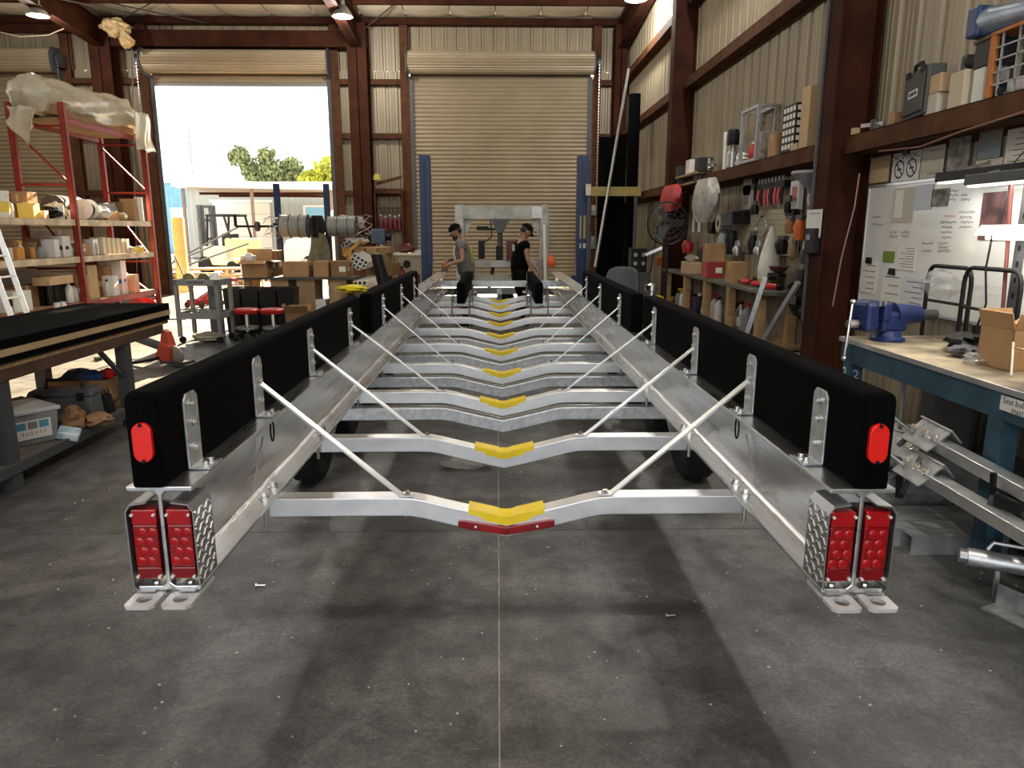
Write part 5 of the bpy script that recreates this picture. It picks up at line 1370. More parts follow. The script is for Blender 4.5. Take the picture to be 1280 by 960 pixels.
# long-shelf goods of the near bay
t = thing('tool_case', 'large dark grey plastic tool case standing on the near wall shelf', 'case', (3.06, shelf_y(1146), SH), R(-12))
CASE = M('case_grey', (.055, .06, .055), .5, var=.1, scale=6)
MB().bx(-.06, .06, -.23, .23, .01, .34).build('shell', CASE, t, bevel=.015); MB().bx(-.075, -.06, -.20, .20, .04, .30).build('front_panel', M('case_grey2', (.045, .05, .045), .55), t, bevel=.008)
MB().tube([(-.05, -.08, .33), (-.05, -.07, .375), (-.05, .07, .375), (-.05, .08, .33)], .014).build('handle', BLACK, t, smooth=True)
for y in (-.15, .15): MB().bx(-.08, -.06, y - .03, y + .03, .30, .345).build('latch', BLACK, t)
MB().bx(-.078, -.075, -.10, .08, .15, .20).build('name_plate', PAPER, t); 
for i, (y0, y1) in enumerate(((-.09, -.06), (-.05, -.03), (-.02, .02), (.03, .06))): MB().bx(-.0795, -.078, y0, y1, .162, .188).build('plate_print', INK, t)
SG = 'goods on the near wall shelf'
for px, w, d, h, mt, mk, lab, z in ((1172, .18, .16, .13, M('carton_grey', (.55, .50, .42), .8), 'red', 'lower whitish carton with red picture beside the grey case', 0), (1174, .18, .17, .12, CARDL, 'red', 'upper whitish carton stacked beside the grey case', .132), (1202, .18, .17, .22, M('carton_map', (.58, .50, .36), .8), 'black', 'tan carton with a round print right of the stacked cartons', 0), (1226, .15, .12, .20, PAPER, 'black', 'white carton with blue tab on the near wall shelf', 0)):
    card_box(lab, (3.06, shelf_y(px), SH + z), (w, d, h), R(-4), mt, mark=mk, tape=False, group=SG)
t = thing('power_tool', 'black power tool lying on top of the tan carton', 'tool', (3.06, shelf_y(1206), SH + .222), R(80)); MB().cyl((-.16, 0, .05), (.08, 0, .06), .045, n=12).build('barrel', BLACK, t, smooth=True); MB().box((.1, 0, .06), (.08, .08, .10)).build('grip', GREYD, t, bevel=.01); MB().cyl((-.22, 0, .05), (-.16, 0, .05), .02, n=10).build('chuck', STEEL, t)
t = thing('speaker_box', 'dark box with brown top stacked on the white carton', 'box', (3.06, shelf_y(1228), SH + .202), R(-6)); MB().bx(-.08, .08, -.09, .09, 0, .15).build('body', M('box_black', (.02, .018, .016), .6), t, bevel=.006); MB().bx(-.09, .09, -.10, .10, .15, .17).build('top_panel', M('panel_brown', (.20, .13, .08), .7), t)
t = thing('hand_tool', 'small black hand tool on the shelf before the orange rack', 'tool', (3.02, shelf_y(1243), SH), R(70)); MB().cyl((-.10, 0, .03), (.08, 0, .05), .022, n=10).build('body', BLACK, t, smooth=True); MB().sph((.09, 0, .05), .035).build('head', BLACK, t, smooth=True)
t = thing('wire_rack', 'orange framed wire rack at the right end of the near shelf', 'rack', (3.06, 4.15, SH))
OR = M('rack_orange', (.45, .15, .03), .6)
for y in (-.42, .42): MB().bx(-.10, -.07, y - .02, y + .02, 0, .36).build('post', OR, t)
MB().bx(-.10, .06, -.44, .44, .355, .375).build('top_board', OR, t)
for z in (.07, .14, .21, .28): MB().bx(-.092, -.08, -.42, .42, z - .004, z + .004).build('wire', GALVD, t)
for k in range(6): MB().bx(-.092, -.08, -.36 + k * .14, -.352 + k * .14, 0, .355).build('wire', GALVD, t)
for k in range(3): card_box('%s white carton inside the wire rack' % ('far', 'middle', 'near')[k], (3.10, 4.42 - k * .26, SH), (.1, .2, .10), 0, PAPER, tape=False, mark='black', group='cartons in the wire rack')
t = thing('impact_tool', 'blue and silver pneumatic tool lying on top of the wire rack', 'tool', (3.02, shelf_y(1252, 3.0), SH + .376), R(95))
BT = M('tool_silver_blue', (.34, .40, .50), .3, .6, var=.15, scale=9)
MB().tube([(-.20, 0, .05), (.26, 0, .085)], [.062, .085], n=16).build('barrel', BT, t, smooth=True); MB().tube([(-.27, 0, .045), (-.20, 0, .05)], [.045, .062], n=14).build('nose', BLACK, t, smooth=True); MB().bx(-.20, .26, -.05, .05, -.0, .04).build('base', M('tool_navy', (.02, .05, .14), .4), t, bevel=.01); MB().box((.30, 0, .09), (.10, .17, .18)).build('rear', M('tool_navy'), t, bevel=.015)
t = thing('brass_hose', 'brass hose fitting behind the pneumatic tool', 'fitting', (3.10, shelf_y(1262, 3.1), SH + .376)); MB().tube([(0, .15, .02), (0, .05, .2), (0, -.1, .23), (0, -.3, .30)], .016).build('hose', M('hose_brown', (.22, .12, .05), .5), t, smooth=True); MB().cyl((0, .12, .06), (0, .04, .22), .03, n=8).build('coupling', M('brass', (.65, .48, .12), .3, .9), t)
single('wood_cube', 'tiny pale wooden cube at the left end of the near shelf', 'block', MB().box((0, 0, .025), (.05, .05, .05)), CARDL, (2.98, shelf_y(1068, 2.98), SH), .2)
t = thing('bolt_cutter', 'small black and silver tool heap at the left end of the near shelf', 'tools', (3.04, shelf_y(1092), SH)); MB().bar((-.05, -.15, .02), (.04, .12, .03), .04, .03).build('bar', GREYD, t); MB().bar((.03, -.1, .05), (-.03, .14, .06), .03, .03).build('bar', STEEL, t); MB().cyl((0, 0, .0), (0, 0, .09), .03, n=10).build('socket', DSTEEL, t)
card_box('tiny tan carton beside the grey case', (3.08, shelf_y(1112), SH), (.08, .06, .11), 0, CARD, tape=False)
single('shelf_cable', 'brown cable sagging below the near shelf', 'cable', MB().tube([(2.965, shelf_y(1100, 2.965), 2.22), (2.95, shelf_y(1150, 2.95), 2.19), (2.95, shelf_y(1200, 2.95), 2.235), (2.95, shelf_y(1280, 2.95), 2.27)], .007, n=6), M('cable_brown', (.20, .09, .06), .6))

# notices under the shelf (each hangs flat on the wall)
WX = XR - .022
def notice(lab, x0, y0, x1, y1, mat=PAPER, lines=0, X=WX, name='notice', cat='paper', tiltx=0.0, clip=False):
    ym, L, z0, z1 = span(x0, y0, x1, y1, X)
    t = thing(name, lab, cat, (X, ym, z0)); h = z1 - z0
    MB().bx(-.003, 0, -L / 2, L / 2, 0, h).build('sheet', mat, t)
    q = random.Random(int(x0 * 7 + y0))
    if lines:
        mb = MB()
        for i in range(lines):
            z = h * (.86 - .72 * i / max(1, lines - 1)); a = -L * .4; e = L * q.uniform(.0, .42)
            mb.bx(-.0038, -.003, a, e, z - h * .010, z + h * .010)
        mb.build('print', INK, t)
    if clip: MB().prism([(-.03, h + .03), (.03, h + .03), (.045, h - .02), (-.045, h - .02)], 'x', -.02, -.003).build('clip', BLACK, t)
    return t, L, h
t, L, h = notice('white NO SMOKING sign clipped under the near shelf', 1116, 190, 1150, 226, PAPER, 0, clip=True, name='no_smoking_sign', cat='sign')
text('lettering', 'NO SMOKING', .057, INK, t, (-.0035, 0, h - .035), (PI / 2, 0, -PI / 2))
for y in (L * .22, -L * .22):
    mb = MB(); n = 24; r0, r1 = .058, .072; vs = []
    for k in range(n):
        a = 2 * PI * k / n
        for rr_ in (r0, r1): vs.append((-.0036, y + rr_ * math.cos(a), h * .43 + rr_ * math.sin(a)))
    mb.add(vs, [(2 * k, 2 * k + 1, 2 * ((k + 1) % n) + 1, 2 * ((k + 1) % n)) for k in range(n)])
    mb.bar((-.0036, y - .045, h * .43 - .045), (-.0036, y + .045, h * .43 + .045), .001, .012, roll=0)
    mb.bx(-.0037, -.0033, y - .03, y + .03, h * .43 - .008, h * .43 + .008)
    mb.build('symbol', INK, t, solid=.0004)
notice('blank tan sheet hanging at an angle beside the column', 1088, 196, 1112, 228, CARDL)
notice('tan typed sheet right of the no smoking sign', 1152, 183, 1180, 222, M('paper_tan', (.62, .57, .47), .8), 2)
notice('dark photo print in a white mount under the shelf', 1186, 172, 1212, 214, M('photo_grey', (.22, .20, .18), .5, var=.7, scale=14, detail=2), 0)
notice('poster with blue figure under the shelf', 1224, 158, 1252, 198, M('poster_blue', (.30, .28, .16), .5, col2=(.10, .22, .34), var=.3, scale=8), 0)
notice('pale caption strip under the blue poster', 1220, 199, 1253, 213, M('paper_tan'), 2)
notice('typed white sheet at the right end under the shelf', 1258, 160, 1290, 207, M('paper_warm', (.70, .66, .58), .8), 6)
# whiteboard
wy0, wy1 = at(1250, 300, X=3.17).y - .35, at(1083, 300, X=3.17).y
wbz0, wbz1 = 1.03, 1.97
t = thing('whiteboard', 'large whiteboard with handwritten notes on the right wall above the bench', 'whiteboard', (3.165, (wy0 + wy1) / 2, wbz0))
WL = (wy1 - wy0) / 2; WH = wbz1 - wbz0
MB().bx(-.008, 0, -WL, WL, 0, WH).build('board', M('whiteboard_face', (.82, .82, .78), .18, var=.05, scale=3, coat=.3), t)
mb = MB(); mb.bx(-.016, 0, -WL - .015, WL + .015, WH, WH + .02); mb.bx(-.016, 0, -WL - .015, WL + .015, -.02, 0); mb.bx(-.016, 0, -WL - .015, -WL, 0, WH); mb.bx(-.016, 0, WL, WL + .015, 0, WH); mb.build('frame', ALUMW, t)
def scribble(x0, y0, x1, y1, rows, seed, mat=INK, words=3):
    q = random.Random(seed); mb = MB()
    for i in range(rows):
        for w in range(words):
            u0 = x0 + (x1 - x0) * (w + q.uniform(0, .12)) / words; u1 = x0 + (x1 - x0) * (w + q.uniform(.6, .92)) / words
            if q.random() < .15: continue
            yy = y0 + (y1 - y0) * (i + .5) / rows; pts = []
            n = max(4, int((u1 - u0) / 1.6))
            for k in range(n + 1):
                u = u0 + (u1 - u0) * k / n; v = yy + ((-1) ** k) * q.uniform(.6, 2.0)
                p = at(u, v, X=3.1568); pts.append((p.x - 3.165, p.y - (wy0 + wy1) / 2, p.z - wbz0))
            mb.tube(pts, .0022, n=4, cap=False)
    mb.build('handwriting', mat, t)
scribble(1186, 236, 1215, 252, 3, 1, words=2); scribble(1175, 262, 1222, 300, 6, 2, words=2); scribble(1152, 302, 1190, 316, 3, 3, words=2); scribble(1112, 288, 1140, 298, 2, 4, words=2); scribble(1178, 266, 1198, 274, 1, 6, M('marker_red', (.5, .1, .08), .6), 1)
scribble(1088, 258, 1112, 285, 3, 9, words=1)
XB = 3.154
def pinned(lab, x0, y0, x1, y1, mat=PAPER, lines=5, clip=False, X=None): return notice(lab, x0, y0, x1, y1, mat, lines, X=X or XB, clip=clip)
pinned('blank tan card at the top left of the whiteboard', 1116, 235, 1142, 278, M('card_tan', (.58, .53, .44), .8), 0)
pinned('pale blue sheet at the top middle of the whiteboard', 1143, 231, 1166, 262, M('paper_blue', (.60, .66, .72), .8), 0)
pinned('white arrow tag pinned on the tan card', 1119, 238, 1129, 272, PAPER, 0, X=XB - .004)
pinned('typed sheet pinned in the middle of the whiteboard', 1122, 306, 1145, 338, PAPER, 8)
pinned('clipped list at the lower left of the whiteboard', 1075, 326, 1096, 366, PAPER, 5, True)
pinned('tall clipped form at the bottom of the whiteboard', 1102, 340, 1126, 384, PAPER, 4, True)
pinned('wide form sheet at the bottom right of the pinned papers', 1128, 346, 1156, 392, M('paper_cool', (.70, .72, .75), .8), 6)
pinned('small grey photo at the top of the whiteboard', 1165, 236, 1186, 258, M('photo_grey'), 0)
pinned('dark red photo print at the right of the whiteboard', 1226, 240, 1262, 300, M('photo_red', (.16, .07, .07), .4, var=.7, scale=8, detail=2), 0)
pinned('green sticky pad on the whiteboard', 1104, 314, 1118, 328, M('sticky_green', (.16, .26, .03), .7), 0)
# shop light fixtures on brackets
def shop_lamp(f_, watts):
    ld = bpy.data.lights.new('tube_light', 'AREA'); ld.shape = 'RECTANGLE'; ld.size = .06; ld.size_y = 1.2; ld.energy = watts; ld.color = (1.0, .96, .88)
    lo = bpy.data.objects.new('tube_light', ld); COL.objects.link(lo); lo.parent = f_; lo.location = (0, 0, -.035)
for lab, xa, ya, yz, mt in (('upper dark shop light fixture above the whiteboard', 1175, 228, 0, BLACK), ('second dark shop light fixture right of the upper one', 1212, 232, 0, GREYD)):
    XF = 2.94 if mt is BLACK else 2.82; p = at(xa, ya, X=XF); f_ = thing('shop_light', lab, 'light fixture', (XF, p.y - .62, p.z), group='shop light fixtures')
    MB().bx(-.04, .04, -.62, .62, 0, .06).build('housing', mt, f_, bevel=.006); MB().bx(-.03, .03, -.6, .6, -.012, .0).build('diffuser', M('tube_lit', (1.0, .97, .90), .4, emit=1.6), f_)
    shop_lamp(f_, 6)
    for y in (-.5, .5): MB().bar((0, y, .05), (.25, y, .12), .02, .02).build('bracket', STEEL, f_)
p = at(1232, 290, X=2.85); f_ = thing('shop_light', 'cream shop light fixture hanging before the dark red photo', 'light fixture', (2.85, p.y - .62, p.z - .02), group='shop light fixtures')
MB().prism([(-.07, 0), (.07, 0), (.03, .06), (-.03, .06)], 'y', -.62, .62).build('housing', CREAM, f_); MB().cyl((0, -.6, -.012), (0, .6, -.012), .014, n=10).build('tube', M('tube_lit'), f_, smooth=True); shop_lamp(f_, 6)
for y in (-.5, .5): MB().tube([(0, y, .06), (.03, y, .4), (.2, y, .62)], .004, n=5).build('hanger', BLACK, f_)
t = thing('extension_lead', 'black power cord with plug hanging from the cream fixture', 'cord', (2.84, at(1240, 300, X=2.84).y, 0)); MB().tube([(0, 0, 1.62), (.0, .02, 1.4), (.01, -.01, 1.2), (.0, .03, 1.06)], .006).build('cord', BLACK, t, smooth=True); MB().box((0, .03, 1.04), (.03, .03, .06)).build('plug', BLACK, t)
single('air_hose', 'dark red air hose hanging down beside the steel upright', 'hose', MB().tube([(2.95, at(1262, 240, X=2.95).y, 1.95), (2.95, at(1261, 300, X=2.95).y, 1.5), (2.95, at(1258, 380, X=2.95).y, .92)], .011, n=8), M('hose_red', (.16, .04, .03), .5))
t = thing('steel_upright', 'perforated dark steel upright at the right end of the bench', 'upright', (3.02, at(1275, 350, X=3.02).y, .90)); MB().bx(-.03, -.026, -.04, .04, 0, 1.2).build('web', GREYD, t); MB().bx(-.03, .03, .036, .04, 0, 1.2).build('flange', GREYD, t); 
for k in range(12): MB().box((-.031, 0, .08 + k * .09), (.003, .018, .03)).build('slot', BLACK, t)
single('wall_hose', 'thin pale red hose hanging on the near column', 'hose', MB().tube([(2.80, at(1076, 200, X=2.80).y, 2.05), (2.80, at(1068, 260, X=2.80).y, 1.8), (2.80, at(1052, 320, X=2.80).y, 1.4), (2.81, at(1041, 380, X=2.81).y, 1.0)], .006, n=6), M('hose_pink', (.38, .22, .18), .5))
t = thing('switch_box', 'dark switch box mounted on the near column', 'switch box', (XR - .36, 6.5, 1.42)); MB().bx(-.06, 0, -.1, .1, 0, .22).build('body', BLACK, t, bevel=.008); MB().box((-.07, 0, .14), (.03, .03, .05)).build('lever', GREYP, t)
single('conduit', 'grey conduit strip running up the near column', 'conduit', MB().bx(-.02, 0, -.012, .012, 0, 5.5), GREYD, (XR - .36, 6.62, .8))

# ------------------------------------------------------------------ near bench with vice and boxes
BX0, BX1, BY0, BY1, BZ = 2.38, 3.14, 1.8, 4.92, .90
bn = thing('steel_bench', 'blue steel work bench with worn plywood top on the right', 'bench', ((BX0 + BX1) / 2, (BY0 + BY1) / 2, 0))
cx, cy = (BX0 + BX1) / 2, (BY0 + BY1) / 2; hx, hy = (BX1 - BX0) / 2, (BY1 - BY0) / 2
MB().bx(-hx, hx, -hy, hy, BZ - .03, BZ).build('bench_top', M('bench_ply', (.46, .38, .25), .7, col2=(.10, .075, .05), var=-.15, scale=3.5, detail=6), bn)
MB().bx(-hx - .006, -hx, -hy, hy, BZ - .028, BZ + .001).build('edge_trim', ALUMW, bn); MB().bx(-hx, hx, hy, hy + .006, BZ - .028, BZ + .001).build('edge_trim', ALUMW, bn)
MB().bx(-hx + .01, -hx + .05, -hy, hy - .02, BZ - .16, BZ - .031).build('apron_beam', BENCHB, bn); MB().bx(hx - .05, hx - .01, -hy, hy - .02, BZ - .16, BZ - .031).build('apron_beam', BENCHB, bn)
MB().bx(-hx + .02, hx - .02, hy - .08, hy - .04, BZ - .14, BZ - .031).build('end_beam', BENCHB, bn)
for x in (-hx + .05, hx - .05):
    for y in (hy - .12, 3.30 - cy, -hy + .1): MB().bx(x - .045, x + .045, y - .05, y + .05, 0, BZ - .031).build('leg', BENCHB, bn)
text('numeral', '2', .11, PAPER, bn, (-hx + .004, hy - .10, .66), (PI / 2, 0, -PI / 2)); text('numeral', '2', .09, PAPER, bn, (-hx + .05, hy - .1705, .66), (PI / 2, 0, 0))
p = at(1268, 508, X=BX0 + .008)
tg = MB().bx(-hx + .004, -hx + .009, p.y - cy - .11, p.y - cy + .09, p.z - .035, p.z + .035).build('tag', PAPER, bn)
text('handwriting', 'Seat bolts', .042, INK, bn, (-hx + .0035, p.y - cy - .01, p.z + .014), (PI / 2, 0, -PI / 2), ext=.0003); text('handwriting', 'mast', .042, INK, bn, (-hx + .0035, p.y - cy - .03, p.z - .02), (PI / 2, 0, -PI / 2), ext=.0003)
# vice
vc = at(1088, 417, Z=BZ)
v = thing('bench_vice', 'blue bench vice bolted to the far corner of the bench', 'vice', (2.60, 4.72, BZ), R(12))
VB = M('vice_blue', (.012, .026, .11), .4, .1, var=.3, scale=14)
MB().lathe([(.11, 0), (.11, .02), (.085, .035), (.075, .07), (.0, .07)], n=18).build('base', VB, v, smooth=.6)
MB().box((.0, 0, .13), (.20, .13, .13)).build('body', VB, v, bevel=.02)
MB().tube([(.02, 0, .175), (.22, 0, .17)], [.075, .06], n=16).build('barrel', VB, v, smooth=True)
MB().cyl((.2, 0, .17), (.36, 0, .165), .034, n=14).build('pipe', DSTEEL, v, smooth=True)
MB().box((-.08, 0, .20), (.06, .17, .12)).build('rear_jaw', VB, v, bevel=.012); MB().box((-.19, 0, .17), (.10, .17, .20)).build('front_jaw', VB, v, bevel=.03)
for x in (-.105, -.145): MB().box((x, 0, .255), (.018, .16, .035)).build('jaw_plate', STEEL, v)
MB().box((-.12, 0, .13), (.24, .07, .06)).build('slide', VB, v); MB().cyl((-.24, 0, .12), (-.31, 0, .12), .028, n=12).build('spindle', STEEL, v)
MB().cyl((-.29, -.0, .26), (-.33, -.02, -.10), .010, n=8).build('handle_bar', CHROME, v); MB().sph((-.29, 0, .265), .018).build('handle_knob', CHROME, v, smooth=True); MB().sph((-.331, -.02, -.105), .018).build('handle_knob', CHROME, v, smooth=True)
# black tube frames standing on the bench
for k, (xa, xb, yt, yb, lab) in enumerate(((1152, 1206, 333, 416, 'left black bent tube frame standing on the bench'), (1199, 1270, 336, 402, 'right black bent tube frame standing on the bench'))):
    X = 2.98 - .05 * k; pa_, pb_ = at(xa, yb, X=X), at(xb, yb, X=X); zt2 = at((xa + xb) / 2, yt, X=X).z
    t = thing('handle_hoop', lab, 'tube frame', (X, pa_.y, BZ)); h_ = zt2 - BZ; Lh = pb_.y - pa_.y
    pts = [(0, 0, 0), (0, 0, h_ - .1)] + [(0, Lh * .14 * (1 - math.cos(a)), h_ - .1 + .1 * math.sin(a)) for a in (.4, .8, 1.2, PI / 2)] + [(0, Lh * (1 - .14 * (1 - math.cos(a))), h_ - .1 + .1 * math.sin(a)) for a in (PI / 2, 1.2, .8, .4)] + [(0, Lh, h_ - .1), (0, Lh, 0)]
    MB().tube(pts, .014, n=8).build('tube', BLACK, t, smooth=True); MB().cyl((0, 0, .25), (0, Lh, .25), .010).build('cross_tube', BLACK, t)
crumple((2.99, at(1176, 352, X=2.99).y, 1.17), (.10, .34, .20), FILMC, 'plastic_film', 'clear plastic film caught on the left tube frame', 'film', seed=80, amp=.35)
card_box('tall open carton with white label on the bench', (2.74, at(1238, 440, X=2.62).y + .02, BZ), (.18, .24, .22), R(4), CARD, opened=True, flap=(70, 80, 75, 35), mark='white')
card_box('lower open carton at the right edge of the bench', (2.66, 3.12, BZ), (.26, .30, .17), R(-6), CARD, opened=True, flap=(10, 40, 5, 30))
crumple((2.84, 4.22, BZ), (.22, .36, .13), BLACK, 'cable_heap', 'heap of black cables and gloves on the bench', 'cables', seed=81, amp=.4); crumple((2.70, 4.05, BZ), (.14, .2, .08), GREYD, 'glove_heap', 'dark glove before the black cable heap', 'glove', seed=82, amp=.4)
crumple((2.62, 3.86, BZ), (.10, .12, .06), FILMC, 'plastic_wrap', 'small clear wrapper lying on the bench top', 'wrapper', seed=83, amp=.5)
single('stick', 'thin pale stick leaning on the tall carton', 'stick', MB().cyl((0, 0, 0.004), (.06, .10, .16), .006, n=6), CREAM, (2.58, 3.5, BZ))
# under the bench
t = thing('storage_tub', 'grey storage tub on the floor under the bench', 'tub', (2.88, 3.85, 0)); MB().box((0, 0, .14), (.36, .5, .28), taper=1.1).build('body', GREYP, t, bevel=.015); MB().box((0, 0, .29), (.42, .58, .025)).build('lid', GREYD, t)
crumple((2.62, 4.45, 0), (.3, .3, .40), WHITE, 'white_sack', 'white sack on the floor at the far end of the bench', 'sack', seed=84, amp=.2)
card_box('dark carton under the near part of the bench', (2.82, 3.02, 0), (.34, .4, .40), 0, CARDD); bottle('dark canister under the bench beside the dark carton', (2.75, 3.38, 0), .085, .38, GREYD, BLACK)
single('broom_pole', 'thin pale pole standing under the bench', 'pole', MB().cyl((0, 0, 0), (.02, .05, .80), .012, n=8), GREYP, (2.50, 4.27, 0)); single('dark_panel', 'dark sheet panel leaning behind the bench leg', 'panel', MB().box((0, 0, .33), (.03, .55, .66)), GREYD, (2.98, 4.58, 0))

# ------------------------------------------------------------------ steel parts on the floor before the bench
def stock(lab, p, q, w, h, mat=GALVD, group='loose trailer parts on the floor', hollow=False, name='steel_tube'):
    return single(name, lab, 'steel tube', MB().bar(p, q, w, h), mat, group=group, bevel=.004)
def hollow_tube(lab, x0, x1, y, z, s, mat, group):
    t = thing('square_tube', lab, 'steel tube', (x0, y, z), 0, group); o, k, L = s / 2, s / 2 - .008, x1 - x0
    vs = []
    for x in (0, L):
        vs += [(x, -o, 0), (x, o, 0), (x, o, s), (x, -o, s), (x, -k, .008), (x, k, .008), (x, k, s - .008), (x, -k, s - .008)]
    fs = []
    for a in range(4):
        b = (a + 1) % 4; fs += [(a, b, 8 + b, 8 + a), (4 + a, 12 + a, 12 + b, 4 + b), (a, 4 + a, 4 + b, b), (8 + a, 8 + b, 12 + b, 12 + a)]
    MB().add(vs, fs).build('tube_body', mat, t); return t
GA = M('galv_stock', (.40, .42, .43), .45, .6, var=.22, scale=7)
for k in range(4): hollow_tube('%s of four pale square tubes lying on the floor by the bench' % ('nearest', 'second', 'third', 'farthest')[k], 2.10 - .03 * k, 2.60, 3.42 + k * .105, .0, .10, GA, 'near square tubes')
for k in range(3): hollow_tube('%s dark rectangular tube lying behind the pale tubes' % ('nearest', 'middle', 'farthest')[k], 2.06 + .02 * k, 2.62, 3.93 + k * .12, 0, .115, GALVD, 'dark tubes behind')
for k in range(2): hollow_tube('%s tube of the second layer on the dark tubes' % ('near', 'far')[k], 2.16, 2.60, 3.98 + k * .13, .1155, .11, GALVD, 'dark tubes upper layer')
single('black_strap', 'black strap lying over the dark tubes', 'strap', MB().tube([(2.30, 3.86, .118), (2.32, 3.92, .235), (2.33, 4.0, .232), (2.32, 4.12, .231)], .02, n=6), BLACK)
def post(lab, p, q, plate):
    t = thing('bracket_post', lab, 'post', p, group='aluminium posts with bolted end plates'); q = Vector(q) - Vector(p)
    MB().bar((0, 0, 0), q, .085, .06).build('tube_body', ALUMW if plate else GA, t, bevel=.003)
    d = q.normalized(); s_ = Vector((0, 0, 1)).cross(d).normalized(); n_ = d.cross(s_)
    q2 = Matrix.Rotation(R(42), 3, d); s_ = q2 @ s_; n_ = q2 @ n_
    m = Matrix((d, s_, n_)).transposed()
    MB().box(d * .02 + n_ * .04, (.25, .17, .012), m).build('end_plate', GALVD, t, bevel=.003)
    MB().box(d * .02 + s_ * .075 + n_ * .01, (.28, .010, .09), m).build('side_plate', GALVD, t)
    for a in (-.08, 0.02, .10): 
        o = bolt(t, d * a + n_ * .047, m.to_euler(), 1.2)
    MB().cyl(d * -.06 + s_ * -.03 + n_ * .05, d * -.10 + s_ * -.05 + n_ * .17, .012, n=8).build('threaded_bolt', CHROME, t); MB().cyl(d * -.12 + s_ * .05 + n_ * .0, d * -.12 - s_ * .12 + n_ * .0, .014, n=8).build('cross_pin', DSTEEL, t)
    return t
A1, A2 = at(1160, 548, X=2.32), at(1330, 640, X=2.32)
post('upper aluminium post with bolted end plate leaning by the bench', A1, A2, True)
B1_, B2_ = at(1150, 590, X=2.22), at(1320, 690, X=2.22)
post('lower aluminium post with bolted end plate leaning by the bench', B1_, B2_, True)
C1_, C2_ = at(1128, 560, X=2.34), at(1250, 600, X=2.5)
post('third bracket post half hidden behind the upper two', C1_, C2_, False)
for k, (a, b, lab) in enumerate((((1132, 602), (1152, 570), 'short steel pin between the bracket posts'), ((1128, 616), (1140, 590), 'shorter dark pin under the bracket posts'))):
    single('steel_pin', lab, 'pin', MB().cyl(at(*a, X=2.2), at(*b, X=2.2), .013, n=8), STEEL if k == 0 else DSTEEL)
MB2 = MB(); 
sup = thing('saw_horse', 'low steel support holding up the bracket posts', 'support', (2.42, 2.62, 0)); MB().bx(-.16, .18, -.03, .03, .24, .30).build('top_bar', GALVD, sup)
for x in (-.14, .16): MB().bx(x - .02, x + .02, -.03, .03, 0, .24).build('leg', GALVD, sup)
jk = thing('trailer_jack', 'zinc trailer jack tube with crank lying before the bench', 'jack', (2.13, 3.0, 0), R(-14))
jz = at(1250, 690, Y=2.8).z
MB().cyl((0, 0, .17), (.6, -.12, .15), .042, n=18).build('tube', GALV, jk, smooth=True); MB().cyl((-.03, .006, .171), (.0, 0, .17), .034, n=14).build('cap', STEEL, jk); MB().tube([(.08, 0, .21), (.10, 0, .245), (.40, -.06, .235)], .010).build('crank', STEEL, jk, smooth=True); MB().bar((.12, -.02, .15), (.12, -.04, 0), .018, .018).build('foot', STEEL, jk); MB().bx(.40, .48, -.16, .0, 0, .12).build('mount_plate', GALVD, jk)
wn_ = thing('winch', 'black hand winch lying on the bracket posts', 'winch', (2.30, 2.98, .345), R(20)); MB().box((0, 0, .06), (.10, .14, .11)).build('frame', BLACK, wn_, bevel=.01); MB().cyl((0, -.09, .06), (0, .09, .06), .05, n=16).build('drum', DSTEEL, wn_, smooth=True); MB().bar((-.02, .09, .07), (-.02, .1, .20), .02, .02).build('crank_arm', BLACK, wn_)
an = thing('angle_bracket', 'flat galvanised angle with bolt plate lying on the floor at the right edge', 'bracket', tuple(at(1236, 758, Z=0)), R(-68)); MB().bx(0, .42, -.05, .05, 0, .008).build('base_leg', GALV, an); MB().bx(.0, .42, .042, .05, 0, .10).build('upright_leg', GALVD, an); MB().bx(.10, .30, .036, .042, .015, .09).build('bolt_plate', GALVD, an); bolt(an, (.18, .034, .05), (PI / 2, 0, 0), 1.4); bolt(an, (.26, .034, .05), (PI / 2, 0, 0), 1.4)
# floor debris
for k, (px, py, lab) in enumerate(((328, 733, 'small bright screw on the floor behind the left tail lights'), (840, 771, 'small dark nut on the floor under the trailer'))):
    t = thing('loose_screw', lab, 'screw', tuple(at(px, py, Z=0)), .1); MB().cyl((-.022, 0, .008), (.014, 0, .006), .005, n=8).build('shank', CHROME, t); MB().cyl((-.03, 0, .009), (-.022, 0, .009), .010, n=6).build('head', CHROME, t)
crumple(tuple(at(585, 583, Z=0)), (.34, .20, .05), FILMC, 'bubble_wrap', 'clump of clear bubble wrap on the floor under the second cross member', 'bubble wrap', seed=90, amp=.35)
q = random.Random(77); mb = MB()
for k in range(300):
    x, y = q.uniform(-2.6, 2.6), q.uniform(1.6, 5.5); r_ = q.uniform(.0014, .0038)
    mb.box((x, y, r_ * .5), (r_ * 2, r_ * q.uniform(1, 3), r_), q.uniform(0, 3))
tag(mb.build('floor_crumbs', M('crumb', (.60, .59, .56), .8)), 'scattered pale metal crumbs and chips on the concrete floor', 'debris', kind='stuff')
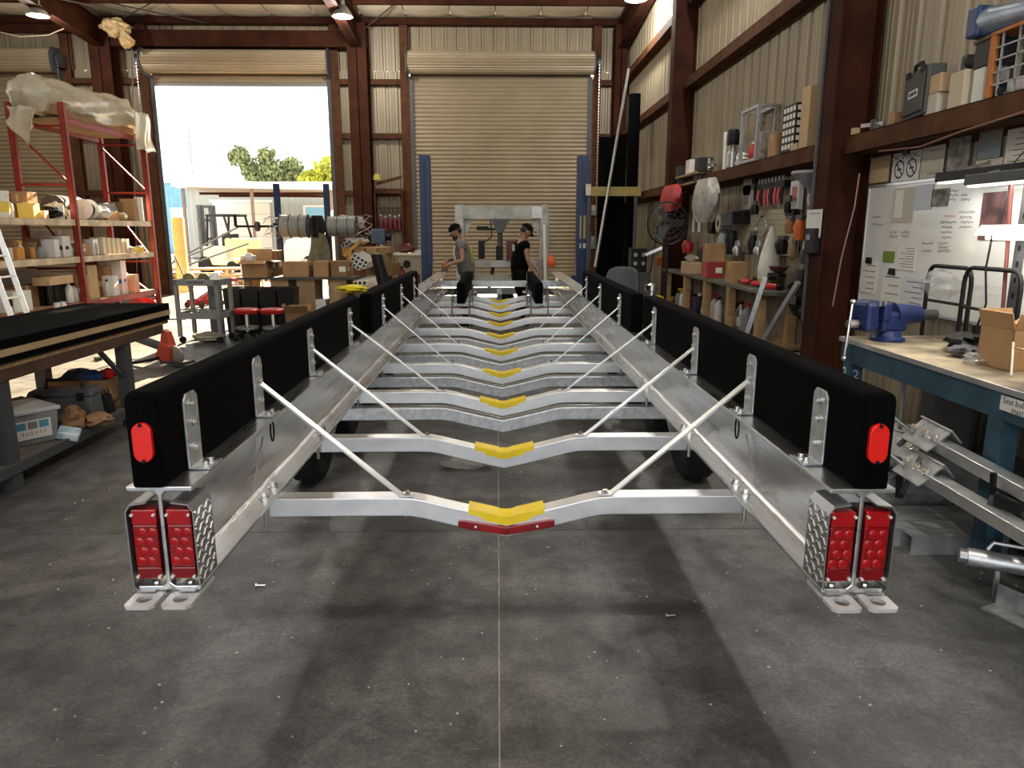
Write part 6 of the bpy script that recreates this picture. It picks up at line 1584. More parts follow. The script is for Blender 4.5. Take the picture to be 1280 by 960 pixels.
# ------------------------------------------------------------------ right wall, far bay: pegboard bench
PX0, PX1, PY0, PY1, PZ = 2.74, 3.18, 7.35, 12.05, 1.0
pb = thing('pegboard_bench', 'long narrow timber bench along the far part of the right wall', 'bench', ((PX0 + PX1) / 2, (PY0 + PY1) / 2, 0))
cx, cy = (PX0 + PX1) / 2, (PY0 + PY1) / 2; hx, hy = (PX1 - PX0) / 2, (PY1 - PY0) / 2
MB().bx(-hx, hx, -hy, hy, PZ - .035, PZ).build('bench_top', M('bench_green', (.10, .10, .075), .6, var=.2, scale=5), pb)
for y in (-hy + .25, -hy + 1.25, -hy + 2.25, -hy + 3.3, hy - .2):
    MB().bx(-hx + .01, -hx + .10, y - .045, y + .045, 0, PZ - .035).build('leg', WOOD, pb); MB().bx(hx - .10, hx - .01, y - .045, y + .045, 0, PZ - .035).build('leg', WOOD, pb)
MB().bx(-hx + .02, hx, -hy, hy, .40, .43).build('lower_shelf', PLY, pb)
def byp(px, X): return at(px, 330, X=X).y
UG = 'bottles under the pegboard bench'
LQ = {'red': RED, 'maroon': M('bottle_maroon'), 'white': WHITE, 'blue': M('bottle_blue', (.05, .18, .45), .3), 'purple': M('bottle_purple', (.12, .05, .2), .4), 'black': BLACK, 'grey': GREYP, 'yellow': YELLOW, 'steel': STEEL}
for px, c, cap, r_, h, kind, lab in ((846, 'grey', 'black', .06, .24, 'bottle', 'small grey bottle at the far end under the pegboard bench'), (851, 'white', 'yellow', .055, .3, 'spray', 'white spray bottle with yellow head under the bench'), (857, 'red', 'black', .08, .36, 'bottle', 'red canister under the pegboard bench'), (866, 'purple', 'black', .05, .27, 'can', 'purple can next to the red canister'),
                          (872, 'black', 'white', .05, .30, 'can', 'black can with white cap under the bench'), (878, 'maroon', 'red', .045, .26, 'can', 'maroon can between black and blue bottles'), (884, 'blue', 'white', .06, .33, 'spray', 'blue spray bottle under the pegboard bench'), (890, 'white', 'red', .06, .36, 'spray', 'white spray bottle with red trigger'), (896, 'white', 'black', .055, .33, 'bottle', 'tall white bottle right of the red-trigger sprayer'),
                          (916, 'maroon', 'red', .05, .38, 'can', 'tall maroon can near the middle wooden leg'), (924, 'steel', 'black', .06, .36, 'bottle', 'silver flask under the near part of the bench'), (932, 'grey', 'red', .07, .36, 'bottle', 'big grey flask near the leaning bars')):
    bottle(lab, (PX0 + .19, byp(px, PX0 + .13), .431), r_, h, LQ[c], LQ[cap], kind, band=PAPER if c in ('maroon', 'steel', 'blue') else None, group=UG)
single('yellow_tray', 'yellow tray at the far end of the lower shelf', 'tray', MB().box((0, 0, .04), (.24, .34, .08), taper=1.1), YELLOW, (PX0 + .14, byp(832, PX0 + .14), .431))
# on the bench
BG = 'cartons on the pegboard bench'
card_box('long low tan carton on the pegboard bench', (2.86, byp(864, 2.86), PZ), (.20, .40, .17), 0, CARDL, group=BG)
crumple((2.86, byp(864, 2.86), PZ + .172), (.16, .36, .10), FILM, 'plastic_pack', 'silver plastic pack lying on the long tan carton', 'pack', seed=100)
card_box('red carton with white print on the pegboard bench', (2.88, byp(889, 2.86), PZ), (.22, .26, .21), 0, M('carton_red', (.36, .03, .03), .5), tape=False, mark='white', group=BG)
card_box('brown carton stacked on the red carton', (2.90, byp(890, 2.88), PZ + .212), (.22, .28, .24), .05, CARD, group=BG)
card_box('tan carton with maroon tape near the tool stack', (2.88, byp(917, 2.84), PZ), (.18, .24, .25), .04, CARD, group=BG); 
single('yellow_pad', 'yellow pad behind the tan carton on the bench', 'pad', MB().box((0, 0, .10), (.06, .2, .20)), YELLOW, (3.08, byp(906, 3.08), PZ))
t = thing('paint_cup', 'orange cup standing on the pegboard bench', 'cup', (2.92, byp(826, 2.92), PZ)); MB().lathe([(.06, 0), (.07, .02), (.075, .16), (.065, .16), (.06, .01), (0, .01)], n=16).build('body', ORANGE, t, smooth=True); MB().lathe([(.077, .13), (.08, .14), (.08, .16), (.077, .165)], n=16).build('rim', ORANGE, t)
# stack of red and black drill cases / cordless tools
for k, (px, z, lab) in enumerate(((932, 0, 'red and black cordless drill at the far end of the tool stack'), (947, 0, 'red and black cordless drill in the middle of the tool stack'), (962, 0, 'red and black cordless driver nearest on the bench'))):
    t = thing('cordless_drill', lab, 'drill', (2.86, byp(px, 2.84), PZ), R(-70 + 15 * k), 'cordless tools on the bench'); t.scale = (.7, .7, .7)
    MB().tube([(-.12, 0, .06), (-.06, 0, .065), (.10, 0, .06)], [.03, .052, .045], n=14).build('body', RED, t, smooth=True); MB().cyl((-.19, 0, .06), (-.12, 0, .06), .022, n=10).build('chuck', BLACK, t); MB().box((.10, .06, .05), (.06, .14, .06)).build('grip', BLACK, t, bevel=.012); MB().box((.10, .15, .045), (.10, .06, .085)).build('battery', BLACK, t, bevel=.008)
for k, (px, w, lab) in enumerate(((938, .34, 'lower black clamp bar on the tool stack'), (950, .36, 'middle black clamp bar with red handles'), (962, .34, 'upper black clamp bar on the tool stack'), (972, .30, 'shortest black clamp bar nearest the column'))):
    t = thing('bar_clamp', lab, 'clamp', (3.02, byp(px, 3.02), PZ + .005 + .042 * k), R(80 + 6 * k), 'bar clamps on the bench'); MB().bx(-w / 2, w / 2, -.02, .02, 0, .035).build('bar', BLACK, t); MB().box((-w / 2, .03, .018), (.03, .09, .034)).build('jaw', BLACK, t); MB().cyl((w / 2 - .05, 0, .018), (w / 2 + .03, 0, .018), .017, n=8).build('grip', RED if k % 2 else BLACK, t)
bp_ = thing('bowl', 'dark maroon bowl on top of the clamp stack', 'bowl', (3.03, byp(974, 3.03), PZ + .17)); MB().lathe([(.03, 0), (.08, .03), (.11, .07), (.10, .07), (.07, .035), (0, .012)], n=18).build('body', M('maroon', (.12, .03, .03), .7), bp_, smooth=True)
t = thing('caulk_bag', 'tall white cone-shaped bag standing behind the clamps', 'bag', (3.06, byp(962, 3.06), PZ)); MB().lathe([(.09, 0), (.12, .06), (.13, .20), (.10, .38), (.05, .56), (.018, .66), (0, .67)], n=18).build('body', M('bag_white', (.68, .68, .60), .5, var=.08, scale=6), t, smooth=True); MB().lathe([(.092, .005), (.125, .05), (.126, .09), (.10, .02)], n=18).build('green_band', M('band_green', (.35, .45, .12), .5), t, smooth=True)
# pegboard and hung tools
ym, L, z0, z1 = span(925, 262, 1000, 318, XR - .03)
pg = thing('pegboard', 'cream perforated pegboard on the right wall above the bench', 'pegboard', (XR - .03, ym, z0))
MB().bx(-.008, .0, -L / 2, L / 2, 0, z1 - z0).build('panel', M('peg_cream', (.48, .42, .30), .7), pg); mb = MB()
for i in range(int(L / .06)):
    for j in range(int((z1 - z0) / .06)): mb.cyl((-.0095, -L / 2 + .03 + i * .06, .03 + j * .06), (-.008, -L / 2 + .03 + i * .06, .03 + j * .06), .007, n=5)
mb.build('peg_hole', M('hole', (.05, .04, .03), .9), pg, kind='stuff')
HX = XR - .06
def hung(name, lab, cat, x0, y0, x1, y1, fn, X=HX):
    ym, L, z0, z1 = span(x0, y0, x1, y1, X); t = thing(name, lab, cat, (X, ym, z0)); fn(t, L, z1 - z0); return t
def level_fn(t, L, h): MB().bx(-.02, .02, -L / 2, L / 2, 0, h).build('body', M('level_white', (.62, .60, .54), .5), t); MB().bx(-.022, -.02, -L * .3, L * .3, h * .2, h * .6).build('scale', M('scale_grey', (.35, .33, .30), .6), t); MB().lathe([(.012, -.02), (L * .55, -.02), (L * .55, .02), (.012, .02)], (0, 0, h), n=14, axis='x').build('ring', STEEL, t)
hung('hanging_scale', 'white strip with ring hanging on the wall above the cartons', 'ruler', 930, 232, 940, 262, level_fn)
def plier_fn(t, L, h):
    MB().bx(-.06, .03, -L / 2, L / 2, h - .07, h).build('rack_bar', BLACK, t)
    n = 8
    for k in range(n):
        y = -L / 2 + L * (k + .5) / n; m = RED if k % 3 else BLACK
        MB().tube([(-.05, y, h - .06), (-.06, y + .01, h * .45), (-.055, y - .01, h * .1)], [.016, .022, .012], n=8).build('grip', m, t, smooth=True)
        MB().bar((-.05, y, h - .05), (-.05, y, h + .05), .02, .02).build('jaw', STEEL, t)
hung('plier_rack', 'rack of red and black handled pliers on the wall', 'tool rack', 952, 228, 986, 260, plier_fn)
def tape_fn(t, L, h): MB().bx(-.03, .02, -L / 2, L / 2, 0, h).build('card', PAPER, t); MB().bx(-.032, -.03, -L * .3, L * .3, h * .3, h * .8).build('print', M('print_pink', (.5, .2, .18), .7), t); MB().box((-.04, 0, -.03), (.06, L, .07)).build('block', BLACK, t)
hung('carded_tool', 'white carded tool hanging right of the plier rack', 'tool', 991, 226, 1002, 262, tape_fn)
def funnel_fn(t, L, h): MB().lathe([(L * .5, h), (L * .52, h * .92), (.03, h * .5), (.02, h * .35), (0, h * .35)], n=16).build('cup', GREYP, t, smooth=True); MB().tube([(0, 0, h * .4), (0, .02, h * .2), (0, 0, 0)], .010).build('hose', WHITE, t, smooth=True)
hung('spray_gun', 'grey spray gun cup hanging beside the near column', 'spray gun', 1003, 214, 1022, 256, funnel_fn, XR - .26)
for k, (x0, y0, x1, y1, m, lab) in enumerate(((886, 268, 894, 292, BLACK, 'leftmost black tape roll on the wall rail'), (896, 268, 904, 290, WHITE, 'white tape roll on the wall rail'), (908, 266, 918, 282, GREYP, 'grey caulk gun head on the wall rail'), (923, 264, 936, 280, BLACK, 'black box hanging on the wall rail'))):
    if k < 2: hung('tape_roll', lab, 'tape', x0, y0, x1, y1, lambda t, L, h, m=m: (MB().lathe([(h * .22, -.03), (h * .5, -.03), (h * .5, .03), (h * .22, .03), (h * .22, -.03)], (0, 0, h * .5), n=20, axis='x').build('roll', m, t, smooth=.6), MB().lathe([(h * .15, -.032), (h * .22, -.032), (h * .22, .032), (h * .15, .032), (h * .15, -.032)], (0, 0, h * .5), n=16, axis='x').build('core', CARD, t)))
    else: hung('holster_box', lab, 'holder', x0, y0, x1, y1, lambda t, L, h, m=m: (MB().bx(-.08, .03, -L / 2, L / 2, 0, h).build('body', m, t, bevel=.008), MB().bx(-.04, .0, -.015, .015, h, h + .05).build('hook', STEEL, t)))
def bag_fn(m):
    def fn(t, L, h):
        mb = MB(); mb.grid(lambda u, v: ((.06 + .05 * math.sin(PI * v)) * math.cos(2 * PI * u) * (1 + .2 * math.sin(5 * 2 * PI * u)), L * .5 * (.35 + .65 * math.sin(PI * min(1, .15 + v * .75))) * math.sin(2 * PI * u) * (1 + .12 * math.sin(4 * 2 * PI * u + 5 * v)), h * (1 - v)), 22, 9, wrap=True); mb.build('bag', m, t, smooth=.9)
        MB().tube([(0, -.03, h), (0, 0, h + .07), (0, .03, h)], .006).build('strap', BLACK, t)
    return fn
hung('hanging_bag', 'silver-grey plastic bag hanging from the wall shelf', 'bag', 868, 224, 897, 278, bag_fn(M('bag_silver', (.40, .39, .36), .35, var=.3, scale=8)), XR - .46)
hung('hanging_bag', 'red bag hanging over the pedestal fan', 'bag', 828, 232, 850, 264, bag_fn(M('bag_red', (.50, .03, .03), .5, var=.3, scale=9)), XR - .42)
for k, (px, lab) in enumerate(((868, 'left white tube hanging below the silver bag'), (875, 'right white tube hanging below the silver bag'))):
    ym, L, z0, z1 = span(px - 2, 240, px + 2, 290, XR - .1); single('white_pipe', lab, 'pipe', MB().cyl((0, 0, 0), (0, .0, z1 - z0 + .15), .022, n=10), WHITE, (XR - .1, ym, z0), group='white tubes below the silver bag')
for k, (x0, y0, x1, y1, m, lab) in enumerate(((903, 285, 912, 318, GREYP, 'grey glue gun standing below the wall rail'), (913, 280, 921, 318, BLACK, 'black caulking gun below the wall rail'), (940, 288, 947, 318, BLACK, 'black torch hanging on the pegboard'), (944, 270, 960, 298, STEEL, 'coil of silver wire hanging on the pegboard'), (975, 294, 986, 318, BLACK, 'black holster below the cone bag'), (986, 270, 996, 292, M('handle_brown', (.30, .17, .06), .6), 'brown handled hammer on the pegboard'), (998, 268, 1008, 300, ORANGE, 'orange handled shears beside the column'))):
    def fn(t, L, h, k=k, m=m):
        if k == 3: MB().tube([(0, L * .4 * math.cos(2 * PI * a / 18), h * .5 + h * .42 * math.sin(2 * PI * a / 18)) for a in range(18)], .014, n=6, closed=True).build('coil', m, t, smooth=True); MB().bar((0, 0, h * .9), (0, 0, h), .03, .03).build('tie', BLACK, t)
        else: MB().tube([(-.02, 0, 0), (-.03, .01, h * .5), (-.02, 0, h * .8)], [L * .22, L * .30, L * .2], n=10).build('body', m, t, smooth=True); MB().box((-.02, 0, h * .88), (.06, L * .8, h * .2)).build('head', DSTEEL, t, bevel=.006)
    hung(('hot_glue_gun', 'caulking_gun', 'torch', 'wire_coil', 'holster', 'hammer', 'shears')[k], lab, 'tool', x0, y0, x1, y1, fn, XR - .14)
notice('white sheet hanging on the side of the near column', 1008, 262, 1027, 297, PAPER, 2, X=XR - .38)
crumple((3.02, 7.1, .72), (.22, .4, .55), BLACK, 'cable_bundle', 'tangled black cables hanging at the near end of the pegboard bench', 'cables', seed=105, amp=.45)
card_box('brown carton on the floor at the near end of the pegboard bench', (2.95, 7.05, 0), (.36, .36, .40), 0, CARD)
for k, (a, b, X0_, lab) in enumerate((((935, 412), (957, 346), 2.62, 'left steel bar leaning against the pegboard bench'), ((953, 428), (998, 353), 2.62, 'right steel bar leaning against the pegboard bench'))):
    single('steel_bar', lab, 'bar', MB().bar(at(*b, X=2.70 - .02 * k) + (at(*a, X=2.58 - .02 * k) - at(*b, X=2.70 - .02 * k)) * ((at(*b, X=2.70 - .02 * k).z - .02) / (at(*b, X=2.70 - .02 * k).z - at(*a, X=2.58 - .02 * k).z)), at(*b, X=2.70 - .02 * k), .035, .045), GALV, group='steel bars leaning on the bench')

# goods on the girt shelf of the far bay
FZ = 2.401
def fy(px): return at(px, 200, X=3.04).y
t = thing('lantern', 'black and silver lantern on the far wall shelf', 'lantern', (3.05, fy(914), FZ)); MB().lathe([(.05, 0), (.07, .02), (.07, .2), (.05, .22), (.05, .30), (.075, .34), (.075, .46), (0, .48)], n=16).build('body', M('lantern_silver', (.5, .5, .5), .3, .7), t, smooth=True); MB().lathe([(.077, .30), (.08, .31), (.08, .45), (.06, .49), (0, .49)], n=16).build('head', BLACK, t, smooth=True)
single('white_rod', 'white tube standing left of the lantern', 'tube', MB().cyl((0, 0, 0), (0, .02, .50), .025, n=10), WHITE, (3.05, fy(905), FZ), smooth=True)
t = thing('box_rack', 'galvanised box frame standing on the far wall shelf', 'frame', (3.06, fy(943), FZ), R(0))
for x in (-.10, .10):
    for y in (-.27, .27): MB().bx(x - .018, x + .018, y - .018, y + .018, 0, .62).build('post', GALVD, t)
for z in (.02, .60):
    for x in (-.10, .10): MB().bx(x - .016, x + .016, -.27, .27, z - .016, z + .016).build('rail', GALVD, t)
    for y in (-.27, .27): MB().bx(-.10, .10, y - .016, y + .016, z - .016, z + .016).build('end_rail', GALVD, t)
bottle('red bottle inside the galvanised frame', (3.08, fy(936), FZ), .045, .26, RED, WHITE); crumple((3.06, fy(925), FZ), (.14, .24, .18), WHITE, 'rag', 'white rag beside the lantern on the shelf', 'rag', seed=110)
card_box('grey printed carton right of the galvanised frame', (3.05, fy(956), FZ), (.18, .14, .30), 0, M('carton_print', (.30, .24, .22), .7, var=.4, scale=14), tape=False, mark='white')
card_box('small brown carton between the printed carton and dark organiser', (3.05, fy(972), FZ), (.18, .20, .24), 0, CARD)
t = thing('organiser_case', 'black organiser box with rows of white pictures on the far shelf', 'organiser', (3.05, fy(992), FZ)); MB().bx(-.09, .09, -.17, .17, 0, .46).build('body', BLACK, t, bevel=.005)
for i in range(6):
    for j in range(4): MB().bx(-.0915, -.09, -.155 + j * .08, -.10 + j * .08, .03 + i * .072, .075 + i * .072).build('picture', PAPER, t)
    for j in range(2): MB().bx(-.075 + j * .08, -.02 + j * .08, -.1715, -.17, .03 + i * .072, .075 + i * .072).build('picture', PAPER, t)
card_box('tall cream carton with dark window beside the near column', (3.05, fy(1013), FZ), (.20, .20, .56), 0, CARDL, tape=False, mark='black')
single('wood_shelf_block', 'small pale wood block before the organiser box', 'block', MB().box((0, 0, .03), (.06, .16, .06)), CARDL, (2.985, fy(1001), FZ))
t = thing('plank_shelf', 'short plank shelf at the far end of the right wall shelf', 'shelf', (2.98, 11.3, 2.42)); MB().bx(-.14, .16, -.6, .55, -.0, .03).build('plank', PLY, t); MB().bx(-.10, .18, -.6, .55, -.12, -.09).build('plank', PLY, t)
for y in (-.5, .45): MB().bx(-.12, .16, y - .01, y + .01, -.13, .0).build('bracket', DSTEEL, t)
card_box('white instrument box on the plank shelf', (2.98, at(868, 200, X=2.98).y, 2.451), (.2, .22, .21), 0, WHITE, tape=False); card_box('black instrument box on the plank shelf', (2.98, at(880, 200, X=2.98).y, 2.451), (.2, .24, .19), 0, M('box_black'), tape=False)
card_box('dark toolbox at the far end of the plank shelf', (2.98, at(855, 200, X=2.98).y, 2.451), (.2, .2, .17), 0, M('box_black'), tape=False)
single('shelf_clutter', 'silver fittings heap right of the black instrument box', 'fittings', MB().sph((0, 0, .06), (.06, .09, .06), n=10, m=7, jit=.3).cyl((0, .1, 0), (0, .1, .16), .02), STEEL, (2.98, at(889, 205, X=2.98).y, 2.451))

# pedestal fan, red jack, things near the far column
fn_ = thing('pedestal_fan', 'black pedestal fan standing before the far column', 'fan', (2.55, 10.95, 0), R(10))
MB().lathe([(.24, 0), (.24, .03), (.05, .06), (0, .06)], n=20).build('base', BLACK, fn_, smooth=True); MB().cyl((0, 0, .05), (0, 0, 1.55), .02, n=10).build('pole', BLACK, fn_)
MB().cyl((-.02, .04, 1.72), (-.02, .16, 1.72), .07, n=14).build('motor', BLACK, fn_, smooth=True)
for rr_ in (.30, .22, .14, .07): MB().tube([(-.02 + rr_ * math.cos(2 * PI * k / 28), -.10 + (.30 - rr_) * .0, 1.72 + rr_ * math.sin(2 * PI * k / 28)) for k in range(28)], .005, n=5, closed=True).build('guard_ring', DSTEEL, fn_)
MB().tube([(-.02 + .31 * math.cos(2 * PI * k / 28), .0, 1.72 + .31 * math.sin(2 * PI * k / 28)) for k in range(28)], .012, n=6, closed=True).build('guard_rim', BLACK, fn_)
for k in range(12): a = 2 * PI * k / 12; MB().bar((-.02, -.10, 1.72), (-.02 + .30 * math.cos(a), -.10, 1.72 + .30 * math.sin(a)), .005, .005).build('guard_spoke', DSTEEL, fn_)
for k in range(3): a = 2 * PI * k / 3; MB().box((-.02 + .14 * math.cos(a), -.02, 1.72 + .14 * math.sin(a)), (.24, .01, .11), Euler((.4, -a, 0)).to_matrix()).build('blade', GREYD, fn_)
t = thing('tool_bag', 'black and red tool bag standing below the silver bag on the bench', 'bag', (3.09, byp(872, 3.0), PZ)); MB().box((0, 0, .18), (.16, .40, .30), taper=.85).build('body', BLACK, t, bevel=.02); MB().bx(-.07, .07, -.18, .18, .33, .37).build('top_flap', M('maroon'), t); MB().tube([(0, -.1, .36), (0, 0, .44), (0, .1, .36)], .01).build('handle', BLACK, t)
mc = thing('drill_press', 'dark multi-knobbed machine with chrome parts beyond the pegboard bench', 'machine', (2.50, 13.0, 0))
MB().bx(-.2, .2, -.2, .2, 0, .9).build('cabinet', GREYD, mc); MB().bx(-.14, .14, -.16, .16, .9, 1.32).build('head', BLACK, mc, bevel=.02)
for i in range(2):
    for j in range(2): MB().cyl((-.07 + .14 * i, -.165, 1.05 + .15 * j), (-.07 + .14 * i, -.19, 1.05 + .15 * j), .035, n=12).build('dial', STEEL, mc)
MB().bar((.1, -.2, 1.2), (.4, -.3, 1.34), .05, .05).build('chrome_arm', CHROME, mc); MB().bar((.22, -.1, .9), (.32, -.1, 1.7), .03, .03).build('lever', DSTEEL, mc)
# far corner: carpet rolls, yellow beam, leaning pole, office chair
for k, (px, x, r_, h, lab) in enumerate(((793, 2.83, .12, 4.35, 'tallest black carpet roll standing in the far right corner'), (781, 2.54, .14, 3.55, 'second black carpet roll in the far right corner'), (770, 2.25, .14, 3.5, 'third black carpet roll in the far right corner'), (762, 2.2, .10, 2.25, 'shortest black carpet roll beside the lift column'))):
    single('carpet_roll', lab, 'carpet roll', MB().lathe([(0, 0), (r_, 0), (r_ * 1.03, h * .3), (r_, h * .7), (r_, h), (r_ * .4, h), (r_ * .4, h - .1), (0, h - .1)], n=18), CARPET, (x, 15.6 - (.40 if k == 3 else 0), 0), smooth=.6, group='carpet rolls in the corner')
single('leaning_pole', 'long steel pole leaning in the far right corner', 'pole', MB().cyl(at(744, 334, Y=14.6), at(786, 86, Y=15.2), .03, n=8), STEEL)
t = thing('yellow_beam', 'yellow steel beam across the far right corner', 'beam', (2.35, 15.0, 2.30)); MB().box((0, 0, .09), (1.1, .1, .18)).build('beam', M('beam_yellow', (.34, .27, .07), .5, var=.15, scale=6), t); MB().box((-.52, -.06, .12), (.10, .03, .22)).build('end_plate', CREAM, t)
MB().bar((-.5, 0, 0), (-.5, 0, -2.3), .06, .06).build('prop', DSTEEL, t); MB().bar((.45, 0, 0), (.45, 0, -2.3), .06, .06).build('prop', DSTEEL, t)
t = thing('corner_shelf', 'small shelf with white box beside the right lift column', 'shelf', (2.05, 15.9, 0)); MB().bx(-.22, .22, -.15, .15, 1.9, 1.93).build('board', BROWNL, t); MB().bx(-.22, .22, -.15, .15, 1.2, 1.23).build('board', BROWNL, t)
for x in (-.2, .2): MB().bx(x - .02, x + .02, .1, .15, 0, 2.4).build('post', BROWNL, t)
card_box('white carton on the small corner shelf', (2.05, 15.88, 1.231), (.22, .2, .26), 0, PAPER, tape=False); card_box('cream carton on top of the small corner shelf', (2.0, 15.88, 1.931), (.26, .2, .22), 0, CREAM, tape=False)
ch = thing('office_chair', 'black office chair with rounded back behind the far right bunk', 'chair', (1.75, 10.4, 0), R(160))
MB().box((0, 0, .52), (.5, .48, .09)).build('seat', GREYD, ch, bevel=.035, seg=3)
mb = MB(); mb.grid(lambda u, v: ((u - .5) * .50 * (1 - .25 * max(0, v - .6) ** 1.5 * 2.4), -.22 - .08 * v + .05 * (2 * u - 1) ** 2, .62 + .48 * v - .06 * (2 * u - 1) ** 4 * v), 12, 10); mb.build('backrest', GREYD, ch, smooth=.9, solid=.06)
MB().cyl((0, 0, .08), (0, 0, .48), .03, n=10).build('gas_column', BLACK, ch); MB().bar((0, -.18, .50), (0, -.27, .72), .06, .03).build('back_bracket', BLACK, ch)
for k in range(5):
    a = 2 * PI * k / 5; MB().bar((0, 0, .10), (.28 * math.cos(a), .28 * math.sin(a), .07), .04, .03).build('leg', BLACK, ch); MB().sph((.28 * math.cos(a), .28 * math.sin(a), .03), .03, n=8, m=6).build('caster', BLACK, ch, smooth=True)
bucket('white bucket with handle behind the far right bunk', (1.55, 8.3, 0), .15, .5, WHITE); 
single('red_hook', 'silver stack of fittings on a stand behind the far right bunk', 'fittings', MB().lathe([(.05, 0), (.05, .7), (.07, .72), (.07, .78), (.05, .80), (.05, .84), (.075, .86), (.075, .92), (.05, .94), (.05, .99), (.07, 1.0), (.07, 1.06), (0, 1.08)], n=14), CHROME, (1.62, 7.6, 0), smooth=.6)

# more hand tools on the wall
for k, (x0, y0, x1, y1, m, lab) in enumerate(((942, 250, 950, 268, BLACK, 'black snips hanging left of the plier rack'), (946, 300, 954, 322, STEEL, 'silver wrench hanging under the wire coil'), (984, 244, 991, 266, BLACK, 'black scraper hanging between the plier rack and carded tool'), (1004, 300, 1013, 330, GREYD, 'dark grey grinder hanging beside the column'), (992, 296, 999, 322, M('handle_brown'), 'brown handled chisel hanging by the column'), (1010, 300, 1018, 345, BLACK, 'long black bar hanging on the column side'), (858, 292, 866, 316, RED, 'red handled tool left of the tool bag'), (920, 300, 927, 320, STEEL, 'steel bracket behind the tan carton'))):
    def fn(t, L, h, k=k, m=m):
        MB().tube([(-.02, 0, 0), (-.025, .005, h * .4), (-.02, 0, h * .62)], [L * .2, L * .26, L * .18], n=10).build('handle', m, t, smooth=True)
        MB().box((-.02, 0, h * .8), (.03, L * (.5 + .2 * (k % 3)), h * .36), (0, 0, 0), taper=.6 + .2 * (k % 3)).build('blade', STEEL if k % 2 else DSTEEL, t, bevel=.004)
    hung(('snips', 'wrench', 'scraper', 'angle_grinder', 'chisel', 'pry_bar', 'ratchet', 'steel_bracket')[k], lab, 'tool', x0, y0, x1, y1, fn, XR - .13)
# ------------------------------------------------------------------ the two workers
def skin(name, nodes, edges, mat, parent, root, sub=2, smooth=True):
    ks = list(nodes); me = bpy.data.meshes.new(name)
    me.from_pydata([nodes[k][0] for k in ks], [(ks.index(a), ks.index(b)) for a, b in edges], [])
    o = bpy.data.objects.new(name, me); COL.objects.link(o); o.parent = parent
    md = o.modifiers.new('skin', 'SKIN'); md.use_smooth_shade = smooth
    if not me.skin_vertices: 
        bpy.context.view_layer.objects.active = o
    for k, sv in zip(ks, me.skin_vertices[0].data):
        r = nodes[k][1]; sv.radius = (r, r) if not isinstance(r, tuple) else r; sv.use_root = (k == root)
    s = o.modifiers.new('sub', 'SUBSURF'); s.levels = sub; s.render_levels = sub
    me.materials.append(mat)
    return o
SKINM = M('skin', (.38, .20, .13), .55, var=.06, scale=20)
HAIR = M('hair_dark', (.022, .014, .010), .7)
def V3(*a): return Vector(a)
def hand_nodes(nodes, edges, wrist, d, side_v, up_v, pre, curl=.5):
    """palm and five bent fingers; d points along the hand, side_v across the palm to the thumb side"""
    p = Vector(wrist); palm = p + d * .055
    nodes[pre + 'palm'] = (tuple(palm), .030); edges.append((pre + 'wrist', pre + 'palm'))
    kn = p + d * .085; nodes[pre + 'hk'] = (tuple(kn), .026); edges.append((pre + 'palm', pre + 'hk'))
    for i, (off, L) in enumerate(((.027, .070), (.009, .078), (-.010, .072), (-.028, .056))):
        b = kn + side_v * off + d * .012; m_ = b + (d * math.cos(curl) - up_v * math.sin(curl)) * L * .55; e = m_ + (d * math.cos(curl * 2.4) - up_v * math.sin(curl * 2.4)) * L * .5
        for nm, q_, r_ in (('a', b, .0095), ('b', m_, .009), ('c', e, .0075)): nodes['%sf%d%s' % (pre, i, nm)] = (tuple(q_), r_)
        edges += [(pre + 'hk', '%sf%da' % (pre, i)), ('%sf%da' % (pre, i), '%sf%db' % (pre, i)), ('%sf%db' % (pre, i), '%sf%dc' % (pre, i))]
    t1 = palm + side_v * .035 + d * .005; t2 = t1 + side_v * .015 + d * .03 - up_v * .012; t3 = t2 + d * .026 - up_v * .014
    for nm, q_, r_ in (('t1', t1, .013), ('t2', t2, .0105), ('t3', t3, .0085)): nodes[pre + nm] = (tuple(q_), r_)
    edges += [(pre + 'palm', pre + 't1'), (pre + 't1', pre + 't2'), (pre + 't2', pre + 't3')]

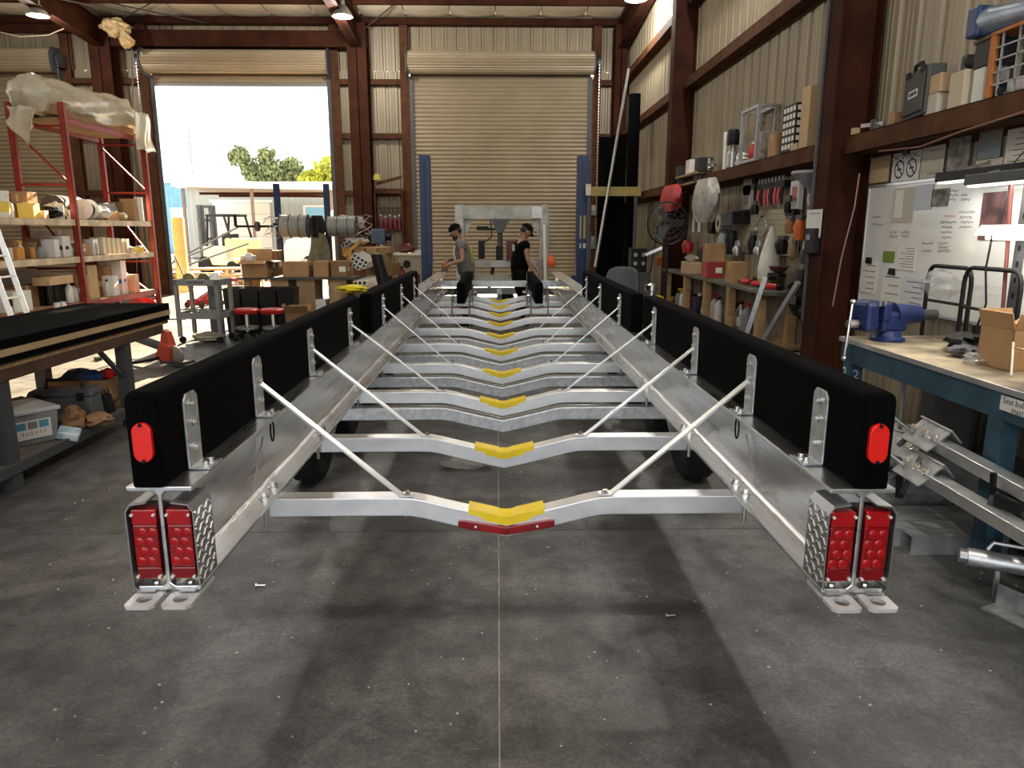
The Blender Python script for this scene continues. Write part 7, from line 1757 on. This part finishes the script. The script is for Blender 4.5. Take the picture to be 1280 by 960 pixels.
def person(label, loc, J, shirt, trousers, capm, face_dir, head_pitch, logo=None, beard=False):
    """J: joint positions relative to the feet"""
    P = thing('person', label, 'person', loc)
    nodes, edges = {}, []
    def nd(k, p, r, to=None):
        nodes[k] = (tuple(p), r)
        if to: edges.append((to, k))
    hip, chest, neck, head = J['hip'], J['chest'], J['neck'], J['head']
    side = J['side']                     # unit vector to the figure's left
    nd('pelvis', hip, .125); nd('waist', hip.lerp(chest, .45), .115, 'pelvis'); nd('chest', chest, .130, 'waist'); nd('neckb', chest.lerp(neck, .75), .075, 'chest'); nd('neck', neck, .058, 'neckb')
    for s, k in ((1, 'l'), (-1, 'r')):
        nd(k + 'clav', chest.lerp(neck, .45) + side * s * .10, .078, 'chest')
        sh, el, wr = J[k + 'sh'], J[k + 'el'], J[k + 'wr']
        nd(k + 'sh', sh, .062, k + 'clav'); nd(k + 'ua', sh.lerp(el, .5), .050, k + 'sh'); nd(k + 'el', el, .040, k + 'ua'); nd(k + 'fa', el.lerp(wr, .4), .040, k + 'el'); nd(k + 'wrist', wr, .027, k + 'fa')
        d = (wr - el).normalized(); upv = J.get(k + 'palm', V3(0, 0, 1)); sv = d.cross(upv).normalized() * (1 if k == 'l' else -1); upv = sv.cross(d).normalized() * (1 if k == 'l' else -1)
        hand_nodes(nodes, edges, wr, (d + V3(0, 0, -.25)).normalized(), sv, upv, k, .5)
        hp = hip + side * s * .095 - V3(0, 0, .13); kn, an = J[k + 'kn'], J[k + 'an']
        nd(k + 'hip', hp, .090, 'pelvis'); nd(k + 'th', hp.lerp(kn, .5), .082, k + 'hip'); nd(k + 'kn', kn, .060, k + 'th'); nd(k + 'ca', kn.lerp(an, .35), .058, k + 'kn'); nd(k + 'an', an, .042, k + 'ca')
        nd(k + 'toe', an + face_dir * .14 - V3(0, 0, .045), .036, k + 'an')
    skin('body', nodes, edges, SKINM, P, 'pelvis', 2)
    # head: skull, jaw, face features (local frame: f forward, u up, s to the left)
    f = (face_dir * math.cos(head_pitch) + V3(0, 0, -math.sin(head_pitch))).normalized(); s = side; u = s.cross(f) * -1
    if u.z < 0: u = -u
    mtx = Matrix((f, s, u)).transposed()
    def H(x, y, z): return head + mtx @ V3(x, y, z)
    mb = MB(); q = mtx
    mb.sph(head, (.098, .078, .112), n=20, m=14, rot=q)
    mb.sph(H(.028, 0, -.055), (.066, .058, .066), n=16, m=10, rot=q)
    mb.sph(H(.104, 0, -.012), (.018, .014, .024), n=10, m=8, rot=q)
    mb.cyl(H(-.01, 0, -.07), neck - V3(0, 0, .03), .056, .062, n=14)
    hd = mb.build('head', SKINM, P, smooth=.9)
    for y in (-1, 1):
        MB().sph(H(-.005, y * .080, -.012), (.022, .010, .032), n=10, m=8, rot=q).build('ear', SKINM, hd, smooth=True)
        MB().sph(H(.084, y * .032, .012), (.012, .013, .010), n=10, m=8, rot=q).build('eye', WHITE, hd, smooth=True); MB().sph(H(.094, y * .032, .010), (.005, .006, .006), n=8, m=6, rot=q).build('pupil', INK, hd, smooth=True)
        MB().box(H(.090, y * .032, .030), (.010, .034, .007), q).build('eyebrow', HAIR, hd)
    MB().sph(H(.088, 0, -.060), (.012, .024, .008), n=10, m=6, rot=q).build('mouth', M('lips', (.32, .12, .10), .5), hd, smooth=True)
    MB().sph(H(-.022, 0, .016), (.090, .084, .105), n=18, m=12, rot=q).build('hair', HAIR, hd, smooth=True)
    if beard:
        mb = MB(); mb.sph(H(.046, 0, -.082), (.064, .062, .066), n=16, m=10, rot=q, jit=.03); mb.build('beard', HAIR, hd, smooth=True)
    mb = MB()
    n = 20
    mb.grid(lambda a, b: tuple(H((.106 if math.cos(2 * PI * a) > 0 else .112) * math.cos(2 * PI * a) * math.cos(b * PI / 2 * .98) - .006, .090 * math.sin(2 * PI * a) * math.cos(b * PI / 2 * .98), .040 + .092 * math.sin(b * PI / 2))), n, 8, wrap=True)
    cp = mb.build('cap', capm[0], P, smooth=.9, solid=.006)
    mb = MB(); mb.grid(lambda a, b: tuple(H(.085 + .085 * b - .03 * (2 * a - 1) ** 2, (a - .5) * .15 * (1 - .15 * b), .046 - .022 * b - .02 * (2 * a - 1) ** 2)), 9, 5); mb.build('brim', capm[1], cp, smooth=.9, solid=.006)
    # shirt over torso and upper arms
    n2, e2 = {}, []
    def n_(k, r, to=None, p=None):
        n2[k] = (p or nodes[k][0], r)
        if to: e2.append((to, k))
    low = hip + V3(0, 0, -.12)
    n_('hem', .180, None, tuple(low)); n_('waist', .168, 'hem'); n_('chest', .175, 'waist'); n_('neckb', .098, 'chest', tuple(chest.lerp(neck, .68)))
    for k in ('l', 'r'): n_(k + 'clav', .104, 'chest'); n_(k + 'sh', .090, k + 'clav'); n_(k + 'ua', .076, k + 'sh')
    sh_ = skin('shirt', n2, e2, shirt, P, 'hem', 2)
    n3, e3 = {}, []
    def m_(k, r, to=None, p=None):
        n3[k] = (p or nodes[k][0], r)
        if to: e3.append((to, k))
    m_('band', .150, None, tuple(hip + V3(0, 0, .07))); m_('pelvis', .145, 'band', tuple(hip + V3(0, 0, -.01)))
    for k in ('l', 'r'):
        m_(k + 'hip', .108, 'pelvis'); m_(k + 'th', .100, k + 'hip'); m_(k + 'kn', .084, k + 'th'); m_(k + 'ca', .078, k + 'kn'); m_(k + 'an', .066, k + 'ca', tuple(J[k + 'an'] + V3(0, 0, .03)))
        mb = MB(); a = J[k + 'an']; mb.sph(a + face_dir * .05 - V3(0, 0, .045), (.14, .052, .052), n=14, m=8, rot=Matrix((face_dir, V3(0, 0, 1).cross(face_dir), V3(0, 0, 1))).transposed()); mb.build('shoe', M('boot', (.05, .035, .025), .7), P, smooth=True)
    skin('trousers', n3, e3, trousers, P, 'band', 2)
    return P, nodes
wx_, wy_ = -.52, 12.46
S1 = V3(.12, -1, 0).normalized(); F1 = V3(-1, -.12, 0).normalized()
J1 = dict(hip=V3(.0, 0, .93), chest=V3(-.06, -.01, 1.28), neck=V3(-.13, -.02, 1.485), head=V3(-.185, -.03, 1.60), side=S1,
          lsh=V3(-.09, -.20, 1.40), lel=V3(-.06, -.27, 1.13), lwr=V3(-.27, -.20, 1.07), rsh=V3(-.09, .18, 1.40), rel=V3(-.20, .22, 1.14), rwr=V3(-.33, .05, 1.12),
          lkn=V3(-.05, -.11, .50), lan=V3(.02, -.12, .10), rkn=V3(-.08, .11, .50), ran=V3(-.05, .13, .10))
P1, n1 = person('bearded worker in grey shirt and cap bending over the left rail', (wx_, wy_, 0), J1, M('shirt_grey', (.16, .155, .145), .85, var=.15, scale=12), M('trousers_grey', (.03, .028, .026), .9, var=.25, scale=9), (M('cap_black', (.004, .004, .004), .9, spec=.1), M('brim_tan', (.35, .27, .18), .8)), F1, R(32), beard=True)
HIV = M('hi_vis', (.30, .40, .04), .6)
mb = MB(); mb.tube([(.055, -.12, 1.34), (.085, -.12, 1.22), (.085, -.10, 1.08)], [.022, .03, .02], n=8); mb.build('vest_panel', HIV, P1, smooth=True)
mb = MB(); mb.tube([(-.20, -.12, 1.36), (-.215, -.13, 1.25), (-.19, -.13, 1.12)], [.016, .02, .014], n=8); mb.build('vest_strap', M('strap_white', (.7, .7, .62), .6), P1, smooth=True)
tl = thing('sanding_tool', 'red and brown hand tool held on the left rail by the bearded worker', 'tool', (wx_ - .375, wy_ - .12, .945)); MB().box((0, 0, .09), (.09, .10, .11)).build('housing', M('tool_rust', (.30, .10, .05), .5), tl, bevel=.02); MB().box((0, 0, .015), (.12, .11, .03)).build('pad', GREYD, tl); MB().tube([(.0, .05, .12), (-.05, .12, .05), (-.10, .16, -.3), (-.1, .2, -.93)], .010).build('cord', BLACK, tl)
wx2, wy2 = .385, 12.55
F2 = V3(.93, .30, 0).normalized(); S2 = V3(-.30, .93, 0).normalized()
J2 = dict(hip=V3(-.02, 0, .94), chest=V3(.02, .01, 1.29), neck=V3(.05, .02, 1.495), head=V3(.105, .03, 1.605), side=S2,
          lsh=V3(-.03, .19, 1.41), lel=V3(.10, .24, 1.13), lwr=V3(.28, .18, .98), rsh=V3(.085, -.165, 1.41), rel=V3(.13, -.20, 1.12), rwr=V3(.23, -.17, .92),
          lkn=V3(.04, .12, .50), lan=V3(-.02, .13, .10), rkn=V3(.06, -.10, .50), ran=V3(.03, -.11, .10))
P2, n2_ = person('worker in black shirt and cap looking down beside the right rail', (wx2, wy2, 0), J2, M('shirt_black', (.003, .003, .004), .95, spec=.1), M('trousers_black', (.004, .004, .004), .95, spec=.1), (M('cap_black'), M('cap_black')), F2, R(38))
bk = V3(*J2['chest']) - F2 * .150 + V3(0, 0, .035) + S2 * -.03
mb = MB()
for dz, w in ((.05, .10), (.02, .13), (-.01, .13), (-.04, .10)):
    for k in (-1, 0, 1): mb.box(bk + S2 * (k * w * .33) + V3(0, 0, dz), (.010, w * .24, .018), math.atan2(-F2.y, -F2.x))
mb.build('back_print', PAPER, P2)
